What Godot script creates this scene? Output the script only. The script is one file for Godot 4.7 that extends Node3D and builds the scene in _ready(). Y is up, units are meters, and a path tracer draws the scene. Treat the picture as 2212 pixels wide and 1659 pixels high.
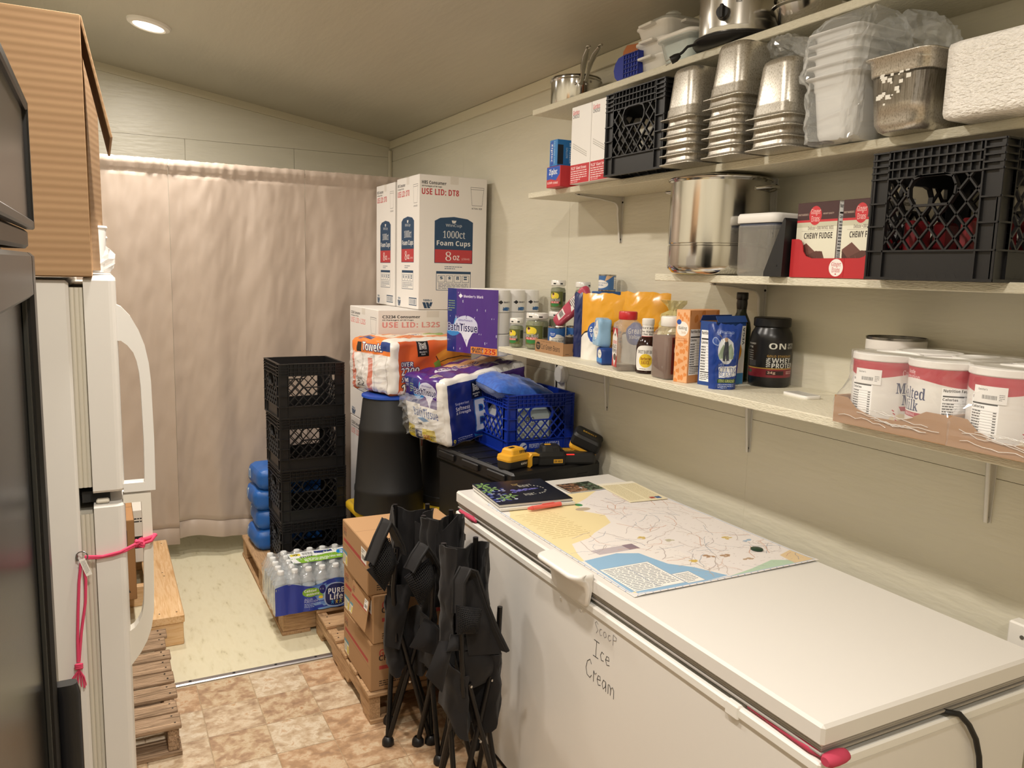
extends Node3D
# A storage pantry: right wall is x = 0, the floor y = 0, the far wall z = -5.73; metres.

# ------------------------------------------------------------------ mesh builder
class MB:
	var ss := {}
	var order := []
	var st: SurfaceTool
	var xf := Transform3D.IDENTITY

	func use(m) -> MB:
		if not ss.has(m):
			var t := SurfaceTool.new()
			t.begin(Mesh.PRIMITIVE_TRIANGLES)
			t.set_material(m)
			ss[m] = t
			order.append(m)
		st = ss[m]
		return self

	func vert(p: Vector3, uv: Vector2, g: int):
		st.set_smooth_group(g)
		st.set_uv(uv)
		st.add_vertex(xf * p)

	# corners counter-clockwise as seen from outside
	func tri(a: Vector3, b: Vector3, c: Vector3, ua := Vector2.ZERO, ub := Vector2.ZERO, uc := Vector2.ZERO, g := -1):
		vert(a, ua, g)
		vert(c, uc, g)
		vert(b, ub, g)

	func quad(a, b, c, d, g := -1, ua := Vector2(0, 1), ub := Vector2(1, 1), uc := Vector2(1, 0), ud := Vector2(0, 0)):
		tri(a, b, c, ua, ub, uc, g)
		tri(a, c, d, ua, uc, ud, g)

	func face(p: Array, ctr: Vector3, uv: Array, g := -1):
		var mid := Vector3.ZERO
		for q in p:
			mid += q
		mid /= p.size()
		var n: Vector3 = (p[1] - p[0]).cross(p[2] - p[0])
		var flip: bool = n.dot(mid - ctr) < 0.0
		for i in range(1, p.size() - 1):
			if flip:
				tri(p[0], p[i + 1], p[i], uv[0], uv[i + 1], uv[i], g)
			else:
				tri(p[0], p[i], p[i + 1], uv[0], uv[i], uv[i + 1], g)

	func buv(q: Vector3, s: Vector3, ax: int, sg: float, k: float) -> Vector2:
		var u := 0.0
		var v := 0.0
		var w := Vector2.ONE
		if ax == 0:
			u = -q.z * sg
			v = -q.y
			w = Vector2(s.z, s.y)
		elif ax == 1:
			u = q.x
			v = q.z * sg
			w = Vector2(s.x, s.z)
		else:
			u = q.x * sg
			v = -q.y
			w = Vector2(s.x, s.y)
		if k > 0.0:
			return Vector2(u, v) * k
		return Vector2(u / w.x + 0.5, v / w.y + 0.5)

	# chamfered box; mats: px nx py ny pz nz -> material of that face
	func box(c: Vector3, s: Vector3, bev := 0.0, mats := {}, k := 0.0):
		var base = st
		var h := s * 0.5
		var b: float = minf(bev, minf(h.x, minf(h.y, h.z)) * 0.95)
		var names := [["px", "nx"], ["py", "ny"], ["pz", "nz"]]
		for ax in 3:
			var a1 := (ax + 1) % 3
			var a2 := (ax + 2) % 3
			for si in 2:
				var sg := 1.0 - 2.0 * si
				var m = mats.get(names[ax][si])
				if m != null:
					use(m)
				else:
					st = base
				var p := []
				var uv := []
				for t in [[-1, -1], [1, -1], [1, 1], [-1, 1]]:
					var q := Vector3.ZERO
					q[ax] = sg * h[ax]
					q[a1] = t[0] * (h[a1] - b)
					q[a2] = t[1] * (h[a2] - b)
					p.append(c + q)
					uv.append(buv(q, s, ax, sg, k))
				face(p, c, uv)
		st = base
		if b <= 0.0:
			return
		for ax in 3:  # edges along ax
			var a1 := (ax + 1) % 3
			var a2 := (ax + 2) % 3
			for s1 in [-1.0, 1.0]:
				for s2 in [-1.0, 1.0]:
					var p := []
					var uv := []
					for t in [[-1, 0], [1, 0], [1, 1], [-1, 1]]:
						var q := Vector3.ZERO
						q[ax] = t[0] * (h[ax] - b)
						q[a1] = s1 * (h[a1] - (b if t[1] == 1 else 0.0))
						q[a2] = s2 * (h[a2] - (b if t[1] == 0 else 0.0))
						p.append(c + q)
						uv.append(buv(q, s, a1, s1, k))
					face(p, c, uv)
		for sx in [-1.0, 1.0]:
			for sy in [-1.0, 1.0]:
				for sz in [-1.0, 1.0]:
					var k3 := Vector3(sx, sy, sz)
					var p := []
					var uv := []
					for ax in 3:
						var q := Vector3(sx * (h.x - b), sy * (h.y - b), sz * (h.z - b))
						q[ax] = k3[ax] * h[ax]
						p.append(c + q)
						uv.append(buv(q, s, 2, sz, k))
					face(p, c, uv)

	# profile of Vector2(radius, height), bottom to top outside; angle 0 faces +z
	func lathe(pr: Array, seg := 32, a0 := 0.0, a1 := TAU, c := Vector3.ZERO, sq := Vector2.ONE):
		var n := pr.size()
		var grp := [1]
		var tot := 0.0
		var ln := [0.0]
		for i in range(1, n):
			tot += maxf(1e-6, pr[i].distance_to(pr[i - 1]))
			ln.append(tot)
		for i in range(1, n - 1):
			var d1: Vector2 = (pr[i] - pr[i - 1]).normalized()
			var d2: Vector2 = (pr[i + 1] - pr[i]).normalized()
			grp.append(grp[i - 1] + (1 if d1.dot(d2) < 0.8 else 0))
		for i in n - 1:
			for j in seg:
				var t0 := float(j) / seg
				var t1 := float(j + 1) / seg
				var b0: float = lerpf(a0, a1, t0)
				var b1: float = lerpf(a0, a1, t1)
				if j == seg - 1 and is_equal_approx(a1 - a0, TAU):
					b1 = a0
				var p00 := c + Vector3(pr[i].x * sin(b0) * sq.x, pr[i].y, pr[i].x * cos(b0) * sq.y)
				var p10 := c + Vector3(pr[i].x * sin(b1) * sq.x, pr[i].y, pr[i].x * cos(b1) * sq.y)
				var p11 := c + Vector3(pr[i + 1].x * sin(b1) * sq.x, pr[i + 1].y, pr[i + 1].x * cos(b1) * sq.y)
				var p01 := c + Vector3(pr[i + 1].x * sin(b0) * sq.x, pr[i + 1].y, pr[i + 1].x * cos(b0) * sq.y)
				var v0: float = 1.0 - ln[i] / tot
				var v1: float = 1.0 - ln[i + 1] / tot
				if pr[i].x > 1e-6:
					tri(p00, p10, p11, Vector2(t0, v0), Vector2(t1, v0), Vector2(t1, v1), grp[i])
				if pr[i + 1].x > 1e-6:
					tri(p00, p11, p01, Vector2(t0, v0), Vector2(t1, v1), Vector2(t0, v1), grp[i])

	func loft(rings: Array, caps := true, g := 1, closed := true, two := false):
		var n: int = rings[0].size()
		var flip := false
		if closed:
			var vol := 0.0
			var c0 := Vector3.ZERO
			for r in rings:
				for q in r:
					c0 += q
			c0 /= rings.size() * n
			for i in rings.size() - 1:
				for j in n:
					var a: Vector3 = rings[i][j] - c0
					var b: Vector3 = rings[i][(j + 1) % n] - c0
					var d: Vector3 = rings[i + 1][j] - c0
					vol += a.dot(b.cross(d))
			flip = vol < 0.0
		for i in rings.size() - 1:
			var m := n if closed else n - 1
			for j in m:
				var k := (j + 1) % n
				var u0 := float(j) / m
				var u1 := float(j + 1) / m
				var v0 := 1.0 - float(i) / (rings.size() - 1)
				var v1 := 1.0 - float(i + 1) / (rings.size() - 1)
				if flip:
					quad(rings[i][k], rings[i][j], rings[i + 1][j], rings[i + 1][k], g, Vector2(u1, v0), Vector2(u0, v0), Vector2(u0, v1), Vector2(u1, v1))
				else:
					quad(rings[i][j], rings[i][k], rings[i + 1][k], rings[i + 1][j], g, Vector2(u0, v0), Vector2(u1, v0), Vector2(u1, v1), Vector2(u0, v1))
		if caps:
			for e in 2:
				var r = rings[0] if e == 0 else rings[rings.size() - 1]
				var c := Vector3.ZERO
				for q in r:
					c += q
				c /= n
				for j in n:
					if (e == 0) != flip:
						tri(c, r[(j + 1) % n], r[j], Vector2(0.5, 0.5), Vector2(0.5, 0.5), Vector2(0.5, 0.5), g + 7 + e)
					else:
						tri(c, r[j], r[(j + 1) % n], Vector2(0.5, 0.5), Vector2(0.5, 0.5), Vector2(0.5, 0.5), g + 7 + e)

	func tube(p: Array, r, seg := 8, caps := true, closed := false, flat := Vector2.ONE):
		var rings := []
		var up := Vector3.UP
		var n := p.size()
		var prev := Vector3.ZERO
		for i in n:
			var t: Vector3 = (p[mini(i + 1, n - 1)] - p[maxi(i - 1, 0)]).normalized()
			if closed:
				t = (p[(i + 1) % n] - p[(i + n - 1) % n]).normalized()
			var s: Vector3
			if i == 0:
				s = t.cross(up if absf(t.y) < 0.9 else Vector3.RIGHT).normalized()
			else:
				s = (prev - t * prev.dot(t)).normalized()
			prev = s
			var b := t.cross(s)
			var rr: float = r[i] if r is Array else r
			var ring := PackedVector3Array()
			for j in seg:
				var a := TAU * j / seg
				ring.append(p[i] + s * cos(a) * rr * flat.x + b * sin(a) * rr * flat.y)
			rings.append(ring)
		if closed:
			rings.append(rings[0])
		loft(rings, caps and not closed, 3)

	# extrude a 2D outline (x, y) from z0 to z1
	func prism(poly: PackedVector2Array, z0: float, z1: float, smooth := false, side = null):
		var pl := poly.duplicate()
		if Geometry2D.is_polygon_clockwise(pl):
			pl.reverse()
		var lo := pl[0]
		var hi := pl[0]
		for q in pl:
			lo = lo.min(q)
			hi = hi.max(q)
		var sz := (hi - lo).max(Vector2(1e-5, 1e-5))
		var ix := Geometry2D.triangulate_polygon(pl)
		for i in range(0, ix.size(), 3):
			var a := pl[ix[i]]
			var b := pl[ix[i + 1]]
			var c := pl[ix[i + 2]]
			if (b - a).cross(c - a) < 0:
				var t := b
				b = c
				c = t
			var ua := Vector2((a.x - lo.x) / sz.x, 1.0 - (a.y - lo.y) / sz.y)
			var ub := Vector2((b.x - lo.x) / sz.x, 1.0 - (b.y - lo.y) / sz.y)
			var uc := Vector2((c.x - lo.x) / sz.x, 1.0 - (c.y - lo.y) / sz.y)
			tri(Vector3(a.x, a.y, z1), Vector3(b.x, b.y, z1), Vector3(c.x, c.y, z1), ua, ub, uc)
			tri(Vector3(a.x, a.y, z0), Vector3(c.x, c.y, z0), Vector3(b.x, b.y, z0), Vector2(1 - ua.x, ua.y), Vector2(1 - uc.x, uc.y), Vector2(1 - ub.x, ub.y))
		var keep = st
		if side != null:
			use(side)
		for i in pl.size():
			var a := pl[i]
			var b := pl[(i + 1) % pl.size()]
			quad(Vector3(a.x, a.y, z0), Vector3(b.x, b.y, z0), Vector3(b.x, b.y, z1), Vector3(a.x, a.y, z1), 2 if smooth else -1)
		st = keep

	# grid of points [row][col]; rows go up, columns go right as seen from the front
	func grid(g: Array, th := 0.0, sg := 1):
		var nr := g.size()
		var nc: int = g[0].size()
		for i in nr - 1:
			for j in nc - 1:
				var u0 := float(j) / (nc - 1)
				var u1 := float(j + 1) / (nc - 1)
				var v0 := 1.0 - float(i) / (nr - 1)
				var v1 := 1.0 - float(i + 1) / (nr - 1)
				quad(g[i][j], g[i][j + 1], g[i + 1][j + 1], g[i + 1][j], sg, Vector2(u0, v0), Vector2(u1, v0), Vector2(u1, v1), Vector2(u0, v1))
		if th <= 0.0:
			return
		var bk := []
		for i in nr:
			var row := PackedVector3Array()
			for j in nc:
				var du: Vector3 = g[i][mini(j + 1, nc - 1)] - g[i][maxi(j - 1, 0)]
				var dv: Vector3 = g[mini(i + 1, nr - 1)][j] - g[maxi(i - 1, 0)][j]
				row.append(g[i][j] - du.cross(dv).normalized() * th)
			bk.append(row)
		for i in nr - 1:
			for j in nc - 1:
				quad(bk[i][j + 1], bk[i][j], bk[i + 1][j], bk[i + 1][j + 1], sg + 1)
		for i in nr - 1:
			quad(bk[i][0], g[i][0], g[i + 1][0], bk[i + 1][0])
			quad(g[i][nc - 1], bk[i][nc - 1], bk[i + 1][nc - 1], g[i + 1][nc - 1])
		for j in nc - 1:
			quad(bk[0][j], bk[0][j + 1], g[0][j + 1], g[0][j])
			quad(g[nr - 1][j], g[nr - 1][j + 1], bk[nr - 1][j + 1], bk[nr - 1][j])

	func mesh() -> ArrayMesh:
		var am := ArrayMesh.new()
		for m in order:
			ss[m].generate_normals()
			ss[m].commit(am)
		return am

func rrect(w: float, d: float, r: float, n := 5) -> PackedVector2Array:
	var o := PackedVector2Array()
	var cs := [Vector2(w / 2 - r, d / 2 - r), Vector2(-w / 2 + r, d / 2 - r), Vector2(-w / 2 + r, -d / 2 + r), Vector2(w / 2 - r, -d / 2 + r)]
	for k in 4:
		for i in n + 1:
			var a := PI / 2 * (k + float(i) / n)
			o.append(cs[k] + Vector2(cos(a), sin(a)) * r)
	return o

func ring(poly: PackedVector2Array, y: float, c := Vector3.ZERO) -> PackedVector3Array:
	var o := PackedVector3Array()
	for q in poly:
		o.append(c + Vector3(q.x, y, q.y))
	return o

# stacked rounded rectangles: list of [w, d, r, y]
func rstack(mb: MB, l: Array, caps := true, g := 1, n := 5):
	var rs := []
	for q in l:
		rs.append(ring(rrect(q[0], q[1], q[2], n), q[3]))
	mb.loft(rs, caps, g)

func V(x: float, y: float, z: float) -> Vector3:
	return Vector3(x, y, z)

# ------------------------------------------------------------------ scene tree helpers
var used := {}

func numbered(nm: String) -> String:
	if used.has(nm):
		used[nm] += 1
		return "%s_%03d" % [nm, used[nm]]
	used[nm] = 0
	return nm

func tag(o: Node3D, label := "", category := "", group := "", kind := ""):
	if label != "":
		o.set_meta("label", label)
	if category != "":
		o.set_meta("category", category)
	if group != "":
		o.set_meta("group", group)
	if kind != "":
		o.set_meta("kind", kind)
	return o

func thing(nm: String, label: String, category: String, at := Vector3.ZERO, yaw := 0.0, group := "") -> Node3D:
	var o := Node3D.new()
	o.name = numbered(nm)
	add_child(o)
	o.position = at
	o.rotation_degrees.y = yaw
	tag(o, label, category, group)
	return o

func part(nm: String, m, parent: Node3D, label := "") -> MeshInstance3D:
	var o := MeshInstance3D.new()
	o.name = nm
	o.mesh = m.mesh() if m is MB else m
	parent.add_child(o, true)
	if label != "":
		o.set_meta("label", label)
	return o

func solo(nm: String, m, label: String, category: String, at := Vector3.ZERO, yaw := 0.0, group := "") -> MeshInstance3D:
	var o := MeshInstance3D.new()
	o.name = numbered(nm)
	o.mesh = m.mesh() if m is MB else m
	add_child(o)
	o.position = at
	o.rotation_degrees.y = yaw
	tag(o, label, category, group)
	return o

func struct(nm: String, m, label := "") -> MeshInstance3D:
	var o := MeshInstance3D.new()
	o.name = numbered(nm)
	if m != null:
		o.mesh = m.mesh()
	add_child(o)
	tag(o, label, "", "", "structure")
	return o

func copy(o: Node3D, label: String, at: Vector3, yaw := 0.0) -> Node3D:
	var c: Node3D = o.duplicate()
	c.name = numbered(String(o.name).rstrip("0123456789").rstrip("_"))
	add_child(c)
	c.position = at
	c.rotation_degrees.y = yaw
	c.set_meta("label", label)
	return c

# ------------------------------------------------------------------ materials
var mats := {}

func hx(s: String) -> Color:
	return Color.html(s)

func cm(col: String, rough := 0.6, metal := 0.0, spec := 0.5) -> StandardMaterial3D:
	var key := "%s|%.3f|%.2f|%.2f" % [col, rough, metal, spec]
	if not mats.has(key):
		var m := StandardMaterial3D.new()
		m.albedo_color = hx(col)
		m.roughness = rough
		m.metallic = metal
		m.metallic_specular = spec
		mats[key] = m
	return mats[key]

func clear(col: String, a: float, rough := 0.05) -> StandardMaterial3D:
	var key := "clear%s%.3f%.2f" % [col, a, rough]
	if not mats.has(key):
		var m := StandardMaterial3D.new()
		var c := hx(col)
		c.a = a
		m.albedo_color = c
		m.transparency = BaseMaterial3D.TRANSPARENCY_ALPHA
		m.roughness = rough
		m.metallic_specular = 0.6
		mats[key] = m
	return mats[key]

func noise(seed_: int, freq: float, oct := 4, type := FastNoiseLite.TYPE_SIMPLEX_SMOOTH) -> FastNoiseLite:
	var n := FastNoiseLite.new()
	n.seed = seed_
	n.frequency = freq
	n.noise_type = type
	n.fractal_octaves = oct
	return n

func ntex(n: FastNoiseLite, size: int, cols: Array, offs := [], bump := 0.0) -> NoiseTexture2D:
	var t := NoiseTexture2D.new()
	t.width = size
	t.height = size
	t.seamless = true
	t.noise = n
	if cols.size():
		var g := Gradient.new()
		var cc := PackedColorArray()
		var oo := PackedFloat32Array()
		for i in cols.size():
			cc.append(hx(cols[i]))
			oo.append(offs[i] if offs.size() else float(i) / (cols.size() - 1))
		g.colors = cc
		g.offsets = oo
		t.color_ramp = g
	if bump > 0.0:
		t.as_normal_map = true
		t.bump_strength = bump
	return t

func tri_mat(albedo: Texture2D, scale: Vector3, rough: float, relief: Texture2D = null, depth := 0.0, world := true) -> StandardMaterial3D:
	var m := StandardMaterial3D.new()
	m.albedo_texture = albedo
	m.roughness = rough
	m.uv1_triplanar = true
	m.uv1_world_triplanar = world
	m.uv1_scale = scale
	if relief != null:
		m.heightmap_enabled = true
		m.heightmap_texture = relief
		m.heightmap_scale = depth
	return m

# ------------------------------------------------------------------ printing: letters and flat shapes drawn into label images
var fonts := {}

func fnt(k: String) -> Array:
	if not fonts.has(k):
		var f := SystemFont.new()
		f.font_names = PackedStringArray([{"s": "Droid Sans", "b": "Droid Sans", "f": "Droid Serif", "F": "Droid Serif", "m": "Droid Sans Mono"}[k]])
		f.font_weight = 700 if k in ["b", "F"] else 400
		fonts[k] = [f, f.get_rids()]
	return fonts[k][1]

func words(s: String, k: String, px: int, col: Color) -> Image:
	var ts = TextServerManager.get_primary_interface()
	var sh = ts.create_shaped_text()
	ts.shaped_text_add_string(sh, s, fnt(k), px)
	ts.shaped_text_shape(sh)
	var w := int(ts.shaped_text_get_width(sh)) + px
	var h := px * 2
	var by := PackedByteArray()
	by.resize(w * h * 4)
	var r8 := col.r8
	var g8 := col.g8
	var b8 := col.b8
	for i in w * h:
		by[i * 4] = r8
		by[i * 4 + 1] = g8
		by[i * 4 + 2] = b8
	var pen := float(px) * 0.3
	for g in ts.shaped_text_get_glyphs(sh):
		var fr = g["font_rid"]
		var sz := Vector2i(g["font_size"], 0)
		ts.font_render_glyph(fr, sz, g["index"])
		var ti: int = ts.font_get_glyph_texture_idx(fr, sz, g["index"])
		if ti >= 0:
			var im: Image = ts.font_get_texture_image(fr, sz, ti)
			var uv: Rect2 = ts.font_get_glyph_uv_rect(fr, sz, g["index"])
			var of: Vector2 = ts.font_get_glyph_offset(fr, sz, g["index"])
			var x0 := int(round(pen + g["offset"].x + of.x))
			var y0 := int(round(px * 1.3 + g["offset"].y + of.y))
			for y in int(uv.size.y):
				for x in int(uv.size.x):
					var tx := x0 + x
					var ty := y0 + y
					if tx >= 0 and ty >= 0 and tx < w and ty < h:
						var a := im.get_pixel(int(uv.position.x) + x, int(uv.position.y) + y).a
						if a > 0.0:
							var o := (ty * w + tx) * 4 + 3
							by[o] = maxi(by[o], int(a * 255.0))
		pen += g["advance"]
	ts.free_rid(sh)
	var out := Image.create_from_data(w, h, false, Image.FORMAT_RGBA8, by)
	var ur := out.get_used_rect()
	return out.get_region(ur) if ur.size.x > 0 else out

func card(w: int, h: int, col: String) -> Image:
	var im := Image.create(w, h, false, Image.FORMAT_RGBA8)
	im.fill(hx(col))
	return im

# text in the box x y w h (w <= 0 keeps the letters' own proportions); rot in quarter turns clockwise
func put(im: Image, s: String, x: float, y: float, w: float, h: float, col: String, k := "b", rot := 0):
	var t := words(s, k, clampi(int((w if rot % 2 == 1 and w > 0 else h) * 1.3), 10, 120), hx(col))
	if w <= 0.0:
		w = h * t.get_width() / t.get_height()
	if rot % 2 == 1:
		t.rotate_90(CLOCKWISE if rot == 1 else COUNTERCLOCKWISE)
	elif rot == 2:
		t.rotate_180()
	t.resize(maxi(1, int(w)), maxi(1, int(h)), Image.INTERPOLATE_BILINEAR if t.get_width() < w else Image.INTERPOLATE_LANCZOS)
	im.blend_rect(t, Rect2i(Vector2i.ZERO, t.get_size()), Vector2i(int(x), int(y)))

func rect(im: Image, x: float, y: float, w: float, h: float, col: String):
	im.fill_rect(Rect2i(int(x), int(y), maxi(1, int(w)), maxi(1, int(h))), hx(col))

func poly(im: Image, pts: Array, col: String):
	var c := hx(col)
	var lo := 1e9
	var hi := -1e9
	for p in pts:
		lo = minf(lo, p[1])
		hi = maxf(hi, p[1])
	for y in range(maxi(0, int(lo)), mini(im.get_height(), int(hi) + 1)):
		var xs := []
		var yy := y + 0.5
		for i in pts.size():
			var a = pts[i]
			var b = pts[(i + 1) % pts.size()]
			if (a[1] <= yy) != (b[1] <= yy):
				xs.append(a[0] + (yy - a[1]) / (b[1] - a[1]) * (b[0] - a[0]))
		xs.sort()
		for i in range(0, xs.size() - 1, 2):
			im.fill_rect(Rect2i(int(round(xs[i])), y, maxi(1, int(round(xs[i + 1])) - int(round(xs[i]))), 1), c)

func oval(im: Image, x: float, y: float, rx: float, ry: float, col: String, k := 2.0):
	var p := []
	for i in 48:
		var a := TAU * i / 48
		var cx := cos(a)
		var cy := sin(a)
		p.append([x + rx * signf(cx) * pow(absf(cx), 2.0 / k), y + ry * signf(cy) * pow(absf(cy), 2.0 / k)])
	poly(im, p, col)

func stroke(im: Image, pts: Array, wd: float, col: String):
	for i in pts.size() - 1:
		var a := Vector2(pts[i][0], pts[i][1])
		var b := Vector2(pts[i + 1][0], pts[i + 1][1])
		var n := (b - a).normalized().orthogonal() * wd * 0.5
		var e := (b - a).normalized() * wd * 0.3
		poly(im, [[a.x + n.x - e.x, a.y + n.y - e.y], [b.x + n.x + e.x, b.y + n.y + e.y], [b.x - n.x + e.x, b.y - n.y + e.y], [a.x - n.x - e.x, a.y - n.y - e.y]], col)

# lines of print too small to read
func fine(im: Image, x: float, y: float, w: float, n: int, lh: float, col: String, sd := 1):
	var r := RandomNumberGenerator.new()
	r.seed = sd + n * 31 + int(x)
	for i in n:
		var xx := x
		var end := x + w * (1.0 if i < n - 1 else 0.6)
		while xx < end:
			var l := minf(r.randf_range(0.06, 0.2) * w, end - xx)
			rect(im, xx, y + i * lh, l, lh * 0.45, col)
			xx += l + w * 0.02

func bars(im: Image, x: float, y: float, w: float, h: float, col := "1a1a1a", sd := 3):
	var r := RandomNumberGenerator.new()
	r.seed = sd + int(x)
	var xx := x
	while xx < x + w:
		var b := w * r.randf_range(0.008, 0.03)
		rect(im, xx, y, b, h, col)
		xx += b + w * r.randf_range(0.01, 0.03)

func facts(im: Image, x: float, y: float, w: float, h: float):
	rect(im, x, y, w, h, "ffffff")
	put(im, "Nutrition Facts", x + w * 0.04, y + h * 0.02, w * 0.9, h * 0.07, "111111")
	rect(im, x + w * 0.04, y + h * 0.16, w * 0.92, h * 0.03, "111111")
	put(im, "Calories", x + w * 0.04, y + h * 0.21, w * 0.5, h * 0.06, "111111")
	for i in 9:
		rect(im, x + w * 0.04, y + h * (0.31 + i * 0.055), w * 0.92, 1, "333333")
		fine(im, x + w * 0.05, y + h * (0.32 + i * 0.055), w * 0.6, 1, h * 0.05, "333333", i)
		rect(im, x + w * 0.84, y + h * (0.325 + i * 0.055), w * 0.1, h * 0.022, "333333")
	rect(im, x + w * 0.04, y + h * 0.81, w * 0.92, h * 0.02, "111111")
	fine(im, x + w * 0.05, y + h * 0.85, w * 0.9, 4, h * 0.035, "444444", 5)

func pm(im: Image, rough := 0.5, spec := 0.5) -> StandardMaterial3D:
	var m := StandardMaterial3D.new()
	m.albedo_texture = ImageTexture.create_from_image(im)
	m.roughness = rough
	m.metallic_specular = spec
	m.texture_repeat = false
	return m

# ------------------------------------------------------------------ shared materials, made in _ready
var WALL
var CEIL
var TRIM
var SHELF
var VINYL := []
var GROUT
var PAINTED
var CARD
var CARDIN
var WOODX
var WOODZ
var GREYX
var GREYZ
var NEWX
var NEWZ
var STEEL
var ALU
var BLACKP
var BLUEP
var WHITE
var ENAMEL
var CLOTH
var FILM

func make_materials():
	var grain := ntex(noise(3, 0.02, 4), 512, ["000000", "ffffff"])
	WALL = tri_mat(ntex(noise(5, 0.008, 3), 256, ["d3cebb", "d9d4c2"]), Vector3(0.6, 3.0, 0.6), 0.38, grain, 0.1)
	CEIL = tri_mat(ntex(noise(6, 0.006, 3), 256, ["b9b3a2", "c0baa9"]), Vector3(2.5, 3, 0.5), 0.36, grain, 0.08)
	TRIM = cm("d6cfb8", 0.4)
	var chip := ntex(noise(8, 0.03, 4), 512, ["000000", "888888", "ffffff"], [0.0, 0.5, 0.9])
	SHELF = tri_mat(ntex(noise(9, 0.03, 4), 512, ["c9c2a8", "dcd6c0", "e0dac6"], [0.0, 0.25, 1.0]), Vector3(6, 16, 3), 0.5, chip, 0.14)
	for k in 4:
		var n := noise(20 + k, 0.009, 6)
		n.fractal_gain = 0.62
		n.domain_warp_enabled = true
		n.domain_warp_amplitude = 60.0
		n.domain_warp_frequency = 0.006
		var rs := [["9a7f66", "b59c80", "c8b397", "d6c6ad", "b8946f"], ["957860", "ad8b6a", "c1a080", "d0bb9d", "b3835c"], ["9f866c", "bba487", "cbb89d", "d9ccb6", "bc9c7a"], ["92755d", "ac8d70", "c0a787", "cebc9f", "ae835f"]]
		VINYL.append(tri_mat(ntex(n, 512, rs[k], [0.05, 0.35, 0.55, 0.72, 0.95]), Vector3(2.2 + k * 0.2, 2, 3.0), 0.42, grain, 0.03))
	GROUT = cm("b8a488", 0.6)
	var sc := noise(31, 0.01, 5)
	PAINTED = tri_mat(ntex(sc, 1024, ["b9b08f", "d9d1b3", "e0d9bd", "ddd5b8"], [0.02, 0.2, 0.5, 1.0]), Vector3(2.0, 1, 0.6), 0.4, grain, 0.06)
	CARD = cm("a5825d", 0.75)
	CARDIN = cm("8d6d4c", 0.85)
	var wg := noise(41, 0.012, 5)
	wg.domain_warp_enabled = true
	wg.domain_warp_amplitude = 30.0
	var wtex := ntex(wg, 512, ["8a6b4c", "ad8b66", "bf9c75", "a07d5a", "cdab82"], [0.1, 0.35, 0.5, 0.65, 0.9])
	var gtex := ntex(wg, 512, ["66523f", "937a60", "b0957a", "826a53", "c0a284"], [0.1, 0.35, 0.5, 0.65, 0.9])
	var ltex := ntex(wg, 512, ["c79a68", "dbb585", "e3c095", "d3a876", "e8c9a0"], [0.1, 0.35, 0.5, 0.65, 0.9])
	WOODX = tri_mat(wtex, Vector3(0.5, 7, 7), 0.75, grain, 0.06)
	WOODZ = tri_mat(wtex, Vector3(7, 7, 0.5), 0.75, grain, 0.06)
	GREYX = tri_mat(gtex, Vector3(0.5, 7, 7), 0.8, grain, 0.1)
	GREYZ = tri_mat(gtex, Vector3(7, 7, 0.5), 0.8, grain, 0.1)
	NEWX = tri_mat(ltex, Vector3(0.4, 5, 5), 0.65, grain, 0.03)
	NEWZ = tri_mat(ltex, Vector3(5, 5, 0.4), 0.65, grain, 0.03)
	STEEL = cm("c9c6c0", 0.14, 1.0)
	var an := noise(51, 0.05, 5)
	ALU = tri_mat(ntex(an, 512, ["8f8878", "b9b3a6", "cfcac0", "d6d2c9"], [0.1, 0.32, 0.45, 1.0]), Vector3(9, 5, 9), 0.34, null, 0.0)
	ALU.metallic = 0.85
	BLACKP = cm("121214", 0.42)
	BLUEP = cm("0d2f9c", 0.4)
	WHITE = cm("e9e6e0", 0.45)
	ENAMEL = cm("e4e1dc", 0.28)
	CLOTH = tri_mat(ntex(noise(61, 0.2, 3), 256, ["0e0c0e", "161315"]), Vector3(12, 12, 12), 0.85)
	CLOTH.rim_enabled = true
	CLOTH.rim = 0.12
	CLOTH.rim_tint = 0.4
	FILM = clear("f4f6f8", 0.13, 0.08)

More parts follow.
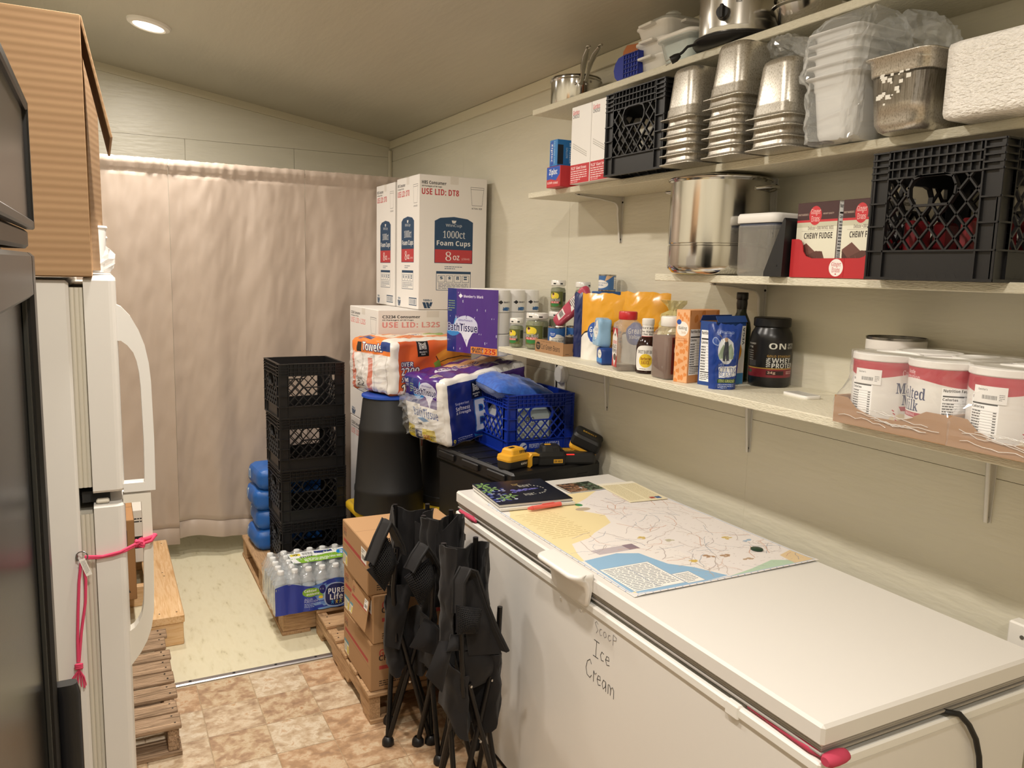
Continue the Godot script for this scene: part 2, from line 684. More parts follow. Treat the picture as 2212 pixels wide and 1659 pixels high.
func set_camera_and_light():
	var cam := Camera3D.new()
	cam.name = "camera"
	cam.fov = 51.48
	cam.position = V(-1.933, 1.69, 0)
	cam.rotation_degrees = V(-8.058, -27.415, 1.495)
	cam.near = 0.03
	cam.current = true
	add_child(cam)
	var env := Environment.new()
	env.background_mode = Environment.BG_COLOR
	env.background_color = Color(0.02, 0.02, 0.02)
	env.tonemap_mode = Environment.TONE_MAPPER_LINEAR
	env.tonemap_exposure = 1.12
	env.sdfgi_enabled = true
	env.ssao_enabled = true
	env.ssil_enabled = true
	var we := WorldEnvironment.new()
	we.name = "environment"
	we.environment = env
	add_child(we)
	# a row of recessed lamps along the ceiling; the farthest one is in view
	var tilt := rad_to_deg(atan(SLOPE))
	for k in LAMP_Z.size():
		var y := CY + SLOPE * 1.66
		var o := thing("ceiling_lamp", "round white recessed ceiling lamp glowing above the curtain" if k == 0 else "round recessed ceiling lamp of the row running back from the one above the curtain", "lamp", V(-1.66, y, LAMP_Z[k]), 0.0, "" if k == 0 else "recessed lamps along the ceiling")
		o.rotation_degrees.z = -tilt
		var b := MB.new()
		b.use(cm("f2efe9", 0.4)).lathe([Vector2(0.07, 0.0), Vector2(0.072, -0.016), Vector2(0.08, -0.02), Vector2(0.098, -0.012), Vector2(0.103, -0.002), Vector2(0.103, 0.0)], 40)
		part("trim_ring", b, o)
		var e := StandardMaterial3D.new()
		e.albedo_color = Color.WHITE
		e.emission_enabled = true
		e.emission = Color(1.0, 0.93, 0.83)
		e.emission_energy_multiplier = 6.0
		b = MB.new()
		b.use(e).lathe([Vector2(0.0, -0.013), Vector2(0.05, -0.013), Vector2(0.071, -0.011), Vector2(0.071, -0.002), Vector2(0, -0.002)], 32)
		part("glowing_lens", b, o)
		var l := AreaLight3D.new()
		l.name = "lamp_light"
		l.area_size = Vector2(0.12, 0.12)
		l.light_energy = LAMP_E[k]
		l.light_color = Color(1.0, 0.965, 0.92)
		l.shadow_enabled = true
		l.area_range = 12.0
		l.rotation_degrees.x = -90
		l.position = V(0, -0.024, 0)
		o.add_child(l)

const SLOPE := 0.1574
const CY := 2.598
const BZ := -5.73
const LX := -2.8
const FZ := 2.2
const LAMP_Z := [-4.536, -3.16, -1.81, -0.45, 0.9]
const LAMP_E := [2.3, 2.5, 2.6, 2.6, 2.4]
const CURT := -4.75

func make_shell():
	var b := MB.new()
	# ---- vinyl floor, its tiles, and the painted plywood floor beyond
	b.use(GROUT).box(V(LX / 2, -0.053, (FZ - 3.28) / 2), V(-LX, 0.1, FZ + 3.28))
	var fl := struct("floor", b, "brown stone-look vinyl floor of square tiles")
	var tile := []
	for k in 4:
		b = MB.new()
		b.use(VINYL[k]).box(V(0, -0.003, 0), V(0.2015, 0.006, 0.1985), 0.0012)
		tile.append(b.mesh())
	var r := RandomNumberGenerator.new()
	r.seed = 7
	for j in 12:
		for i in 14:
			var t := part("floor_tile", tile[r.randi() % 4], fl)
			t.position = V(-0.124 - i * 0.2035, 0, -3.148 + j * 0.2012)
	b = MB.new()
	b.use(PAINTED).box(V(LX / 2, -0.05, (BZ - 3.28) / 2), V(-LX, 0.1, -BZ - 3.28))
	var r2 := RandomNumberGenerator.new()
	r2.seed = 12
	struct("floor", b, "cream painted plywood floor with scuff marks")
	b = MB.new()
	b.use(cm("b9b6b8", 0.35, 0.9)).prism(PackedVector2Array([Vector2(-0.018, 0.0), Vector2(-0.012, 0.003), Vector2(0.012, 0.0045), Vector2(0.019, 0.0005), Vector2(0.019, 0)]), -1.4, 1.4)
	var strip := struct("trim_1", b, "aluminium threshold strip between the two floors")
	strip.position = V(-1.4, 0.0005, -3.282)
	strip.rotation_degrees.y = -90
	b = MB.new()
	b.use(cm("3a3a3c", 0.4, 0.8)).lathe([Vector2(0.006, 0.0), Vector2(0.006, 0.0012), Vector2(0, 0.002)], 10)
	var sm := b.mesh()
	for x in [-1.64, -1.47, -1.3, -1.13]:
		var s := part("screw", sm, strip)
		s.position = V(0, 0.0036, x + 1.4)
	# ---- walls with plywood sheets
	b = MB.new()
	b.use(TRIM).box(V(0.08, 1.3, (BZ + FZ) / 2), V(0.14, 2.6, FZ - BZ + 0.2))
	var wr := struct("wall_right", b, "pale sage painted plywood wall behind the shelves")
	var g := 0.0012
	var zs := [BZ, -4.417, -3.197, -1.977, -0.757, 0.463, 1.683, FZ]
	var ys := [0.0, 1.218, 2.455, 2.6]
	for i in 7:
		for j in 3:
			var q := MB.new()
			q.use(WALL).box(V(0.005, (ys[j] + ys[j + 1]) / 2, (zs[i] + zs[i + 1]) / 2), V(0.01, ys[j + 1] - ys[j] - g, zs[i + 1] - zs[i] - (g if j == 1 else 0.0)), 0.0006)
			part("plywood_sheet", q, wr)
	var top := CY - SLOPE * LX
	b = MB.new()
	b.use(TRIM).prism(PackedVector2Array([Vector2(LX, 0), Vector2(0, 0), Vector2(0, CY), Vector2(LX, top)]), BZ - 0.14, BZ - 0.01)
	var wb := struct("wall_back", b, "far plywood wall seen above the curtain")
	b = MB.new()
	b.use(WALL).prism(PackedVector2Array([Vector2(LX, 2.4865), Vector2(0, 2.4865), Vector2(0, CY), Vector2(LX, top)]), BZ - 0.01, BZ)
	part("plywood_sheet", b, wb)
	for k in 4:
		b = MB.new()
		var x0 := -0.7 * k
		b.use(WALL).box(V(x0 - 0.35, 1.242, BZ - 0.005), V(0.698, 2.486, 0.01), 0.0006)
		part("plywood_sheet", b, wb)
	b = MB.new()
	b.use(WALL).box(V(LX - 0.07, 1.6, (BZ + FZ) / 2), V(0.14, 3.2, FZ - BZ + 0.2))
	struct("wall_left", b)
	b = MB.new()
	b.use(WALL).box(V(LX / 2, 1.6, FZ + 0.07), V(-LX + 0.3, 3.2, 0.14))
	struct("wall_front", b)
	b = MB.new()
	b.use(CEIL).prism(PackedVector2Array([Vector2(LX - 0.2, top + 0.2 * SLOPE), Vector2(0.15, CY - 0.15 * SLOPE), Vector2(0.15, CY + 0.12), Vector2(LX - 0.2, top + 0.15)]), BZ - 0.14, FZ + 0.14)
	struct("ceiling", b, "sloping painted ceiling")
	# ---- trim boards under the ceiling and in the corner
	b = MB.new()
	b.use(TRIM).box(V(-0.009, CY - 0.026, (BZ + FZ) / 2), V(0.018, 0.054, FZ - BZ), 0.002)
	struct("trim_2", b)
	b = MB.new()
	b.use(TRIM).prism(PackedVector2Array([Vector2(LX, top - 0.048), Vector2(-0.018, CY - 0.045), Vector2(-0.018, CY + 0.003), Vector2(LX, top)]), BZ, BZ + 0.018)
	struct("trim_3", b)
	b = MB.new()
	b.use(TRIM).box(V(-0.014, 1.27, BZ + 0.014), V(0.026, 2.53, 0.026), 0.006)
	struct("trim_4", b)
	b = MB.new()
	b.use(TRIM).box(V(LX / 2, 0.045, FZ - 0.008), V(-LX, 0.09, 0.016), 0.002)
	struct("baseboard_front", b)

# ------------------------------------------------------------------ curtain on its rod
func curtain(label: String, x0: float, x1: float, zo: float, sd: int):
	var o := thing("curtain", label, "curtain", V(0, 0, CURT + zo), 0.0, "")
	var m := cm("b3a395", 0.36)
	m.rim_enabled = true
	m.rim = 0.25
	var n := noise(sd, 0.9, 2)
	var top := 2.236
	var bot := 0.105
	var f := func(x: float, y: float) -> Vector3:
		var t := (top - y) / (top - bot)
		var amp := 0.003 + 0.007 * t
		var d := sin(x * 19.0 + sd) * amp + n.get_noise_2d(x * 3.2, y * 0.25) * 0.03 * t
		d += n.get_noise_2d(x * 14.0, y * 7.0) * 0.004
		var e := minf(x - x0, x1 - x)   # puckered side hems
		d += sin(y * 62.0 + n.get_noise_2d(y * 5.0, x) * 6.0) * 0.0035 * exp(-e * 26.0) * t
		d -= absf(e) * 0.06 * exp(-e * 14.0) * t * 2.0
		var yy := y + n.get_noise_2d(x * 2.0, 7.0) * 0.02 * t * t - 0.03 * t * t * (x - x0) / (x1 - x0) + 0.02 * t * t
		if y > top - 0.075:
			d = 0.014 * sin(clampf((top - y) / 0.055, 0.0, 1.0) * PI) + n.get_noise_2d(x * 20.0, y * 5.0) * 0.006
			yy = y + n.get_noise_2d(x * 30.0, 3.0) * 0.003
		return Vector3(x, yy, d)
	var ys := [bot, bot + 0.01, bot + 0.095, bot + 0.1, bot + 0.105]
	for i in 46:
		ys.append(bot + 0.13 + i * (top - bot - 0.23) / 45.0)
	ys.append_array([top - 0.082, top - 0.074, top - 0.068, top - 0.055, top - 0.035, top - 0.015, top])
	var nx := int((x1 - x0) / 0.011)
	var g := []
	for y in ys:
		var row := PackedVector3Array()
		for i in nx + 1:
			var p: Vector3 = f.call(lerpf(x0, x1, float(i) / nx), y)
			if y == bot + 0.1 or y == top - 0.074:
				p.z -= 0.005   # stitched line of the hem
			row.append(p)
		g.append(row)
	var b := MB.new()
	b.use(m).grid(g, 0.0015)
	part("panel", b, o)
	b = MB.new()
	var st := []
	for i in nx + 1:
		var p: Vector3 = f.call(lerpf(x0, x1, float(i) / nx), bot + 0.1)
		st.append(p + Vector3(0, 0, -0.0025))
	b.use(cm("8d7d70", 0.8)).tube(st, 0.0012, 4)
	part("hem_stitching", b, o)

func make_curtains():
	var b := MB.new()
	b.use(cm("d8d4cc", 0.35, 0.6))
	b.tube([V(LX + 0.02, 2.205, CURT - 0.012), V(-0.02, 2.205, CURT - 0.012)], 0.011, 12)
	solo("curtain_rod", b, "slim rod across the room carrying the beige curtains", "rod")
	curtain("beige satin curtain panel half hidden by the fridge", -2.75, -1.581, 0.0, 4)
	curtain("widest beige satin curtain panel hanging behind the black crates", -1.579, -0.853, 0.0, 9)
	curtain("beige satin curtain panel partly covered by the foam cup boxes", -0.851, -0.06, 0.0, 15)

# ------------------------------------------------------------------ shelves and brackets
func shelf(label: String, top: float, depth: float, z0: float, z1: float):
	var b := MB.new()
	b.use(SHELF).box(V(-depth / 2, top - 0.0115, (z0 + z1) / 2), V(depth, 0.023, z1 - z0), 0.002)
	solo("shelf", b, label, "shelf")

func bracket(label: String, y: float, z: float, arm := 0.225, leg := 0.185):
	var o := thing("shelf_bracket", label, "bracket", V(0, y, z), 0.0, "white steel shelf brackets")
	var m := cm("d9d6cf", 0.4, 0.2)
	var w := PackedVector2Array()
	w.append(Vector2(0, 0))
	w.append(Vector2(0, -leg))
	w.append(Vector2(-0.007, -leg))
	w.append(Vector2(-0.022, -0.07))
	for i in 7:
		var a := PI / 2 * i / 6.0
		w.append(Vector2(-0.022 - 0.03 + 0.03 * cos(a), -0.052 + 0.03 * sin(a)))
	w.append(Vector2(-arm * 0.5, -0.014))
	w.append(Vector2(-arm, -0.006))
	w.append(Vector2(-arm, 0))
	var b := MB.new()
	b.use(m).prism(w, -0.0012, 0.0012)
	part("web", b, o)
	b = MB.new()
	b.use(m)
	b.box(V(-0.0012, -leg / 2, 0), V(0.0024, leg, 0.02), 0.0005)
	part("wall_flange", b, o)
	b = MB.new()
	b.use(m)
	b.box(V(-arm / 2, -0.0012, 0), V(arm, 0.0024, 0.02), 0.0005)
	part("shelf_flange", b, o)
	# rolled inner edge
	b = MB.new()
	b.use(m)
	var pth := []
	for i in range(2, w.size() - 1):
		pth.append(V(w[i].x, w[i].y, 0))
	b.tube(pth, 0.0042, 6, true, false, Vector2(1.6, 0.6))
	part("rolled_edge", b, o)
	b = MB.new()
	b.use(cm("2a2826", 0.4, 0.6)).lathe([Vector2(0.004, 0), Vector2(0.004, 0.002), Vector2(0, 0.003)], 10)
	var s := b.mesh()
	for q in [V(-0.0024, -leg + 0.013, 0.0), V(-0.0024, -0.022, 0.006)]:
		var k := part("screw", s, o)
		k.position = q
		k.rotation_degrees.z = 90
	for q in [V(-arm + 0.01, -0.0024, 0.005)]:
		var k := part("screw", s, o)
		k.position = q
		k.rotation_degrees.z = 180

const ST := 2.372
const SM := 2.027
const SH := 1.694
const SB := 1.356

func make_shelves():
	shelf("topmost painted board shelf carrying the saucepan and slow cooker", ST, 0.258, -3.105, -0.2)
	shelf("second painted board shelf, carrying the crate and stacked steel pans", SM, 0.258, -3.124, -0.2)
	shelf("third painted board shelf, carrying the stockpot and brownie mix", SH, 0.258, -2.2, -0.2)
	shelf("deep lowest board shelf carrying the jars, cans and seasonings", SB, 0.36, -3.175, -0.2)
	bracket("white bracket under the second shelf, near the straw boxes", SM - 0.023, -2.78)
	bracket("white bracket above the stockpot, under the second shelf", SM - 0.023, -1.935)
	bracket("white bracket above the olive oil bottle, under the third shelf", SH - 0.023, -1.952)
	bracket("white bracket under the lowest shelf above the blue crate", SB - 0.023, -2.826, 0.225, 0.228)
	bracket("white bracket under the lowest shelf below the sea salt bag", SB - 0.023, -1.975, 0.225, 0.228)
	bracket("white bracket under the lowest shelf below the malted milk cans", SB - 0.023, -1.15, 0.225, 0.228)
	# small fittings on the wall
	var b := MB.new()
	b.use(cm("e3e0da", 0.5)).box(V(-0.02, 0, 0), V(0.04, 0.11, 0.12), 0.004)
	var o := thing("wall_block", "white painted wooden block on the wall behind the freezer", "block", V(-0.001, 0.845, -0.99), 0.0)
	part("body", b, o)
	b = MB.new()
	b.use(cm("6b6760", 0.5, 0.5)).lathe([Vector2(0.005, 0), Vector2(0.005, 0.0015), Vector2(0, 0.002)], 10)
	var s := part("screw", b, o)
	s.position = V(-0.04, 0.025, -0.025)
	s.rotation_degrees.z = 90
	o = thing("cord_reel", "white round fitting on the wall beneath the shelf end by the bath tissue", "fitting", V(0, 1.215, -3.2), 0.0)
	b = MB.new()
	b.use(WHITE).lathe([Vector2(0.045, 0), Vector2(0.045, 0.02), Vector2(0.036, 0.03), Vector2(0, 0.032)], 28)
	var d := part("disc", b, o)
	d.rotation_degrees.z = 90
	b = MB.new()
	b.use(cm("dedad2", 0.5)).box(V(-0.004, -0.04, -0.02), V(0.008, 0.3, 0.1), 0.003)
	part("back_plate", b, o)
	b = MB.new()
	b.use(BLACKP).tube([V(-0.012, 0.1, -0.045), V(-0.012, -0.02, -0.046), V(-0.011, -0.2, -0.044), V(-0.01, -0.32, -0.045)], 0.004, 8)
	part("cord", b, o)

func W(at: Vector3) -> MB:
	var b := MB.new()
	b.xf = Transform3D(Basis.IDENTITY, -at)
	return b

# a board between two corners, given in the thing's own axes
func board(b: MB, lo: Vector3, hi: Vector3, bev := 0.002):
	b.box((lo + hi) / 2, (hi - lo).abs(), bev)

# ------------------------------------------------------------------ left side: cooler, fridge and what stands on it
func make_cooler():
	var at := V(-2.36, 0, -0.86)
	var o := thing("display_cooler", "tall black glass-door drinks cooler with a grey sign panel, standing beside the white fridge", "cooler", at)
	var blk := cm("0c0c0d", 0.3)
	var b := W(at)
	b.use(blk)
	board(b, V(-2.75, 0.09, -1.25), V(-2.045, 1.885, -0.48), 0.004)
	part("cabinet", b, o)
	b = W(at)
	b.use(blk)
	board(b, V(-2.74, 0, -1.24), V(-2.08, 0.09, -0.49))
	part("base", b, o)
	b = W(at)
	b.use(cm("403a36", 0.3, 0.3))
	board(b, V(-2.045, 1.735, -1.245), V(-2.012, 1.887, -0.485), 0.006)
	var sg := part("sign_panel", b, o)
	b = W(at)
	b.use(cm("171615", 0.35))
	for q in [[V(-2.018, 1.728, -1.25), V(-2.006, 1.74, -0.48)], [V(-2.018, 1.879, -1.25), V(-2.006, 1.892, -0.48)], [V(-2.018, 1.728, -1.252), V(-2.006, 1.892, -1.24)]]:
		board(b, q[0], q[1], 0.002)
	part("sign_frame", b, sg)
	b = W(at)
	b.use(cm("4a423b", 0.4, 0.2))
	board(b, V(-2.045, 1.703, -1.248), V(-2.014, 1.728, -0.482), 0.004)
	part("ledge", b, o)
	# door: frame, glass, inner spacer
	b = W(at)
	b.use(blk)
	for q in [[V(-2.045, 0.1, -1.25), V(-2.008, 1.698, -1.2)], [V(-2.045, 0.1, -0.53), V(-2.008, 1.698, -0.48)], [V(-2.045, 1.64, -1.2), V(-2.008, 1.698, -0.53)], [V(-2.045, 0.1, -1.2), V(-2.008, 0.16, -0.53)]]:
		board(b, q[0], q[1], 0.005)
	var dr := part("door_frame", b, o)
	b = W(at)
	b.use(cm("0d0e0d", 0.25, 0.0, 0.25))
	board(b, V(-2.04, 0.16, -1.2), V(-2.022, 1.64, -0.53), 0.001)
	part("door_glass", b, dr)
	b = W(at)
	b.use(cm("3b3b38", 0.3, 0.5))
	board(b, V(-2.022, 0.162, -1.2), V(-2.016, 1.638, -1.186), 0.001)
	part("glass_trim", b, dr)
	b = W(at)
	b.use(cm("18181a", 0.28))
	var hp := rrect(0.03, 0.024, 0.009)
	b.loft([ring(hp, 0.5, V(-1.995, 0, -1.215)), ring(hp, 1.085, V(-1.995, 0, -1.215)), ring(rrect(0.028, 0.02, 0.008), 1.1, V(-1.998, 0, -1.215))])
	part("handle", b, dr)
	b = W(at)
	b.use(blk)
	board(b, V(-2.045, 0.86, -1.2), V(-2.012, 0.885, -0.53), 0.003)
	part("cross_rail", b, dr)

func band(outer: Array, inner: Array) -> PackedVector2Array:
	var p := PackedVector2Array()
	for q in outer:
		p.append(q)
	for i in inner.size():
		p.append(inner[inner.size() - 1 - i])
	return p

func make_fridge():
	var at := V(-2.3, 0, -2.28)
	var o := thing("refrigerator", "white top-freezer fridge with worn door handles and a pink cord tied to the lower one", "fridge", at)
	var b := W(at)
	b.use(ENAMEL)
	board(b, V(-2.66, 0.03, -2.66), V(-1.99, 1.648, -1.9), 0.006)
	part("cabinet", b, o)
	b = W(at)
	b.use(cm("2a2a2b", 0.6))
	board(b, V(-2.62, 0, -2.64), V(-1.985, 0.055, -1.92))
	part("kick_plate", b, o)
	for k in 2:
		var y0 := 1.19 if k == 0 else 0.062
		var y1 := 1.653 if k == 0 else 1.162
		b = W(at)
		b.use(ENAMEL)
		var pl := PackedVector2Array([Vector2(-1.963, -2.664), Vector2(-1.963, -1.896), Vector2(-1.92, -1.896)])
		for i in 5:
			var a := PI / 2 * i / 4.0
			pl.append(Vector2(-1.916 + 0.015 * sin(a), -1.912 + 0.016 * cos(a)))
		for i in 5:
			var a := PI / 2 * i / 4.0
			pl.append(Vector2(-1.916 + 0.015 * cos(a), -2.648 - 0.016 * sin(a)))
		var inn := PackedVector2Array()
		for q in pl:
			inn.append(q.lerp(Vector2(-1.935, -2.28), 0.0) + (Vector2(-1.935, -2.28) - q).normalized() * 0.004)
		b.loft([ring(inn, y0), ring(pl, y0 + 0.005), ring(pl, y1 - 0.005), ring(inn, y1)], true, -1)
		var d := part("freezer_door" if k == 0 else "lower_door", b, o)
		# ribbed magnetic gasket
		b = W(at)
		b.use(cm("d8d2c3", 0.55))
		for x in [-1.9855, -1.9765, -1.968]:
			b.tube([V(x, y0 + 0.012, -1.912), V(x, y1 - 0.02, -1.912)], 0.0052, 8)
		board(b, V(-1.99, y0 + 0.012, -2.64), V(-1.963, y1 - 0.02, -1.915), 0.0)
		part("gasket", b, d)
		# handle, open like a D
		b = W(at)
		b.use(cm("ece7dc" if k == 1 else "edebe7", 0.4))
		var ou := []
		var ii := []
		if k == 0:
			ou = [Vector2(-1.903, 1.598), Vector2(-1.893, 1.593), Vector2(-1.876, 1.573), Vector2(-1.861, 1.543), Vector2(-1.85, 1.51), Vector2(-1.843, 1.47), Vector2(-1.84, 1.43), Vector2(-1.838, 1.3), Vector2(-1.839, 1.184), Vector2(-1.903, 1.184)]
			ii = [Vector2(-1.903, 1.52), Vector2(-1.896, 1.52), Vector2(-1.884, 1.51), Vector2(-1.873, 1.494), Vector2(-1.867, 1.475), Vector2(-1.863, 1.45), Vector2(-1.861, 1.42), Vector2(-1.859, 1.3), Vector2(-1.86, 1.204), Vector2(-1.903, 1.204)]
		else:
			ou = [Vector2(-1.905, 0.776), Vector2(-1.9, 0.782), Vector2(-1.882, 0.806), Vector2(-1.868, 0.832), Vector2(-1.858, 0.862), Vector2(-1.852, 0.9), Vector2(-1.85, 0.95), Vector2(-1.848, 1.05), Vector2(-1.849, 1.178), Vector2(-1.905, 1.178)]
			ii = [Vector2(-1.905, 0.862), Vector2(-1.901, 0.862), Vector2(-1.893, 0.867), Vector2(-1.884, 0.878), Vector2(-1.877, 0.893), Vector2(-1.872, 0.92), Vector2(-1.87, 0.96), Vector2(-1.868, 1.05), Vector2(-1.869, 1.16), Vector2(-1.905, 1.16)]
		b.prism(band(ou, ii), -1.936, -1.904, false)
		part("handle", b, d)
	b = W(at)
	b.use(cm("e6e0d2", 0.5))
	b.box(V(-1.945, 1.168, -1.915), V(0.026, 0.008, 0.02), 0.003)
	part("hinge_cap", b, o)
	b = W(at)
	b.use(cm("242424", 0.7))
	board(b, V(-1.985, 1.164, -2.64), V(-1.93, 1.188, -1.925), 0.0)
	part("hinge_gap", b, o)
	# ---- pink cord on the ring
	at = V(-1.99, 1.054, -1.895)
	o = thing("cord_tie", "pink knotted cord tied from a metal ring to the lower fridge handle", "cord", at)
	var pink := cm("e0486f", 0.8)
	b = W(at)
	b.use(pink)
	b.tube([V(-1.985, 1.05, -1.89), V(-1.96, 1.048, -1.888), V(-1.93, 1.05, -1.888), V(-1.905, 1.056, -1.888), V(-1.885, 1.063, -1.895), V(-1.872, 1.066, -1.9)], 0.0032, 7)
	b.tube([V(-1.985, 1.053, -1.891), V(-1.95, 1.0505, -1.886), V(-1.915, 1.056, -1.886), V(-1.885, 1.067, -1.893), V(-1.87, 1.07, -1.9)], 0.003, 7)
	part("tie_strand", b, o)
	b = W(at)
	b.use(pink)
	var lp := []
	for i in 15:
		var a := TAU * i / 14.0
		lp.append(V(-1.859 + 0.0165 * cos(a), 1.07 + 0.006 * sin(a) + 0.004 * cos(a), -1.92 + 0.024 * sin(a)))
	b.tube(lp, 0.0045, 7, false, true)
	for k in 5:
		var kp := []
		for i in 9:
			var a := TAU * i / 8.0
			kp.append(V(-1.876 + 0.009 * cos(a + k), 1.066 + 0.007 * sin(a) , -1.896 + 0.006 * cos(a + k * 1.4)))
		b.tube(kp, 0.003, 6, false, true)
	b.tube([V(-1.87, 1.066, -1.892), V(-1.852, 1.072, -1.889), V(-1.843, 1.082, -1.897)], 0.0035, 6)
	part("knot", b, o)
	b = W(at)
	b.use(pink)
	b.tube([V(-1.992, 1.045, -1.888), V(-1.998, 1.0, -1.89), V(-2.003, 0.93, -1.892), V(-2.007, 0.86, -1.893), V(-2.008, 0.815, -1.893)], 0.003, 7)
	b.tube([V(-1.988, 1.045, -1.888), V(-1.985, 1.0, -1.889), V(-1.988, 0.95, -1.891), V(-1.999, 0.88, -1.893), V(-2.006, 0.815, -1.893)], 0.003, 7)
	part("hanging_strand", b, o)
	b = W(at)
	b.use(pink)
	for k in 3:
		var kp := []
		for i in 9:
			var a := TAU * i / 8.0
			kp.append(V(-2.007 + 0.006 * cos(a), 0.808 - k * 0.004 + 0.003 * sin(a), -1.892 + 0.005 * sin(a)))
		b.tube(kp, 0.003, 6, false, true)
	for k in 12:
		b.tube([V(-2.007, 0.798, -1.892), V(-2.009 + 0.012 * sin(k * 2.4), 0.778, -1.892 + 0.004 * cos(k)), V(-2.01 + 0.016 * sin(k * 2.4), 0.757 + 0.005 * cos(k * 3.0), -1.892)], 0.0011, 4)
	part("tassel", b, o)
	b = W(at)
	b.use(cm("9a9a9c", 0.25, 1.0))
	var rp := []
	for i in 21:
		var a := TAU * i / 20.0
		rp.append(V(-1.99 + 0.011 * cos(a), 1.055 + 0.011 * sin(a), -1.889 + 0.003 * cos(a)))
	b.tube(rp, 0.0014, 6, false, true)
	b.box(V(-2.0, 1.052, -1.896), V(0.004, 0.014, 0.008), 0.001)
	part("ring", b, o)
	var im := card(64, 160, "f0ede6")
	fine(im, 10, 20, 44, 12, 10, "6b6660")
	b = W(at)
	b.use(cm("f0ede6", 0.7))
	b.xf = Transform3D(Basis(Vector3(0, 0, 1), 0.32), V(0.006, -0.022, 0.012))
	b.box(V(0, 0, 0), V(0.012, 0.04, 0.0008), 0.0, {"pz": pm(im, 0.7)})
	part("paper_tag", b, o)

func make_left_boxes():
	# ---- cardboard carton lying on the fridge, open towards the room
	var fl := Image.create(8, 64, false, Image.FORMAT_RGBA8)
	for y in 64:
		var t := 0.5 + 0.5 * sin(TAU * y / 64.0 * 4.0) + 0.25 * sin(TAU * y / 64.0 * 1.0)
		fl.fill_rect(Rect2i(0, y, 8, 1), Color(0.63, 0.5, 0.365).lerp(Color(0.655, 0.525, 0.385), t))
	var hm := Image.create(8, 64, false, Image.FORMAT_RGBA8)
	for y in 64:
		var t := 0.5 + 0.3 * sin(TAU * y / 64.0 * 4.0) + 0.2 * sin(TAU * y / 64.0 * 1.0)
		hm.fill_rect(Rect2i(0, y, 8, 1), Color(t, t, t))
	var flute := tri_mat(ImageTexture.create_from_image(fl), Vector3(16, 16, 16), 0.75, ImageTexture.create_from_image(hm), 0.035)
	var at := V(-2.12, 1.655, -2.05)
	var o := thing("cardboard_carton", "brown corrugated carton lying open on top of the white fridge, one flap hanging out", "box", at)
	var x1 := -1.945
	for q in [["side_wall", V(-2.4, 1.657, -1.884), V(x1, 2.172, -1.88)], ["side_wall", V(-2.4, 1.657, -2.224), V(x1, 2.172, -2.22)], ["bottom_wall", V(-2.4, 1.655, -2.22), V(x1, 1.66, -1.884)], ["top_wall", V(-2.4, 2.168, -2.22), V(x1, 2.172, -1.884)], ["back_wall", V(-2.4, 1.66, -2.22), V(-2.396, 2.168, -1.884)]]:
		var b := W(at)
		b.use(flute)
		board(b, q[1], q[2], 0.001)
		part(q[0], b, o)
	var b := MB.new()
	b.use(flute).box(V(0, -0.118, 0), V(0.005, 0.236, 0.33), 0.001)
	var f := part("flap", b, o)
	f.position = V(x1, 2.172, -2.052) - at
	f.rotation_degrees.z = 11.5
	b = MB.new()
	b.use(flute).box(V(0.0, 0, 0.0), V(0.004, 0.5, 0.15), 0.001)
	f = part("flap", b, o)
	f.position = V(x1 + 0.012, 1.915, -2.3) - at
	f.rotation_degrees.y = -10
	# ---- sleeve of white cups in plastic beside it
	at = V(-1.965, 1.655, -2.4)
	o = thing("cup_bundle", "white plastic-wrapped bundle of cups on the fridge, just behind the open carton", "cup bundle", at)
	var n := noise(71, 3.0, 3)
	for k in 4:
		b = MB.new()
		b.use(cm("efeeec", 0.5)).lathe([Vector2(0.0, 0.0), Vector2(0.024, 0.0), Vector2(0.033, 0.11 - 0.012 * k), Vector2(0.036, 0.113 - 0.012 * k), Vector2(0.034, 0.118 - 0.012 * k), Vector2(0.0, 0.115 - 0.012 * k)], 18)
		var c := part("cup_stack", b, o)
		c.position = V(0.022 - 0.05 * (k % 2), 0.005, 0.06 - 0.065 * (k / 2))
	b = MB.new()
	b.use(clear("fbfbfb", 0.4, 0.15))
	var rs := []
	for i in 12:
		var t := i / 11.0
		var rg := PackedVector3Array()
		for j in 24:
			var a := TAU * j / 24.0
			var rad := (0.062 + 0.012 * sin(t * 7.0)) * (1.0 - 0.45 * pow(t, 5.0)) * (1.0 + 0.28 * n.get_noise_3d(cos(a) * 0.8, t * 1.6, sin(a) * 0.8))
			rg.append(V(cos(a) * rad, 0.003 + t * 0.135, sin(a) * rad * 1.3))
		rs.append(rg)
	b.loft(rs, true, -1)
	part("plastic_wrap", b, o)
	# ---- brown carton with arrows on the new pallet, seen through the fridge handle
	at = V(-2.02, 0.142, -4.12)
	o = thing("arrow_carton", "brown carton printed with up arrows behind the fridge, standing on the pale new pallet", "box", at)
	var im := card(300, 320, "8f6a43")
	rect(im, 175, 40, 26, 70, "15120f")
	rect(im, 235, 40, 40, 60, "15120f")
	oval(im, 255, 100, 20, 14, "15120f")
	poly(im, [[190, 190], [225, 140], [262, 190], [245, 190], [245, 262], [207, 262], [207, 190]], "15120f")
	put(im, "ARRiBA", 150, 266, 130, 24, "15120f")
	put(im, "HAUT", 170, 294, 90, 22, "15120f")
	var tp := card(200, 200, "b58659")
	rect(tp, 0, 98, 200, 3, "7c5a38")
	for q in [[150, 30], [146, 140]]:
		poly(tp, [[q[0], q[1]], [q[0] + 30, q[1] + 2], [q[0] + 8, q[1] + 8]], "241a12")
	b = MB.new()
	b.use(cm("8f6a43", 0.8)).box(V(0, 0.19, 0), V(0.37, 0.38, 0.44), 0.003, {"pz": pm(im, 0.8), "py": pm(tp, 0.8)})
	part("body", b, o)
	im = card(40, 60, "efece6")
	fine(im, 6, 8, 28, 5, 8, "555555")
	b = MB.new()
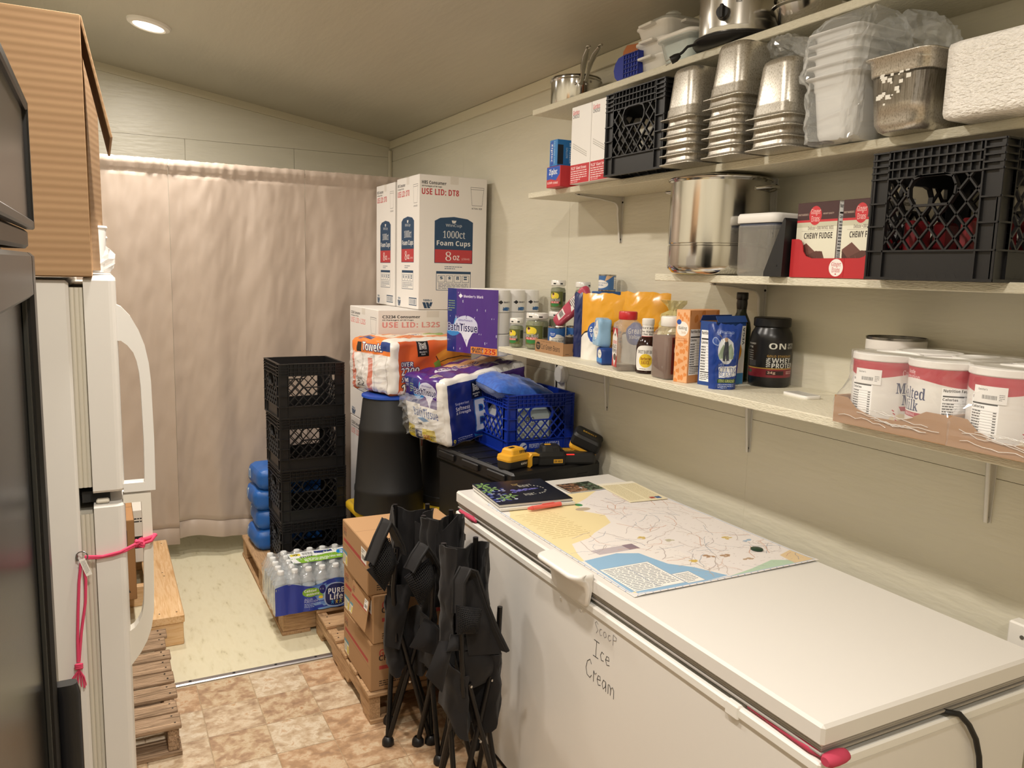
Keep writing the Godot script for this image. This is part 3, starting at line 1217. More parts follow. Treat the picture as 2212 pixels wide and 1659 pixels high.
	b.use(pm(im, 0.7)).box(V(0.12, 0.1, 0.2205), V(0.05, 0.1, 0.001))
	part("paper_label", b, o)
	at = V(-1.93, 0.142, -4.55)
	im = card(200, 260, "e6e1d8")
	fine(im, 110, 40, 80, 3, 14, "222222")
	rect(im, 110, 130, 80, 60, "1d1b1a")
	b = MB.new()
	b.use(cm("e6e1d8", 0.7)).box(V(0, 0.14, 0), V(0.34, 0.28, 0.3), 0.003, {"pz": pm(im, 0.7)})
	solo("white_carton", b, "white printed carton on the new pallet behind the brown arrow carton", "box", at)

# ------------------------------------------------------------------ pallets
func nails(o: Node3D, spots: Array):
	var b := MB.new()
	b.use(cm("2e2a26", 0.6, 0.4)).lathe([Vector2(0.0035, 0), Vector2(0.0035, 0.0008), Vector2(0, 0.001)], 8)
	var m := b.mesh()
	for s in spots:
		var k := part("nail", m, o)
		k.position = s

func make_pallets():
	var r := RandomNumberGenerator.new()
	r.seed = 5
	# weathered pallet by the fridge, boards across
	var at := V(-2.3, 0, -3.17)
	var o := thing("wooden_pallet", "weathered grey-brown pallet with close-set deck boards, beside the fridge", "pallet", at)
	for x in [-1.786, -2.3, -2.82]:
		var b := W(at)
		b.use(GREYZ)
		board(b, V(x, 0.016, -3.58), V(x + 0.036, 0.098, -2.785), 0.003)
		part("stringer", b, o)
	var z := -2.775
	var i := 0
	while z > -3.55:
		var w: float = [0.088, 0.075, 0.092, 0.08][i % 4]
		var b := W(at)
		b.use(GREYX)
		var sh := r.randf_range(-0.008, 0.006)
		board(b, V(-2.85, 0.098, z - w), V(-1.742 + sh, 0.113 + r.randf_range(-0.001, 0.002), z), 0.003)
		part("deck_board", b, o)
		nails(o, [V(-1.762, 0.1145, z - 0.02) - at, V(-1.77, 0.1145, z - w + 0.02) - at])
		z -= w + (0.038 if i in [1] else 0.012 + 0.008 * (i % 3))
		i += 1
	for q in [-2.775, -3.1, -3.46]:
		var b := W(at)
		b.use(GREYX)
		board(b, V(-2.85, 0.0, q - 0.1), V(-1.742, 0.016, q), 0.002)
		part("bottom_board", b, o)
	# pale new platform beyond it
	at = V(-2.1, 0, -4.18)
	o = thing("wooden_pallet", "pale new-lumber pallet lying between the weathered pallet and the curtain", "pallet", at)
	for k in 4:
		var b := W(at)
		b.use(NEWZ)
		var x := -1.655 - k * 0.225
		board(b, V(x - 0.14, 0.104, -4.72), V(x, 0.142, -3.64), 0.004)
		part("deck_board", b, o)
		nails(o, [V(x - 0.03, 0.142, -3.68) - at, V(x - 0.1, 0.142, -3.685) - at, V(x - 0.05, 0.142, -4.15) - at, V(x - 0.055, 0.142, -4.2) - at, V(x - 0.03, 0.142, -4.66) - at])
	for q in [-3.645, -4.16, -4.67]:
		var b := W(at)
		b.use(NEWX)
		board(b, V(-2.47, 0.0, q - 0.04), V(-1.66, 0.104, q), 0.004)
		part("beam", b, o)
	# block pallet under the crates, water and cup boxes
	at = V(-0.75, 0, -4.12)
	o = thing("wooden_pallet", "brown block pallet under the black crate stack and the water case", "pallet", at)
	for k in 6:
		var b := W(at)
		b.use(WOODZ)
		var x := -1.25 + k * 0.178
		board(b, V(x, 0.104, -4.7), V(x + (0.14 if k in [0, 5] else 0.1), 0.122, -3.545), 0.003)
		part("deck_board", b, o)
	for x in [-1.25, -0.79, -0.34]:
		for q in [-3.6, -4.12, -4.63]:
			var b := W(at)
			b.use(WOODX)
			board(b, V(x + 0.004, 0.016, q - 0.055), V(x + 0.12, 0.104, q + 0.05), 0.003)
			part("block", b, o)
		var b2 := W(at)
		b2.use(WOODZ)
		board(b2, V(x, 0.0, -4.7), V(x + 0.13, 0.016, -3.545), 0.002)
		part("bottom_board", b2, o)
	var b := W(at)
	b.use(WOODX)
	board(b, V(-1.235, 0.016, -3.58), V(-0.23, 0.103, -3.548), 0.004)
	part("end_beam", b, o)
	# stringer pallet under the brown cartons
	at = V(-0.6, 0, -3.1)
	o = thing("wooden_pallet", "worn brown stringer pallet under the stack of three brown food cartons", "pallet", at)
	for x in [-1.1, -0.62, -0.16]:
		b = W(at)
		b.use(WOODZ)
		b.xf = Transform3D(Basis(Vector3.UP, PI / 2), V(x, 0, 0) - at)
		var pf := PackedVector2Array([Vector2(2.69, 0.016), Vector2(2.79, 0.016), Vector2(2.82, 0.05), Vector2(2.96, 0.05), Vector2(2.99, 0.016), Vector2(3.22, 0.016), Vector2(3.25, 0.05), Vector2(3.39, 0.05), Vector2(3.42, 0.016), Vector2(3.52, 0.016), Vector2(3.52, 0.104), Vector2(2.69, 0.104)])
		b.prism(pf, 0.0, 0.04)
		part("stringer", b, o)
	z = -2.68
	i = 0
	while z > -3.5:
		b = W(at)
		b.use(WOODX)
		var w: float = [0.13, 0.085, 0.085, 0.09, 0.12][i % 5]
		board(b, V(-1.105 + r.randf_range(-0.006, 0.004), 0.104, z - w), V(-0.12, 0.12, z), 0.003)
		part("deck_board", b, o)
		nails(o, [V(-1.085, 0.1205, z - 0.025) - at, V(-1.078, 0.1205, z - w + 0.025) - at])
		z -= w + 0.06
		i += 1
	for q in [-2.68, -3.05, -3.42]:
		b = W(at)
		b.use(WOODX)
		board(b, V(-1.1, 0.0, q - 0.1), V(-0.12, 0.016, q), 0.002)
		part("bottom_board", b, o)

# ------------------------------------------------------------------ milk crates
func lattice_side(m, w: float, h: float) -> MB:
	var b := MB.new()
	b.use(m)
	var post := 0.046
	var t := 0.009
	var low := h * 0.225
	var hi := h * 0.79
	# posts with horizontal ribs
	for s in [-1.0, 1.0]:
		b.box(V(s * (w / 2 - post / 2), h / 2, -0.008), V(post, h, 0.004))
		for x in [w / 2 - 0.002, w / 2 - post]:
			b.box(V(s * x, h / 2, -0.004), V(0.004, h, 0.01))
		for k in 8:
			var y: float = [low, h * 0.42, h * 0.6, hi, h * 0.84, h * 0.89, h * 0.94, h - 0.002][k]
			b.box(V(s * (w / 2 - post / 2), y, -0.003), V(post, 0.0035, 0.012))
	# solid lower band with ledges and teeth
	b.box(V(0, low / 2, -0.008), V(w - post * 2, low, 0.004))
	b.box(V(0, 0.003, -0.004), V(w, 0.006, 0.011))
	b.box(V(0, low, -0.004), V(w - post * 2, 0.004, 0.01))
	for i in 7:
		var x := (i - 3) * 0.024
		b.tri(V(x - 0.006, 0.006, -0.0055), V(x + 0.006, 0.006, -0.0055), V(x, 0.016, -0.0058))
	# upper grid band
	for k in 4:
		b.box(V(0, hi + (h - hi) * k / 3.0 - 0.001, -0.004), V(w - post * 2, 0.0035, 0.012))
	for i in 12:
		var x := (i - 5.5) * (w - post * 2) / 12.0
		b.box(V(x, (h + hi) / 2, -0.005), V(0.003, h - hi, 0.009))
	b.box(V(0, (h + hi) / 2, -0.0095), V(w - post * 2, h - hi, 0.0015))
	# diagonal bars, cut by the hand hole
	var x0 := w / 2 - post
	var area := PackedVector2Array([Vector2(-x0, low), Vector2(x0, low), Vector2(x0, hi), Vector2(-x0, hi)])
	var hy := h * 0.66
	var hole := PackedVector2Array()
	for q in [[-0.06, 0.012], [-0.05, 0.03], [-0.03, 0.036], [0.03, 0.036], [0.05, 0.03], [0.06, 0.012], [0.058, -0.008], [0.045, -0.026], [-0.045, -0.026], [-0.058, -0.008]]:
		hole.append(Vector2(q[0], hy + q[1]))
	for s in [-1.0, 1.0]:
		for i in range(-9, 10):
			var c := i * 0.044
			var ln := PackedVector2Array([Vector2(c - s * 0.3, low - 0.3 * 1.1), Vector2(c + s * 0.3, low + 0.3 * 1.1)])
			for a in Geometry2D.intersect_polyline_with_polygon(ln, area):
				for q in Geometry2D.clip_polyline_with_polygon(a, hole):
					bar(b, q[0], q[q.size() - 1], 0.0042, 0.008, -0.0045)
	for i in hole.size():
		bar(b, hole[i], hole[(i + 1) % hole.size()], 0.005, 0.013, -0.0045)
	bar(b, Vector2(-x0, low), Vector2(-x0, hi), 0.004, 0.01, -0.0045)
	bar(b, Vector2(x0, low), Vector2(x0, hi), 0.004, 0.01, -0.0045)
	return b

func bar(b: MB, p: Vector2, q: Vector2, wd: float, dp: float, z: float):
	var keep := b.xf
	var d := q - p
	if d.length() < 0.002:
		return
	var m := (p + q) / 2
	b.xf = keep * Transform3D(Basis(Vector3(0, 0, 1), d.angle()), V(m.x, m.y, z))
	b.box(Vector3.ZERO, V(d.length() + wd * 0.6, wd, dp))
	b.xf = keep

func make_crate(label: String, m, at: Vector3, yaw: float, group: String, w := 0.33, h := 0.278) -> Node3D:
	var o := thing("milk_crate", label, "crate", at, yaw, group)
	var sm := lattice_side(m, w, h).mesh()
	for k in 4:
		var s := part("lattice_side", sm, o)
		s.rotation_degrees.y = k * 90
		s.position = Basis(Vector3.UP, k * PI / 2) * V(0, 0, w / 2)
	var b := MB.new()
	b.use(m)
	for s in [-1.0, 1.0]:
		for i in range(-8, 9):
			var ln := PackedVector2Array([Vector2(i * 0.05 - s * 0.4, -0.4), Vector2(i * 0.05 + s * 0.4, 0.4)])
			var a := w / 2 - 0.012
			for q in Geometry2D.intersect_polyline_with_polygon(ln, PackedVector2Array([Vector2(-a, -a), Vector2(a, -a), Vector2(a, a), Vector2(-a, a)])):
				var keep := b.xf
				b.xf = Transform3D(Basis(Vector3.RIGHT, -PI / 2), V(0, 0.012, 0))
				bar(b, q[0], q[1], 0.006, 0.008, 0.0)
				b.xf = keep
	part("bottom_grid", b, o)
	return o

func make_crates():
	var c := make_crate("black milk crate, topmost of the stack of four in front of the curtain", BLACKP, V(-1.007, 0.122 + 3 * 0.269, -4.14), 2.0, "stacked black milk crates")
	copy(c, "black milk crate, second from the top of the stack of four", V(-1.002, 0.122 + 2 * 0.269, -4.14), 1.0)
	copy(c, "black milk crate, third from the top of the stack of four", V(-0.998, 0.122 + 0.269, -4.14), 0.5)
	copy(c, "black milk crate, lowest of the stack of four, behind the water case", V(-0.995, 0.122, -4.14), 0.0)
	c = copy(c, "black milk crate on the second shelf between the straw boxes and steel pans", V(-0.166, SM, -2.262), -90.0)
	c.set_meta("group", "black milk crates on the shelves")
	c = copy(c, "large black milk crate on the third shelf beside the brownie mix", V(-0.16, SH - 0.001, -1.163), -90.0)
	c.scale = V(0.935, 1.04, 0.935)
	# red packets inside the third-shelf crate
	var r := RandomNumberGenerator.new()
	r.seed = 3
	for k in 6:
		var b := MB.new()
		b.use(cm("6e1119", 0.4)).box(V(0, 0.06, 0), V(0.07, 0.12, 0.03), 0.008)
		solo("red_packet", b, "dark red packet inside the black crate on the third shelf, %s" % ["far front corner", "far middle", "far rear by the wall", "near front corner", "near middle", "near rear by the wall"][k], "packet", V(-0.23 + 0.085 * (k % 3), SH + 0.016, -1.25 + 0.14 * (k / 3) + 0.012 * (k % 3)), r.randf_range(-12, 12), "red packets in the crate")
	# ---- blue crate on the tool chest
	c = make_crate("royal blue milk crate holding a blue pillow, on the black tool chest", BLUEP, V(-0.197, 0.886, -3.222), 0.0, "", 0.338, 0.264)
	c.remove_meta("group")
	var im := card(300, 60, "0d2f9c")
	oval(im, 40, 30, 24, 24, "c9d0e4")
	poly(im, [[20, 40], [30, 34], [44, 24], [60, 18], [62, 24], [46, 34], [34, 44], [26, 46]], "0d2f9c")
	put(im, "PROPERTY OF", 78, 16, 90, 26, "c9d0e4")
	put(im, "AMERICA", 180, 12, 100, 30, "c9d0e4")
	var b := MB.new()
	b.use(cm("0d2f9c", 0.4)).box(V(0.0, 0.031, 0.1648), V(0.235, 0.046, 0.001), 0.0, {"pz": pm(im, 0.4)})
	part("printed_band", b, c)

func make_blue_crate_contents():
	var n := noise(91, 2.2, 3)
	# pillow
	var b := MB.new()
	var m := tri_mat(ntex(noise(92, 0.03, 4), 256, ["0e3f9e", "1b5cc0", "2e74d2"]), Vector3(6, 6, 6), 0.7)
	m.rim_enabled = true
	m.rim = 0.8
	m.rim_tint = 0.6
	b.use(m)
	var up := []
	var dn := []
	for i in 19:
		var ru := PackedVector3Array()
		var rd := PackedVector3Array()
		for j in 25:
			var u := j / 24.0 * 2.0 - 1.0
			var v := i / 18.0 * 2.0 - 1.0
			var hh := 0.062 * sqrt(maxf(0.0, (1.0 - pow(absf(u), 2.6)) * (1.0 - pow(absf(v), 2.6))))
			var pin := 1.0 - 0.06 * (1.0 - absf(u)) * absf(v) - 0.0
			hh *= 1.0 + 0.25 * n.get_noise_2d(u * 0.8, v * 0.8)
			var p := V(u * 0.175 * (1.0 - 0.07 * (1.0 - absf(v))), 0, v * 0.15 * pin)
			ru.append(p + V(0, hh, 0))
			rd.append(p - V(0, hh * 0.8 + 0.001, 0))
		up.append(ru)
		dn.append(rd)
	var flip := []
	for row in up:
		flip.insert(0, row)
	b.grid(flip, 0.0, 1)
	b.grid(dn, 0.0, 1)
	var p := solo("pillow", b, "plush blue pillow stuffed into the top of the blue crate", "pillow", V(-0.245, 1.148, -3.235), 4.0)
	p.rotation_degrees = V(6, 4, -11)
	# bagged pale things under it
	var im := card(240, 120, "dce9e6")
	put(im, "Cripto", 20, 20, 90, 30, "2a2f35", "s")
	b = MB.new()
	b.use(cm("cfe0de", 0.3)).box(V(0, 0.09, 0), V(0.2, 0.16, 0.2), 0.03, {"pz": pm(im, 0.35)})
	solo("storage_tub", b, "pale translucent tub with handwriting inside the blue crate", "tub", V(-0.2, 0.906, -3.2))
	b = MB.new()
	b.use(clear("e3e6e4", 0.5, 0.1))
	var rs := []
	for i in 9:
		var rg := PackedVector3Array()
		for j in 18:
			var a := TAU * j / 18.0
			var t := i / 8.0
			var rad := 0.055 * sin(0.25 + t * 2.5) * (1.0 + 0.3 * n.get_noise_3d(cos(a), t * 2.0, sin(a)))
			rg.append(V(cos(a) * rad * 0.6, t * 0.19, sin(a) * rad * 2.0))
		rs.append(rg)
	b.loft(rs, true, -1)
	solo("clear_bag", b, "clear plastic bag beside the tub inside the blue crate", "bag", V(-0.326, 0.906, -3.22))

# ------------------------------------------------------------------ soft and printed packages
func soft(b: MB, s: Vector3, rad: float, n: int, fm := {}, disp = null):
	var h := s / 2
	var base = b.st
	var names := ["px", "nx", "py", "ny", "pz", "nz"]
	var ax := [[V(1, 0, 0), V(0, 0, -1), V(0, 1, 0)], [V(-1, 0, 0), V(0, 0, 1), V(0, 1, 0)], [V(0, 1, 0), V(1, 0, 0), V(0, 0, -1)], [V(0, -1, 0), V(1, 0, 0), V(0, 0, 1)], [V(0, 0, 1), V(1, 0, 0), V(0, 1, 0)], [V(0, 0, -1), V(-1, 0, 0), V(0, 1, 0)]]
	for k in 6:
		if fm.has(names[k]):
			b.use(fm[names[k]])
		else:
			b.st = base
		var g := []
		for i in n + 1:
			var row := PackedVector3Array()
			for j in n + 1:
				var q: Vector3 = ax[k][0] + ax[k][1] * (2.0 * j / n - 1.0) + ax[k][2] * (2.0 * i / n - 1.0)
				var p := q * h
				var inn := p.clamp(-(h - Vector3.ONE * rad), h - Vector3.ONE * rad)
				var d := (p - inn).normalized()
				p = inn + d * rad
				if disp != null:
					p += d * disp.call(p, d)
				row.append(p + V(0, h.y, 0))
			g.append(row)
		b.grid(g, 0.0, 1)
	b.st = base

func wlogo(im: Image, x: float, y: float, w: float, h: float, col: String):
	poly(im, [[x, y], [x + w * 0.28, y], [x + w * 0.48, y + h], [x + w * 0.2, y + h]], col)
	poly(im, [[x + w * 0.33, y], [x + w * 0.6, y], [x + w * 0.78, y + h], [x + w * 0.52, y + h]], col)
	poly(im, [[x + w * 0.72, y], [x + w, y], [x + w * 0.84, y + h * 0.8], [x + w * 0.68, y + h * 0.5]], col)

func cup_print(w: int, h: int, code: String, packs: String, lid: String, full: bool) -> Image:
	var im := card(w, h, "e4e0db")
	var fx := float(w)
	var fy := float(h)
	var red := "b5363c" if full else "d98c88"
	put(im, code + " Consumer", fx * 0.04, fy * 0.045, fx * 0.35, fy * 0.026, "2b2b2e")
	put(im, packs, fx * 0.04, fy * 0.078, fx * 0.29, fy * 0.014, "2b2b2e")
	put(im, "USE LID: " + lid, fx * 0.04, fy * 0.1, fx * 0.54, fy * 0.046, red)
	var cx := fx * 0.85
	for q in [[[-0.1, 0.07], [-0.075, 0.205]], [[0.1, 0.07], [0.075, 0.205]], [[-0.1, 0.07], [0.1, 0.07]], [[-0.1, 0.085], [0.1, 0.085]], [[-0.075, 0.205], [0.075, 0.205]]]:
		stroke(im, [[cx + q[0][0] * fx, q[0][1] * fy], [cx + q[1][0] * fx, q[1][1] * fy]], 1.6, "5b5a5c")
	put(im, "ACTUAL SIZE", fx * 0.77, fy * 0.222, fx * 0.16, fy * 0.013, "5b5a5c")
	if full:
		var l := fx * 0.23
		var r := fx * 0.79
		var tp := [[l, fy * 0.55], [l, fy * 0.335], [l + fx * 0.08, fy * 0.312], [(l + r) / 2, fy * 0.3], [r - fx * 0.08, fy * 0.312], [r, fy * 0.335], [r, fy * 0.55]]
		poly(im, tp, "22405f")
		rect(im, l, fy * 0.545, r - l, fy * 0.1, "b43a3e")
		stroke(im, [[l, fy * 0.645], [l, fy * 0.335], [l + fx * 0.08, fy * 0.312], [(l + r) / 2, fy * 0.3], [r - fx * 0.08, fy * 0.312], [r, fy * 0.335], [r, fy * 0.645], [l, fy * 0.645]], 3.0, "22405f")
		wlogo(im, (l + r) / 2 - fx * 0.035, fy * 0.325, fx * 0.07, fy * 0.022, "e4e0db")
		put(im, "WinCup", l + fx * 0.16, fy * 0.352, fx * 0.24, fy * 0.028, "e4e0db", "s")
		put(im, "1000ct", l + fx * 0.12, fy * 0.405, fx * 0.33, fy * 0.055, "e4e0db", "f")
		put(im, "Foam Cups", l + fx * 0.03, fy * 0.478, fx * 0.5, fy * 0.05, "e4e0db")
		put(im, "8", l + fx * 0.16, fy * 0.56, fx * 0.09, fy * 0.07, "e4e0db", "f")
		put(im, "OZ", l + fx * 0.27, fy * 0.588, fx * 0.1, fy * 0.035, "e4e0db")
		put(im, "(236ml)", l + fx * 0.4, fy * 0.605, fx * 0.12, fy * 0.018, "e4e0db", "s")
		fine(im, l + fx * 0.15, fy * 0.672, fx * 0.26, 2, fy * 0.013, "4a5a70")
	var y0 := 0.71 if full else 0.6
	stroke(im, [[fx * 0.26, fy * y0], [fx * 0.77, fy * y0], [fx * 0.77, fy * (y0 + 0.14)], [fx * 0.26, fy * (y0 + 0.14)], [fx * 0.26, fy * y0]], 3.0, "22405f")
	rect(im, fx * 0.26, fy * y0, fx * 0.51, fy * 0.018, "22405f")
	for k in 4:
		stroke(im, [[fx * (0.285 + k * 0.12), fy * (y0 + 0.03)], [fx * (0.385 + k * 0.12), fy * (y0 + 0.03)], [fx * (0.385 + k * 0.12), fy * (y0 + 0.08)], [fx * (0.285 + k * 0.12), fy * (y0 + 0.08)], [fx * (0.285 + k * 0.12), fy * (y0 + 0.03)]], 2.0, "22405f")
		put(im, ["$", "*", "8", "="][k], fx * (0.31 + k * 0.12), fy * (y0 + 0.036), fx * 0.05, fy * 0.026, "22405f")
	fine(im, fx * 0.29, fy * (y0 + 0.092), fx * 0.45, 4, fy * 0.011, "4a5a70")
	put(im, "1000ct" if full else "500ct", fx * 0.07, fy * 0.92, fx * 0.13, fy * 0.018, "22405f")
	wlogo(im, fx * 0.06, fy * 0.943, fx * 0.15, fy * 0.045, "22405f")
	rect(im, fx * 0.59, fy * 0.915, fx * 0.34, fy * 0.06, "22405f")
	rect(im, fx * 0.6, fy * 0.922, fx * 0.32, fy * 0.046, "e4e0db")
	bars(im, fx * 0.62, fy * 0.926, fx * 0.28, fy * 0.038, "22405f")
	rect(im, fx * 0.45, 0, fx * 0.12, fy * 0.06, "d6d0c8")   # tape end
	return im

func make_cup_boxes():
	var wb := cm("e4e0db", 0.6)
	var f := pm(cup_print(440, 790, "H8S", "20 Packages of 50 Cups", "DT8", true), 0.6)
	var s := pm(cup_print(400, 790, "H8S", "20 Packages of 50 Cups", "DT8", true), 0.6)
	var b := MB.new()
	b.use(wb).box(V(0, 0.3525, 0), V(0.392, 0.705, 0.35), 0.003, {"pz": f, "nx": s, "px": s, "nz": f})
	var o := thing("foam_cup_box", "white foam cup box, front one of two on top of the stack by the wall", "box", V(-0.234, 1.474, -4.18), 0.0, "white foam cup boxes")
	part("body", b, o)
	b = MB.new()
	b.use(clear("cfc3a8", 0.45, 0.2)).box(V(0, 0.705, 0), V(0.4, 0.0006, 0.06), 0.0)
	part("packing_tape", b, o)
	var c := copy(o, "white foam cup box behind the front one, its narrow side showing", V(-0.237, 1.474, -4.545))
	c.scale = V(1.01, 0.985, 0.95)
	f = pm(cup_print(460, 500, "C3234", "25 Packages of 20 Cups", "L32S", false), 0.6)
	s = pm(cup_print(440, 500, "C3234", "25 Packages of 20 Cups", "L32S", false), 0.6)
	b = MB.new()
	b.use(wb).box(V(0, 0.315, 0), V(0.6, 0.63, 0.52), 0.003, {"pz": f, "nx": s, "px": s, "nz": f})
	o = thing("foam_cup_box", "wide white foam cup box directly beneath the two tall foam cup boxes", "box", V(-0.352, 0.842, -4.262), 0.0, "white foam cup boxes")
	part("body", b, o)
	c = copy(o, "wide white foam cup box at the bottom of the stack, behind the black bin", V(-0.35, 0.124, -4.262))
	c.scale.y = 0.714 / 0.63

func mark_logo(im: Image, x: float, y: float, s: float, bg := "141416"):
	rect(im, x, y, s, s * 1.25, bg)
	for k in 3:
		stroke(im, [[x + s * (0.2 + 0.1 * k), y + s * 0.75], [x + s * (0.2 + 0.1 * k), y + s * (0.2 + 0.16 * k)], [x + s * 0.5, y + s * (0.42 + 0.14 * k)]], s * 0.045, "f0eee8")
		stroke(im, [[x + s * (0.8 - 0.1 * k), y + s * 0.75], [x + s * (0.8 - 0.1 * k), y + s * (0.2 + 0.16 * k)], [x + s * 0.5, y + s * (0.42 + 0.14 * k)]], s * 0.045, "f0eee8")
	put(im, "Member's", x + s * 0.15, y + s * 0.86, s * 0.7, s * 0.14, "f0eee8")
	put(im, "Mark", x + s * 0.3, y + s * 1.03, s * 0.4, s * 0.13, "f0eee8")

func outlined(im: Image, s: String, x: float, y: float, w: float, h: float, col: String, edge: String, t := 3, k := "b"):
	for q in [[-1, 0], [1, 0], [0, -1], [0, 1], [-1, -1], [1, 1], [1, -1], [-1, 1]]:
		put(im, s, x + q[0] * t, y + q[1] * t, w, h, edge, k)
	put(im, s, x, y, w, h, col, k)

func bubble(im: Image, x: float, y: float, w: float, h: float):
	oval(im, x + w * 0.2, y + h * 0.52, w * 0.22, h * 0.16, "2f7fc4")
	poly(im, [[x + w * 0.3, y], [x + w * 0.42, y + h * 0.4], [x + w * 0.2, y + h * 0.42]], "5fa3d6")
	oval(im, x + w * 0.62, y + h * 0.32, w * 0.36, h * 0.3, "c6c8e0")
	poly(im, [[x + w * 0.4, y + h * 0.45], [x + w * 0.9, y + h * 0.42], [x + w * 0.72, y + h * 0.78], [x + w * 0.66, y + h]], "dcdcec")
	put(im, "Ultra Premium", x + w * 0.38, y + h * 0.14, w * 0.45, h * 0.07, "3a2a78", "s")
	outlined(im, "BathTissue", x + w * 0.02, y + h * 0.27, w * 0.96, h * 0.26, "1f1d52", "dcdcec", 2)

func film_end(o: Node3D, at: Vector3, w: float, h: float, out: Vector3, sd: int):
	var n := noise(sd, 6.0, 3)
	var b := MB.new()
	b.use(clear("f6f8fa", 0.2, 0.06))
	var g := []
	for i in 15:
		var row := PackedVector3Array()
		for j in 15:
			var u := j / 14.0 - 0.5
			var v := i / 14.0
			var bul := (0.25 - u * u) * 4.0 * sin(v * PI)
			var wr := n.get_noise_2d(u * 1.6 + v, v * 1.2) * 0.025
			var side := out.cross(Vector3.UP).normalized()
			row.append(at - side * u * w * (1.0 - 0.2 * bul) + V(0, v * h, 0) + out * (bul * 0.045 + wr + 0.01))
		g.append(row)
	b.grid(g, 0.0, -1)
	part("clear_film", b, o)

func make_paper_packs():
	var n := noise(77, 5.0, 3)
	# ---- paper towels
	var im := card(640, 330, "dd6330")
	for k in 30:
		rect(im, 300 + k * 12, 0, 13, 330, hx("dd6330").lerp(hx("e58a3c"), minf(1.0, k / 18.0)).to_html(false))
	rect(im, 0, 0, 62, 330, "efece8")
	poly(im, [[330, 100], [400, 70], [520, 60], [640, 80], [640, 200], [560, 178], [420, 176], [360, 150]], "e59a3c")
	stroke(im, [[330, 110], [350, 150], [420, 128], [520, 118], [640, 130]], 5, "2b2620")
	oval(im, 545, 175, 130, 38, "ead9b4")
	put(im, "Super", 470, 155, 120, 36, "1d1d3a")
	poly(im, [[310, 150], [350, 130], [390, 200], [330, 190]], "7fa443")
	mark_logo(im, 190, 0, 84)
	outlined(im, "OVER", 84, 134, 78, 26, "f4f1ea", "26306e", 3)
	outlined(im, "2200", 84, 166, 122, 46, "f4f1ea", "26306e", 3)
	outlined(im, "SHEETS", 84, 220, 120, 30, "f4f1ea", "26306e", 3)
	outlined(im, "15", 84, 262, 64, 50, "f4f1ea", "1b1b20", 4)
	put(im, "ROLLS", 156, 266, 60, 20, "f4f1ea")
	put(im, "150", 80, 304, 60, 22, "f0e6da")
	var sd := card(330, 330, "e9e6e2")
	for k in 3:
		rect(sd, 96 + k * 100, 80, 8, 250, "c5c0ba")
	rect(sd, 0, 0, 330, 96, "e07a35")
	outlined(sd, "Towels", 110, 24, 150, 54, "f2efe9", "1e2a66", 3)
	rect(sd, 60, 30, 40, 60, "2a2520")
	rect(sd, 250, 0, 80, 70, "27407f")
	for q in [[0, 96, 46, 234], [150, 120, 36, 210]]:
		rect(sd, q[0], q[1], q[2], q[3], "d95f33")
	put(sd, "OVER", 50, 240, 60, 22, "2c2522")
	put(sd, "22", 60, 264, 60, 34, "2c2522")
	var tp := card(640, 330, "e2813a")
	rect(tp, 0, 250, 640, 80, "e8e2d8")
	poly(tp, [[120, 40], [520, 30], [600, 150], [140, 150]], "e7dcc6")
	poly(tp, [[480, 60], [640, 30], [640, 150], [520, 150]], "8aa64d")
	outlined(tp, "Paper Towels", 190, 60, 290, 66, "26306e", "f2efe9", 3)
	rect(tp, 20, 40, 80, 130, "27407f")
	fine(tp, 120, 190, 420, 3, 16, "b7532a")
	var glossy := cm("e07a35", 0.25)
	var bump := func(p: Vector3, d: Vector3) -> float:
		return n.get_noise_3d(p.x * 2.0, p.y * 2.0, p.z * 2.0) * 0.014 + 0.006 * absf(cos(p.x * PI / 0.105)) * absf(d.z) - 0.004
	var b := MB.new()
	b.use(cm("e9e6e2", 0.4)).use(glossy)
	soft(b, V(0.54, 0.27, 0.34), 0.035, 22, {"pz": pm(im, 0.25), "nx": pm(sd, 0.25), "py": pm(tp, 0.25)}, bump)
	var at := V(-0.53, 1.086, -3.795)
	var o := thing("paper_towel_pack", "orange plastic-wrapped pack of paper towels lying on the black bin", "paper towels", at, 17.0)
	part("wrapped_rolls", b, o)
	film_end(o, V(-0.275, 0.02, 0.02), 0.3, 0.18, V(-1, 0, 0), 5)
	# ---- bath tissue, tilted
	im = card(620, 360, "1c2a78")
	poly(im, [[230, 0], [620, 0], [620, 210], [420, 190], [300, 80]], "4a2a7c")
	rect(im, 0, 0, 620, 30, "eceae6")
	rect(im, 0, 0, 34, 360, "eceae6")
	for k in 7:
		rect(im, 300 + k * 44, 0, 3, 34, "b9b5b0")
	mark_logo(im, 190, 36, 76, "141a30")
	put(im, "Superior", 80, 132, 90, 18, "b9bcd8")
	put(im, "Softness", 80, 154, 96, 22, "e6e4f0")
	put(im, "& Strength", 80, 180, 100, 20, "e6e4f0")
	outlined(im, "B", 210, 140, 90, 170, "cdd4ea", "2d66b4", 6)
	poly(im, [[190, 320], [260, 350], [330, 250], [350, 270], [280, 360], [200, 350]], "2f7fc4")
	put(im, "9", 44, 320, 18, 30, "e8d84a")
	fine(im, 78, 320, 100, 3, 11, "aab0d0")
	sd = card(360, 360, "eceae6")
	rect(sd, 0, 0, 300, 150, "1c2a78")
	rect(sd, 150, 0, 150, 160, "4a2a7c")
	bubble(sd, 110, 20, 185, 150)
	mark_logo(sd, 20, 6, 50, "1c2a78")
	fine(sd, 74, 44, 40, 4, 13, "8fb07a")
	outlined(sd, "BathTissue", 80, 170, 220, 50, "33508f", "dfe2ee", 1)
	poly(sd, [[110, 230], [170, 218], [220, 236], [170, 246]], "5f95cc")
	rect(sd, 112, 252, 44, 14, "1b1b1f")
	poly(sd, [[0, 268], [76, 282], [76, 360], [0, 350]], "e8d23a")
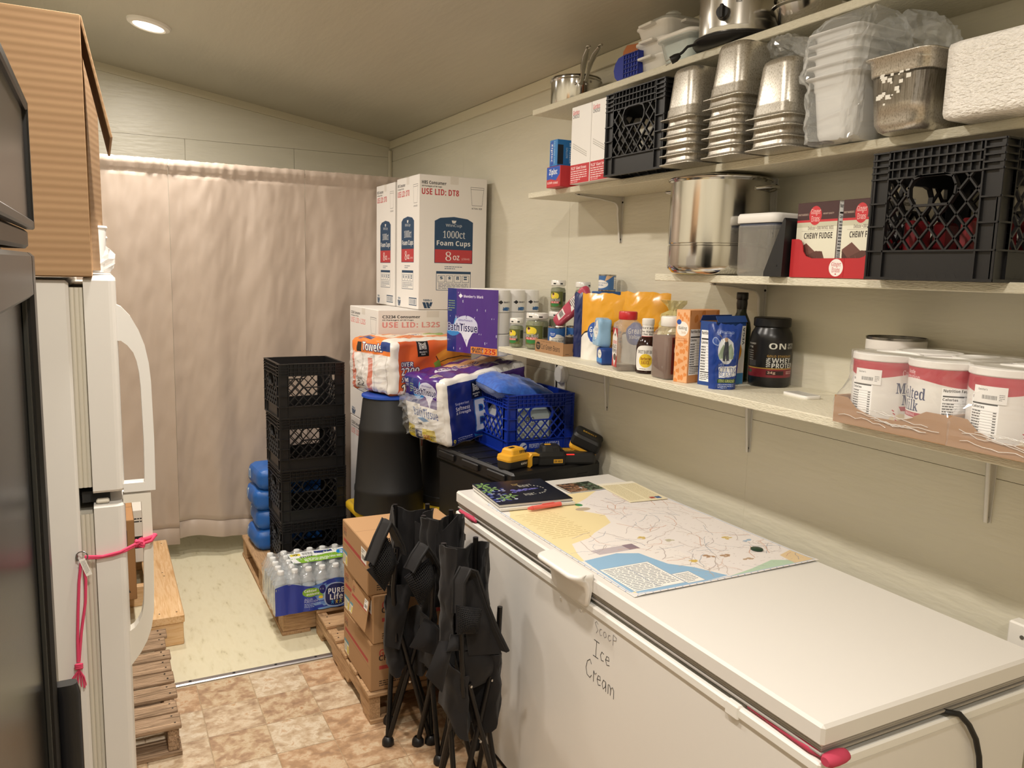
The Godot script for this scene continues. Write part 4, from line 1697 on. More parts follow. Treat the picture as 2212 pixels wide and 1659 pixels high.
	put(sd, "45", 12, 300, 26, 24, "14203c")
	put(sd, "LARGE", 42, 298, 32, 12, "14203c")
	put(sd, "ROLLS", 42, 312, 32, 12, "14203c")
	rect(sd, 80, 300, 66, 60, "3a4470")
	rect(sd, 110, 312, 26, 28, "e6e4e0")
	rect(sd, 150, 284, 104, 76, "e8d23a")
	put(sd, "235", 160, 318, 44, 30, "b5261f")
	put(sd, "SHEETS", 208, 320, 42, 13, "14203c")
	put(sd, "PER ROLL", 208, 336, 42, 12, "14203c")
	fine(sd, 90, 262, 80, 3, 8, "9a9aa0")
	tp = card(620, 330, "4b2b80")
	rect(tp, 0, 290, 620, 40, "eceae6")
	poly(tp, [[240, 60], [560, 40], [600, 170], [300, 200]], "e5b98e")
	oval(tp, 190, 150, 70, 40, "dcdcec")
	outlined(tp, "BathTissue", 150, 110, 270, 56, "2b2a70", "dcdcec", 2)
	rect(tp, 30, 200, 60, 44, "e8e6e2")
	bars(tp, 34, 204, 52, 36)
	var bump2 := func(p: Vector3, d: Vector3) -> float:
		return n.get_noise_3d(p.x * 2.0 + 4.0, p.y * 2.0, p.z * 2.0) * 0.012 + 0.008 * absf(cos(p.x * PI / 0.11)) * (1.0 - absf(d.x)) - 0.006
	b = MB.new()
	b.use(cm("eceae6", 0.35))
	soft(b, V(0.52, 0.315, 0.33), 0.03, 22, {"pz": pm(im, 0.22), "nx": pm(sd, 0.22), "py": pm(tp, 0.22)}, bump2)
	at = V(-0.355, 0.92, -3.475)
	o = thing("bath_tissue_pack", "blue and purple pack of bath tissue tilted against the blue crate, lower of two", "bath tissue", at, 14.0)
	o.rotation_degrees.z = 7.5
	part("wrapped_rolls", b, o)
	film_end(o, V(-0.262, 0.03, 0.0), 0.34, 0.2, V(-1, 0, 0), 9)
	# ---- second pack: rolls standing in their wrapper, purple panel in front
	at = V(-0.232, 1.295, -3.47)
	o = thing("bath_tissue_pack", "purple bath tissue pack standing upright beside the pickle jars, white rolls showing", "bath tissue", at, 22.0)
	b = MB.new()
	b.use(cm("efedea", 0.8)).lathe([Vector2(0.02, 0.0), Vector2(0.05, 0.0), Vector2(0.0535, 0.004), Vector2(0.0535, 0.096), Vector2(0.05, 0.1), Vector2(0.02, 0.1), Vector2(0.02, 0.085)], 28)
	var roll := b.mesh()
	for i in 3:
		for j in 3:
			for k in 3:
				var q := part("roll", roll, o)
				q.position = V((i - 1) * 0.108, 0.004 + k * 0.102, (j - 1) * 0.108)
	im = card(300, 320, "4a2a80")
	rect(im, 0, 0, 60, 320, "1c2a78")
	bubble(im, 0, 130, 190, 160)
	poly(im, [[70, 36], [82, 24], [94, 36], [82, 48]], "e6e4f0")
	put(im, "Member's Mark", 98, 30, 120, 14, "e6e4f0")
	fine(im, 6, 60, 44, 5, 12, "7f9a6a")
	rect(im, 150, 284, 150, 34, "dd8a3a")
	put(im, "9", 156, 288, 16, 26, "231a3c")
	put(im, "LARGE", 176, 288, 46, 12, "231a3c")
	put(im, "ROLLS", 176, 302, 46, 12, "231a3c")
	put(im, "235", 232, 288, 60, 26, "b5261f")
	b = MB.new()
	b.use(pm(im, 0.25))
	var g := []
	for i in 9:
		var row := PackedVector3Array()
		for j in 25:
			var x := (j / 24.0 - 0.5) * 0.325
			row.append(V(-0.166 - 0.005 * absf(cos(x * PI / 0.108)) + n.get_noise_2d(x * 3.0, i * 0.3) * 0.003, 0.006 + i / 8.0 * 0.302, x))
		g.append(row)
	b.grid(g, 0.0006, 1)
	part("printed_panel", b, o)
	im = card(320, 110, "efedea")
	for k in 3:
		poly(im, [[14 + k * 106, 60], [24 + k * 106, 50], [34 + k * 106, 60], [24 + k * 106, 70]], "2a2a30")
		put(im, "Member's Mark", 38 + k * 106, 54, 58, 10, "2a2a30")
		poly(im, [[30 + k * 106, 96], [46 + k * 106, 84], [80 + k * 106, 88], [60 + k * 106, 104]], "3f86c8")
		put(im, "BathTissue", 34 + k * 106, 84, 60, 20, "1e3c74")
	b = MB.new()
	b.use(pm(im, 0.3))
	g = []
	for i in 3:
		var row := PackedVector3Array()
		for j in 37:
			var x := (j / 36.0 - 0.5) * 0.325
			var ph := fposmod(x + 0.162, 0.108) - 0.054
			row.append(V(x, 0.207 + i * 0.05, 0.109 + sqrt(maxf(0.0, 0.0545 * 0.0545 - ph * ph)) * 1.0))
		g.append(row)
	b.grid(g, 0.0, 2)
	part("roll_print", b, o)

func make_bins():
	var o := thing("trash_bin", "tall black bin standing upside down on the yellow tote lid", "bin", V(-0.69, 0.5, -3.7))
	var m := cm("161617", 0.55)
	var b := MB.new()
	b.use(m).lathe([Vector2(0.165, 0.0), Vector2(0.172, 0.003), Vector2(0.172, 0.02), Vector2(0.168, 0.1), Vector2(0.17, 0.104), Vector2(0.169, 0.125), Vector2(0.166, 0.13), Vector2(0.146, 0.4), Vector2(0.148, 0.404), Vector2(0.146, 0.425), Vector2(0.143, 0.43), Vector2(0.129, 0.555), Vector2(0.124, 0.565), Vector2(0, 0.565)], 48)
	part("body", b, o)
	b = MB.new()
	b.use(cm("1746a8", 0.45)).lathe([Vector2(0.126, 0.566), Vector2(0.134, 0.57), Vector2(0.133, 0.58), Vector2(0.118, 0.585), Vector2(0, 0.584)], 40)
	part("blue_liner", b, o)
	o = thing("trash_bin", "second, shorter black bin in the dark corner behind the tool chest", "bin", V(-0.335, 0.5, -3.74))
	b = MB.new()
	b.use(m).lathe([Vector2(0.16, 0.0), Vector2(0.165, 0.003), Vector2(0.164, 0.08), Vector2(0.15, 0.36), Vector2(0.145, 0.375), Vector2(0, 0.375)], 40)
	part("body", b, o)
	b = MB.new()
	b.use(m).lathe([Vector2(0.166, 0.02), Vector2(0.169, 0.024), Vector2(0.168, 0.045), Vector2(0.163, 0.05)], 40)
	part("rim", b, o)
	# ---- tote with a yellow lid
	o = thing("storage_tote", "black storage tote with a yellow lid, under the upside-down bins", "tote", V(-0.565, 0.123, -3.73))
	b = MB.new()
	b.use(cm("17171a", 0.5))
	rstack(b, [[0.44, 0.36, 0.03, 0.0], [0.45, 0.37, 0.03, 0.01], [0.52, 0.43, 0.03, 0.32], [0.54, 0.45, 0.03, 0.325], [0.54, 0.45, 0.03, 0.345]])
	part("body", b, o)
	b = MB.new()
	b.use(cm("e0b92c", 0.42))
	rstack(b, [[0.555, 0.465, 0.04, 0.335], [0.56, 0.47, 0.04, 0.34], [0.56, 0.47, 0.04, 0.362], [0.545, 0.455, 0.035, 0.37], [0.51, 0.42, 0.03, 0.37], [0.5, 0.41, 0.03, 0.36], [0.46, 0.37, 0.03, 0.36], [0.45, 0.36, 0.03, 0.376]])
	var l := part("lid", b, o)
	b = MB.new()
	b.use(cm("e8c638", 0.42)).box(V(0.12, 0.372, 0.226), V(0.14, 0.018, 0.024), 0.004)
	part("latch", b, l)

func make_tool_chest():
	var at := V(-0.297, 0, -3.1)
	var o := thing("tool_chest", "black plastic tool chest at the end of the freezer, under the blue crate", "tool chest", at, 8.0)
	var m := cm("0f0f10", 0.45)
	var b := MB.new()
	b.use(m).box(V(0, 0.41, 0), V(0.45, 0.82, 0.6), 0.012)
	part("body", b, o)
	b = MB.new()
	b.use(cm("131315", 0.38)).box(V(0, 0.85, 0), V(0.47, 0.066, 0.62), 0.01)
	for i in 3:
		b.box(V(-0.238, 0.855, -0.2 + i * 0.2), V(0.02, 0.03, 0.13), 0.004)
	var l := part("lid", b, o)
	for s in [-0.13, 0.13]:
		b = MB.new()
		b.use(m).box(V(s, 0.8, 0.305), V(0.07, 0.09, 0.014), 0.004)
		part("latch", b, o)
	b = MB.new()
	b.use(m)
	for i in 5:
		b.box(V(-0.13 + i * 0.0, 0.884, -0.22 + i * 0.11), V(0.18, 0.003, 0.05), 0.001)
	part("lid_panel", b, l)
	# ---- cordless tool batteries and charger lying on it
	var ye := cm("e3a92c", 0.5)
	var bk := cm("161616", 0.5)
	for k in 2:
		var q := thing("tool_battery", ["yellow-topped cordless tool battery at the front of the tool chest", "black cordless tool battery with a yellow tab, second from the left on the chest"][k], "battery", [V(-0.435, 0.884, -2.86), V(-0.262, 0.884, -2.855)][k], [18.0, -14.0][k])
		b = MB.new()
		b.use(bk)
		rstack(b, [[0.115, 0.07, 0.012, 0.0], [0.12, 0.076, 0.012, 0.006], [0.12, 0.076, 0.012, 0.036], [0.114, 0.072, 0.01, 0.04]], true, -1)
		part("cell_case", b, q)
		b = MB.new()
		b.use(ye if k == 0 else bk)
		rstack(b, [[0.122, 0.08, 0.014, 0.034], [0.125, 0.082, 0.014, 0.042], [0.12, 0.078, 0.014, 0.058], [0.085, 0.07, 0.012, 0.062], [0.08, 0.062, 0.012, 0.078], [0.066, 0.052, 0.01, 0.084]], true, -1)
		part("top_case", b, q)
		b = MB.new()
		b.use(bk if k == 0 else ye).box(V(-0.012, 0.085, 0), V(0.026, 0.003, 0.014), 0.001)
		part("release_button", b, q)
		b = MB.new()
		b.use(bk)
		for i in 5:
			b.box(V(0.005 + i * 0.009, 0.07, 0.033), V(0.003, 0.012, 0.004))
		part("vents", b, q)
		var im := card(96, 40, "161616" if k == 0 else "e3a92c")
		put(im, "60V" if k == 0 else "20V MAX", 6, 8, 84, 24, "e8e2d0" if k == 0 else "161616")
		b = MB.new()
		b.use(pm(im)).box(V(0.026, 0.02, 0.0385), V(0.04, 0.016, 0.0006))
		part("battery_label", b, q)
	var q := thing("tool_charger", "small yellow and black tool part lying between the two batteries", "tool part", V(-0.34, 0.884, -2.85), 10.0)
	b = MB.new()
	b.use(ye)
	var fr := band([Vector2(-0.038, 0), Vector2(-0.04, 0.045), Vector2(-0.028, 0.058), Vector2(0.03, 0.05), Vector2(0.042, 0.03), Vector2(0.042, 0)], [Vector2(-0.026, 0.008), Vector2(-0.027, 0.042), Vector2(-0.022, 0.048), Vector2(0.024, 0.042), Vector2(0.03, 0.028), Vector2(0.03, 0.008)])
	b.prism(fr, -0.02, 0.02)
	part("frame", b, q)
	b = MB.new()
	b.use(bk).box(V(0, 0.024, 0), V(0.058, 0.036, 0.03), 0.004)
	part("core", b, q)
	q = thing("battery_charger", "black battery charger with red lights at the right of the tool chest", "charger", V(-0.125, 0.884, -2.87), -20.0)
	b = MB.new()
	b.use(bk)
	rstack(b, [[0.15, 0.13, 0.015, 0.0], [0.155, 0.135, 0.015, 0.008], [0.15, 0.13, 0.015, 0.035], [0.135, 0.11, 0.012, 0.045]], true, -1)
	part("base", b, q)
	var im := card(120, 90, "d9a52c")
	fine(im, 8, 8, 100, 5, 9, "1a1a1a")
	rect(im, 0, 58, 120, 32, "1a1a1a")
	fine(im, 8, 64, 100, 2, 10, "c8a040")
	b = MB.new()
	b.use(pm(im)).box(V(-0.035, 0.0465, 0.0), V(0.055, 0.001, 0.07), 0.0, {"py": pm(im)})
	part("rating_label", b, q)
	b = MB.new()
	var e := cm("d84040", 0.4).duplicate()
	e.emission_enabled = true
	e.emission = Color(1, 0.15, 0.12)
	e.emission_energy_multiplier = 0.8
	b.use(e).box(V(-0.035, 0.04, 0.056), V(0.035, 0.004, 0.014), 0.001)
	part("status_light", b, q)
	q = thing("tool_battery", "big black and yellow battery slotted at a tilt on the charger", "battery", V(-0.082, 0.928, -2.885), -32.0)
	q.rotation_degrees = V(12, -40, -24)
	b = MB.new()
	b.use(ye)
	rstack(b, [[0.118, 0.088, 0.016, 0.0], [0.124, 0.094, 0.016, 0.008], [0.12, 0.09, 0.016, 0.024]], true, -1)
	part("top_case", b, q)
	b = MB.new()
	b.use(bk)
	rstack(b, [[0.122, 0.092, 0.016, 0.022], [0.13, 0.1, 0.018, 0.032], [0.13, 0.1, 0.018, 0.066], [0.118, 0.088, 0.018, 0.078], [0.1, 0.07, 0.016, 0.081]], true, -1)
	part("cell_case", b, q)
	im = card(160, 50, "161616")
	put(im, "DEWALT", 8, 8, 144, 34, "e3b12c")
	b = MB.new()
	b.use(bk).box(V(0, 0.0815, 0), V(0.07, 0.001, 0.022), 0.0, {"py": pm(im)})
	part("battery_label", b, q)

func make_water():
	var at := V(-1.07, 0.122, -3.645)
	var o := thing("water_case", "shrink-wrapped case of bottled water on the near end of the block pallet", "water case", at)
	var b := MB.new()
	b.use(clear("e6ecf0", 0.28, 0.04)).lathe([Vector2(0.0, 0.002), Vector2(0.026, 0.002), Vector2(0.0305, 0.01), Vector2(0.0305, 0.045), Vector2(0.029, 0.05), Vector2(0.0305, 0.055), Vector2(0.0305, 0.13), Vector2(0.029, 0.142), Vector2(0.02, 0.168), Vector2(0.0125, 0.182), Vector2(0.012, 0.188)], 18)
	var bm := b.mesh()
	b = MB.new()
	b.use(cm("dfe1e2", 0.5)).lathe([Vector2(0.0145, 0.186), Vector2(0.0148, 0.188), Vector2(0.0148, 0.199), Vector2(0.0135, 0.202), Vector2(0, 0.202)], 18)
	var cp := b.mesh()
	b = MB.new()
	b.use(cm("a9b6c0", 0.1, 0.0)).lathe([Vector2(0.0285, 0.012), Vector2(0.0288, 0.12), Vector2(0.0, 0.121)], 14)
	var wm := b.mesh()
	for i in 7:
		for j in 5:
			var t := part("bottle", bm, o)
			t.position = V((i - 3) * 0.0625, 0, (j - 2) * 0.0625)
			part("cap", cp, t)
			part("water", wm, t)
	# printed film around the lower half
	var im := card(700, 220, "2a3f9f")
	for k in 60:
		var r := sin(k * 2.7) * 0.5 + 0.5
		var x := 250 + fposmod(k * 97.0, 450.0)
		var y := fposmod(k * 53.0, 220.0)
		poly(im, [[x, y], [x + 60 + r * 50, y - 12], [x + 90, y + 14], [x + 20, y + 22]], hx("2a56b0").lerp(hx("7fa6d8"), r).to_html(false))
	oval(im, 440, 120, 92, 96, "9fb4d8", 2.6)
	oval(im, 440, 118, 82, 88, "1b2a63", 2.8)
	put(im, "PURE", 380, 62, 118, 44, "f2f4f8")
	put(im, "Life", 392, 108, 96, 50, "f2f4f8")
	for k in 3:
		var x := 412 + k * 30.0
		var c: String = ["3f9ad8", "e5c53c", "b9c93c"][k]
		oval(im, x, 164, 4, 4, c)
		stroke(im, [[x - 10, 170], [x, 174], [x + 10, 170]], 4, c)
		stroke(im, [[x - 7, 192], [x, 174], [x + 7, 192]], 4, c)
	oval(im, 255, 70, 62, 36, "7fae3a")
	poly(im, [[290, 44], [350, 110], [280, 100]], "7fae3a")
	put(im, "Calidad", 206, 46, 88, 22, "f2f4f8")
	put(im, "evidente", 222, 74, 92, 20, "f2f4f8")
	oval(im, 338, 56, 24, 36, "1c2470")
	oval(im, 326, 120, 16, 12, "e5c53c")
	put(im, "AGUA", 206, 116, 60, 18, "cfd8ea", "s")
	put(im, "PURIFICADA", 206, 136, 100, 16, "cfd8ea", "s")
	fine(im, 206, 160, 120, 3, 12, "9fb4d8")
	var prt := pm(im, 0.15)
	b = MB.new()
	b.use(prt)
	var n := noise(15, 9.0, 2)
	var g := []
	for i in 7:
		var row := PackedVector3Array()
		for j in 43:
			var x := (j / 42.0 - 0.5) * 0.44
			var ph := fposmod(x + 0.21875, 0.0625) - 0.03125
			row.append(V(x, 0.004 + i / 6.0 * 0.13 + (0.012 * sin(j * 0.3) if i == 6 else 0.0), 0.157 + 0.003 * cos(ph * 60.0) + n.get_noise_2d(x, i * 0.1) * 0.002))
		g.append(row)
	b.grid(g, 0.0004, 1)
	part("printed_film", b, o)
	b = MB.new()
	b.use(clear("dfe6ea", 0.32, 0.06))
	g = []
	for i in 7:
		var row := PackedVector3Array()
		for j in 31:
			var x := (j / 30.0 - 0.5) * 0.32
			row.append(V(-0.222 - 0.003 * cos(x * TAU / 0.0625) + n.get_noise_2d(x, i * 0.1) * 0.006, 0.004 + i / 6.0 * 0.14, x))
		g.append(row)
	b.grid(g, 0.0, 1)
	part("clear_film", b, o)
	b = MB.new()   # shrink film over the tops
	b.use(clear("eef2f5", 0.14, 0.05))
	g = []
	for i in 41:
		var row := PackedVector3Array()
		for j in 57:
			var x := (j / 56.0 - 0.5) * 0.45
			var z := (0.5 - i / 40.0) * 0.325
			var hx_ := absf(fposmod(x + 0.21875, 0.0625) - 0.03125) / 0.03125
			var hz_ := absf(fposmod(z + 0.15625, 0.0625) - 0.03125) / 0.03125
			var dip := clampf(sqrt(hx_ * hx_ + hz_ * hz_) - 0.4, 0.0, 1.0)
			var edge := maxf(absf(x) / 0.225, absf(z) / 0.1625)
			row.append(V(x, 0.205 - 0.022 * dip - (0.045 * pow(edge, 14.0)) + n.get_noise_2d(x * 2.0, z * 2.0) * 0.004, z))
		g.append(row)
	b.grid(g, 0.0, 1)
	part("clear_film", b, o)
	im = card(420, 170, "e9ecee")
	poly(im, [[30, 96], [300, 66], [330, 90], [420, 90], [420, 170], [50, 170]], "7fae3a")
	oval(im, 372, 70, 62, 46, "1f7fd0")
	put(im, "PURE", 330, 70, 84, 24, "f2f4f8", "b", 2)
	put(im, "LIFE", 340, 40, 60, 22, "f2f4f8", "b", 2)
	put(im, "XUMP", 60, 66, 90, 26, "2a2a30", "b", 2)
	rect(im, 10, 20, 66, 34, "e8d23a")
	put(im, "40", 24, 24, 40, 26, "2a2a20", "b", 2)
	bars(im, 90, 16, 70, 34)
	rect(im, 170, 12, 120, 32, "2b3574")
	fine(im, 80, 116, 250, 3, 14, "f2f4f8")
	b = MB.new()
	b.use(pm(im, 0.2))
	g = []
	for i in 9:
		var row := PackedVector3Array()
		for j in 25:
			var x := -0.12 + j / 24.0 * 0.3
			var z := 0.075 - i / 8.0 * 0.14
			row.append(V(x, 0.2075 + n.get_noise_2d(x * 2.0, z * 2.0) * 0.003, z))
		g.append(row)
	b.grid(g, 0.0003, 1)
	part("top_label", b, o)

func make_food_cartons():
	var kr := "a9835c"
	var f := card(420, 200, kr)
	put(f, "Gordon", 36, 26, 104, 32, "a8413a")
	put(f, "CHOICE", 34, 52, 108, 24, "2b211b")
	rect(f, 36, 96, 370, 16, "a8413a")
	fine(f, 36, 160, 90, 3, 9, "3a2c22")
	var s := card(380, 200, kr)
	put(s, "Gordon", 16, 20, 50, 22, "8d4a38")
	put(s, "CHOICE", 16, 42, 50, 18, "4a382c")
	rect(s, 22, 74, 330, 15, "a8413a")
	rect(s, 0, 100, 380, 2, "8d6c4a")
	rect(s, 10, 128, 66, 60, "dcd8c8")
	rect(s, 10, 128, 66, 14, "5d8ea0")
	rect(s, 52, 150, 20, 34, "d2c04c")
	fine(s, 16, 148, 34, 5, 7, "55606a")
	var s2: Image = s.duplicate()
	rect(s2, 288, 24, 74, 58, "e8e6e2")
	fine(s2, 296, 32, 40, 2, 9, "444444")
	bars(s2, 300, 54, 50, 18)
	var t := card(420, 380, "bd946a")
	rect(t, 0, 186, 420, 3, "96744f")
	oval(t, 300, 150, 52, 34, "3a3028")
	oval(t, 300, 150, 42, 26, "bd946a")
	put(t, "S3", 276, 130, 48, 38, "3a3028")
	fine(t, 200, 90, 120, 2, 12, "3a3028")
	fine(t, 280, 210, 110, 1, 12, "3a3028")
	var mt := pm(t, 0.75)
	var ms := pm(s, 0.75)
	var ms2 := pm(s2, 0.75)
	var mf := pm(f, 0.75)
	for k in 3:
		var h := 0.187
		var at := V(-0.894 + [0.0, 0.004, -0.006][k], 0.121 + k * 0.1885, -2.876)
		var o := thing("food_carton", ["brown food carton at the bottom of the stack on the stringer pallet", "brown food carton in the middle of the stack, its side flap torn loose", "brown food carton on top of the stack behind the folded chairs"][k], "box", at, [0.0, 1.5, -1.0][k], "brown food cartons")
		var b := MB.new()
		b.use(cm("a9835c", 0.75)).box(V(0, h / 2, 0), V(0.405, h, 0.36), 0.003, {"pz": mf, "nx": ms2 if k > 0 else ms, "py": mt, "px": mf, "nz": mf})
		part("body", b, o)
		if k == 1:
			b = MB.new()
			b.use(cm("a9835c", 0.75)).box(V(0, -0.06, 0), V(0.003, 0.13, 0.2), 0.001, {"nx": ms2})
			var fl := part("torn_flap", b, o)
			fl.position = V(-0.207, 0.168, 0.06)
			fl.rotation_degrees.z = -9
	# ---- blue bags behind the crates
	var im := card(200, 60, "1f5fae")
	put(im, "CO", 20, 14, 40, 30, "cfe0ea")
	var n := noise(19, 6.0, 2)
	for k in 4:
		var b := MB.new()
		b.use(cm("1f5fae", 0.4))
		soft(b, V(0.46, 0.12, 0.28), 0.045, 12, {"nx": pm(im, 0.4)}, func(p: Vector3, _d: Vector3) -> float: return n.get_noise_3d(p.x + k, p.y, p.z) * 0.01)
		solo("blue_sack", b, ["blue plastic sack at the bottom of the pile behind the crates", "blue plastic sack, second up in the pile behind the crates", "blue plastic sack, third up in the pile behind the crates", "blue plastic sack topmost in the pile behind the crate stack"][k], "sack", V(-1.0 + 0.015 * (k % 2), 0.123 + k * 0.113, -4.5), [2.0, -3.0, 1.0, 4.0][k], "blue sacks")

# ------------------------------------------------------------------ chest freezer and what lies on it
func scribble(b: MB, at: Vector3, s: float, strokes: Array):
	for st in strokes:
		var p := []
		for q in st:
			p.append(at + V(0, q[1] * s, q[0] * s))
		b.tube(p, 0.0011, 5, true, false, Vector2(0.5, 1.0))

func make_freezer():
	var at := V(-0.44, 0, -1.793)
	var o := thing("chest_freezer", "long white chest freezer with a map on its lid and handwriting on its front", "freezer", at)
	var b := W(at)
	b.use(ENAMEL)
	board(b, V(-0.778, 0.025, -2.643), V(-0.105, 0.783, -0.943), 0.008)
	var body := part("body", b, o)
	b = W(at)
	b.use(cm("eceae4", 0.35))
	for q in [[V(-0.784, 0.776, -2.646), V(-0.752, 0.8, -0.94)], [V(-0.752, 0.776, -0.975), V(-0.105, 0.8, -0.94)], [V(-0.752, 0.776, -2.646), V(-0.105, 0.8, -2.61)]]:
		board(b, q[0], q[1], 0.004)
	board(b, V(-0.787, 0.772, -1.19), V(-0.75, 0.803, -1.15), 0.003)
	part("rim_trim", b, o)
	b = W(at)
	b.use(cm("1d1b1a", 0.8))
	board(b, V(-0.765, 0.0, -2.6), V(-0.15, 0.025, -1.0))
	part("base", b, o)
	b = W(at)
	b.use(cm("3a3634", 0.8))
	board(b, V(-0.75, 0.79, -2.62), V(-0.13, 0.812, -0.97))
	part("dark_seam", b, o)
	# lid with its gasket
	b = W(at)
	b.use(ENAMEL)
	board(b, V(-0.783, 0.832, -2.648), V(-0.1, 0.876, -0.938), 0.006)
	var lid := part("lid", b, o)
	b = W(at)
	b.use(cm("a6a19b", 0.5))
	for k in 3:
		var e := 0.006 + 0.003 * (k % 2)
		board(b, V(-0.783 + e, 0.812 + k * 0.0068, -2.648 + e), V(-0.11, 0.817 + k * 0.0068, -0.938 - e), 0.001)
	board(b, V(-0.772, 0.812, -2.636), V(-0.112, 0.833, -0.95))
	part("gasket", b, lid)
	# pull handle
	b = W(at)
	b.use(cm("eeebe6", 0.3))
	b.xf = Transform3D(Basis(Vector3.UP, PI / 2), V(-0.783, 0, -1.82) - at)
	# outline in (along the lid, out from it), extruded upwards in steps
	var rs := []
	for q in [[0.79, 0.008, 0.17], [0.8, 0.011, 0.19], [0.83, 0.014, 0.205], [0.85, 0.022, 0.21], [0.868, 0.048, 0.214], [0.874, 0.062, 0.218], [0.88, 0.066, 0.22], [0.886, 0.064, 0.22], [0.889, 0.058, 0.212]]:
		var pr := PackedVector3Array()
		var w: float = q[2] / 2
		var d: float = q[1]
		var rr: float = minf(0.035, d * 0.7)
		for i in 7:
			var a := PI / 2 * i / 6.0
			pr.append(V(w - rr + rr * sin(a), q[0], -d + rr - rr * cos(a)))
		for i in 7:
			var a := PI / 2 * i / 6.0
			pr.append(V(w - 0.0001 * i, q[0], -d + rr + (d - rr) * i / 6.0))
		for i in 7:
			pr.append(V(-w + 0.0001 * i, q[0], -(d - rr) * i / 6.0))
		for i in 7:
			var a := PI / 2 * i / 6.0
			pr.append(V(-w + rr - rr * cos(a), q[0], -d + rr - rr * sin(a)))
		rs.append(pr)
	b.loft(rs, true, 1)
	var hd := part("handle", b, lid)
	b = MB.new()
	b.use(cm("e8e5df", 0.3, 0.2)).lathe([Vector2(0.0055, 0), Vector2(0.005, 0.002), Vector2(0, 0.003)], 12)
	var rv := b.mesh()
	for q in [[-1.885, 0.752], [-1.775, 0.762]]:
		var k := part("rivet", rv, body)
		k.position = V(-0.778, q[1], q[0]) - at
		k.rotation_degrees.z = 90
	# pen marks: SCOOP (faded), Ice, Cream
	var ink := cm("26242a", 0.6)
	b = W(at)
	b.use(cm("8d8a8c", 0.6))
	scribble(b, V(-0.7783, 0.726, -1.705), 0.036, [[[0.5, 0.85], [0.3, 1.0], [0.1, 0.85], [0.3, 0.6], [0.5, 0.4], [0.3, 0.1]], [[1.0, 0.65], [0.8, 0.6], [0.7, 0.35], [0.85, 0.15], [1.0, 0.2]], [[1.5, 0.65], [1.3, 0.6], [1.25, 0.35], [1.4, 0.2], [1.6, 0.35], [1.55, 0.6]], [[2.1, 0.65], [1.9, 0.6], [1.85, 0.35], [2.0, 0.2], [2.2, 0.35]], [[2.5, 0.1], [2.5, 0.9], [2.9, 0.8], [2.85, 0.6], [2.5, 0.5]]])
	part("faded_writing", b, body)
	b = W(at)
	b.use(ink)
	scribble(b, V(-0.7783, 0.661, -1.703), 0.046, [[[0.0, 1.0], [0.55, 1.0]], [[0.27, 1.0], [0.24, 0.0]], [[-0.05, 0.0], [0.5, 0.02]], [[1.05, 0.55], [0.85, 0.6], [0.72, 0.35], [0.82, 0.08], [1.05, 0.12]], [[1.28, 0.32], [1.6, 0.38], [1.55, 0.58], [1.35, 0.56], [1.25, 0.3], [1.38, 0.05], [1.65, 0.12]]])
	scribble(b, V(-0.7783, 0.588, -1.737), 0.052, [[[0.5, 0.85], [0.35, 1.05], [0.1, 0.85], [0.0, 0.45], [0.12, 0.1], [0.4, 0.05], [0.55, 0.25]], [[0.75, 0.0], [0.74, 0.6], [0.85, 0.45], [1.0, 0.58]], [[1.1, 0.3], [1.38, 0.36], [1.33, 0.55], [1.17, 0.53], [1.08, 0.28], [1.2, 0.02], [1.4, 0.1]], [[1.85, 0.5], [1.65, 0.52], [1.55, 0.28], [1.65, 0.03], [1.85, 0.25], [1.87, 0.5], [1.9, 0.0]], [[2.1, 0.0], [2.1, 0.5], [2.2, 0.52], [2.32, 0.38], [2.32, 0.02], [2.34, 0.4], [2.48, 0.52], [2.6, 0.4], [2.6, -0.05]]])
	part("marker_writing", b, body)
	b = W(at)
	b.use(cm("1a1a1c", 0.5))
	for k in 2:
		b.box(V(-0.7785, 0.722, -2.6 + k * 0.03), V(0.0012, 0.022, 0.012))
	part("brand_plate", b, body)
	# foam noodle pieces wedged under the lid
	var pk := cm("c2405c", 0.75)
	b = MB.new()
	b.use(pk)
	b.tube([V(-0.766, 0.808, -1.14), V(-0.768, 0.809, -1.05), V(-0.77, 0.81, -0.975), V(-0.764, 0.812, -0.95)], [0.006, 0.008, 0.009, 0.01], 10)
	var e1 := []
	for q in [[-0.775, 0.012], [-0.768, 0.018], [-0.755, 0.02], [-0.74, 0.019], [-0.726, 0.015], [-0.72, 0.006]]:
		e1.append(ring(rrect(0.028, q[1] * 1.4, q[1] * 0.6, 4), 0.0))
	var k := 0
	for q in [[-0.782, 0.009], [-0.774, 0.0135], [-0.757, 0.0145], [-0.74, 0.014], [-0.728, 0.0115], [-0.722, 0.004]]:
		var rg := PackedVector3Array()
		for i in 16:
			var a := TAU * i / 16.0
			rg.append(V(q[0], 0.811 + q[1] * sin(a) * 0.9 + 0.002 * k / 5.0, -0.93 + q[1] * cos(a) * 1.1))
		e1[k] = rg
		k += 1
	b.loft(e1, true, 1)
	var nd := solo("foam_wedge", b, "pink foam strip wedged under the near corner of the freezer lid", "foam strip")
	b = MB.new()
	b.use(pk)
	b.tube([V(-0.777, 0.806, -2.62), V(-0.779, 0.808, -2.56), V(-0.78, 0.81, -2.5), V(-0.779, 0.808, -2.475)], [0.006, 0.008, 0.0095, 0.005], 10)
	solo("foam_wedge", b, "pink foam strip wedged under the far end of the freezer lid", "foam strip")
	# black cable over the near end
	b = MB.new()
	b.use(cm("101011", 0.5))
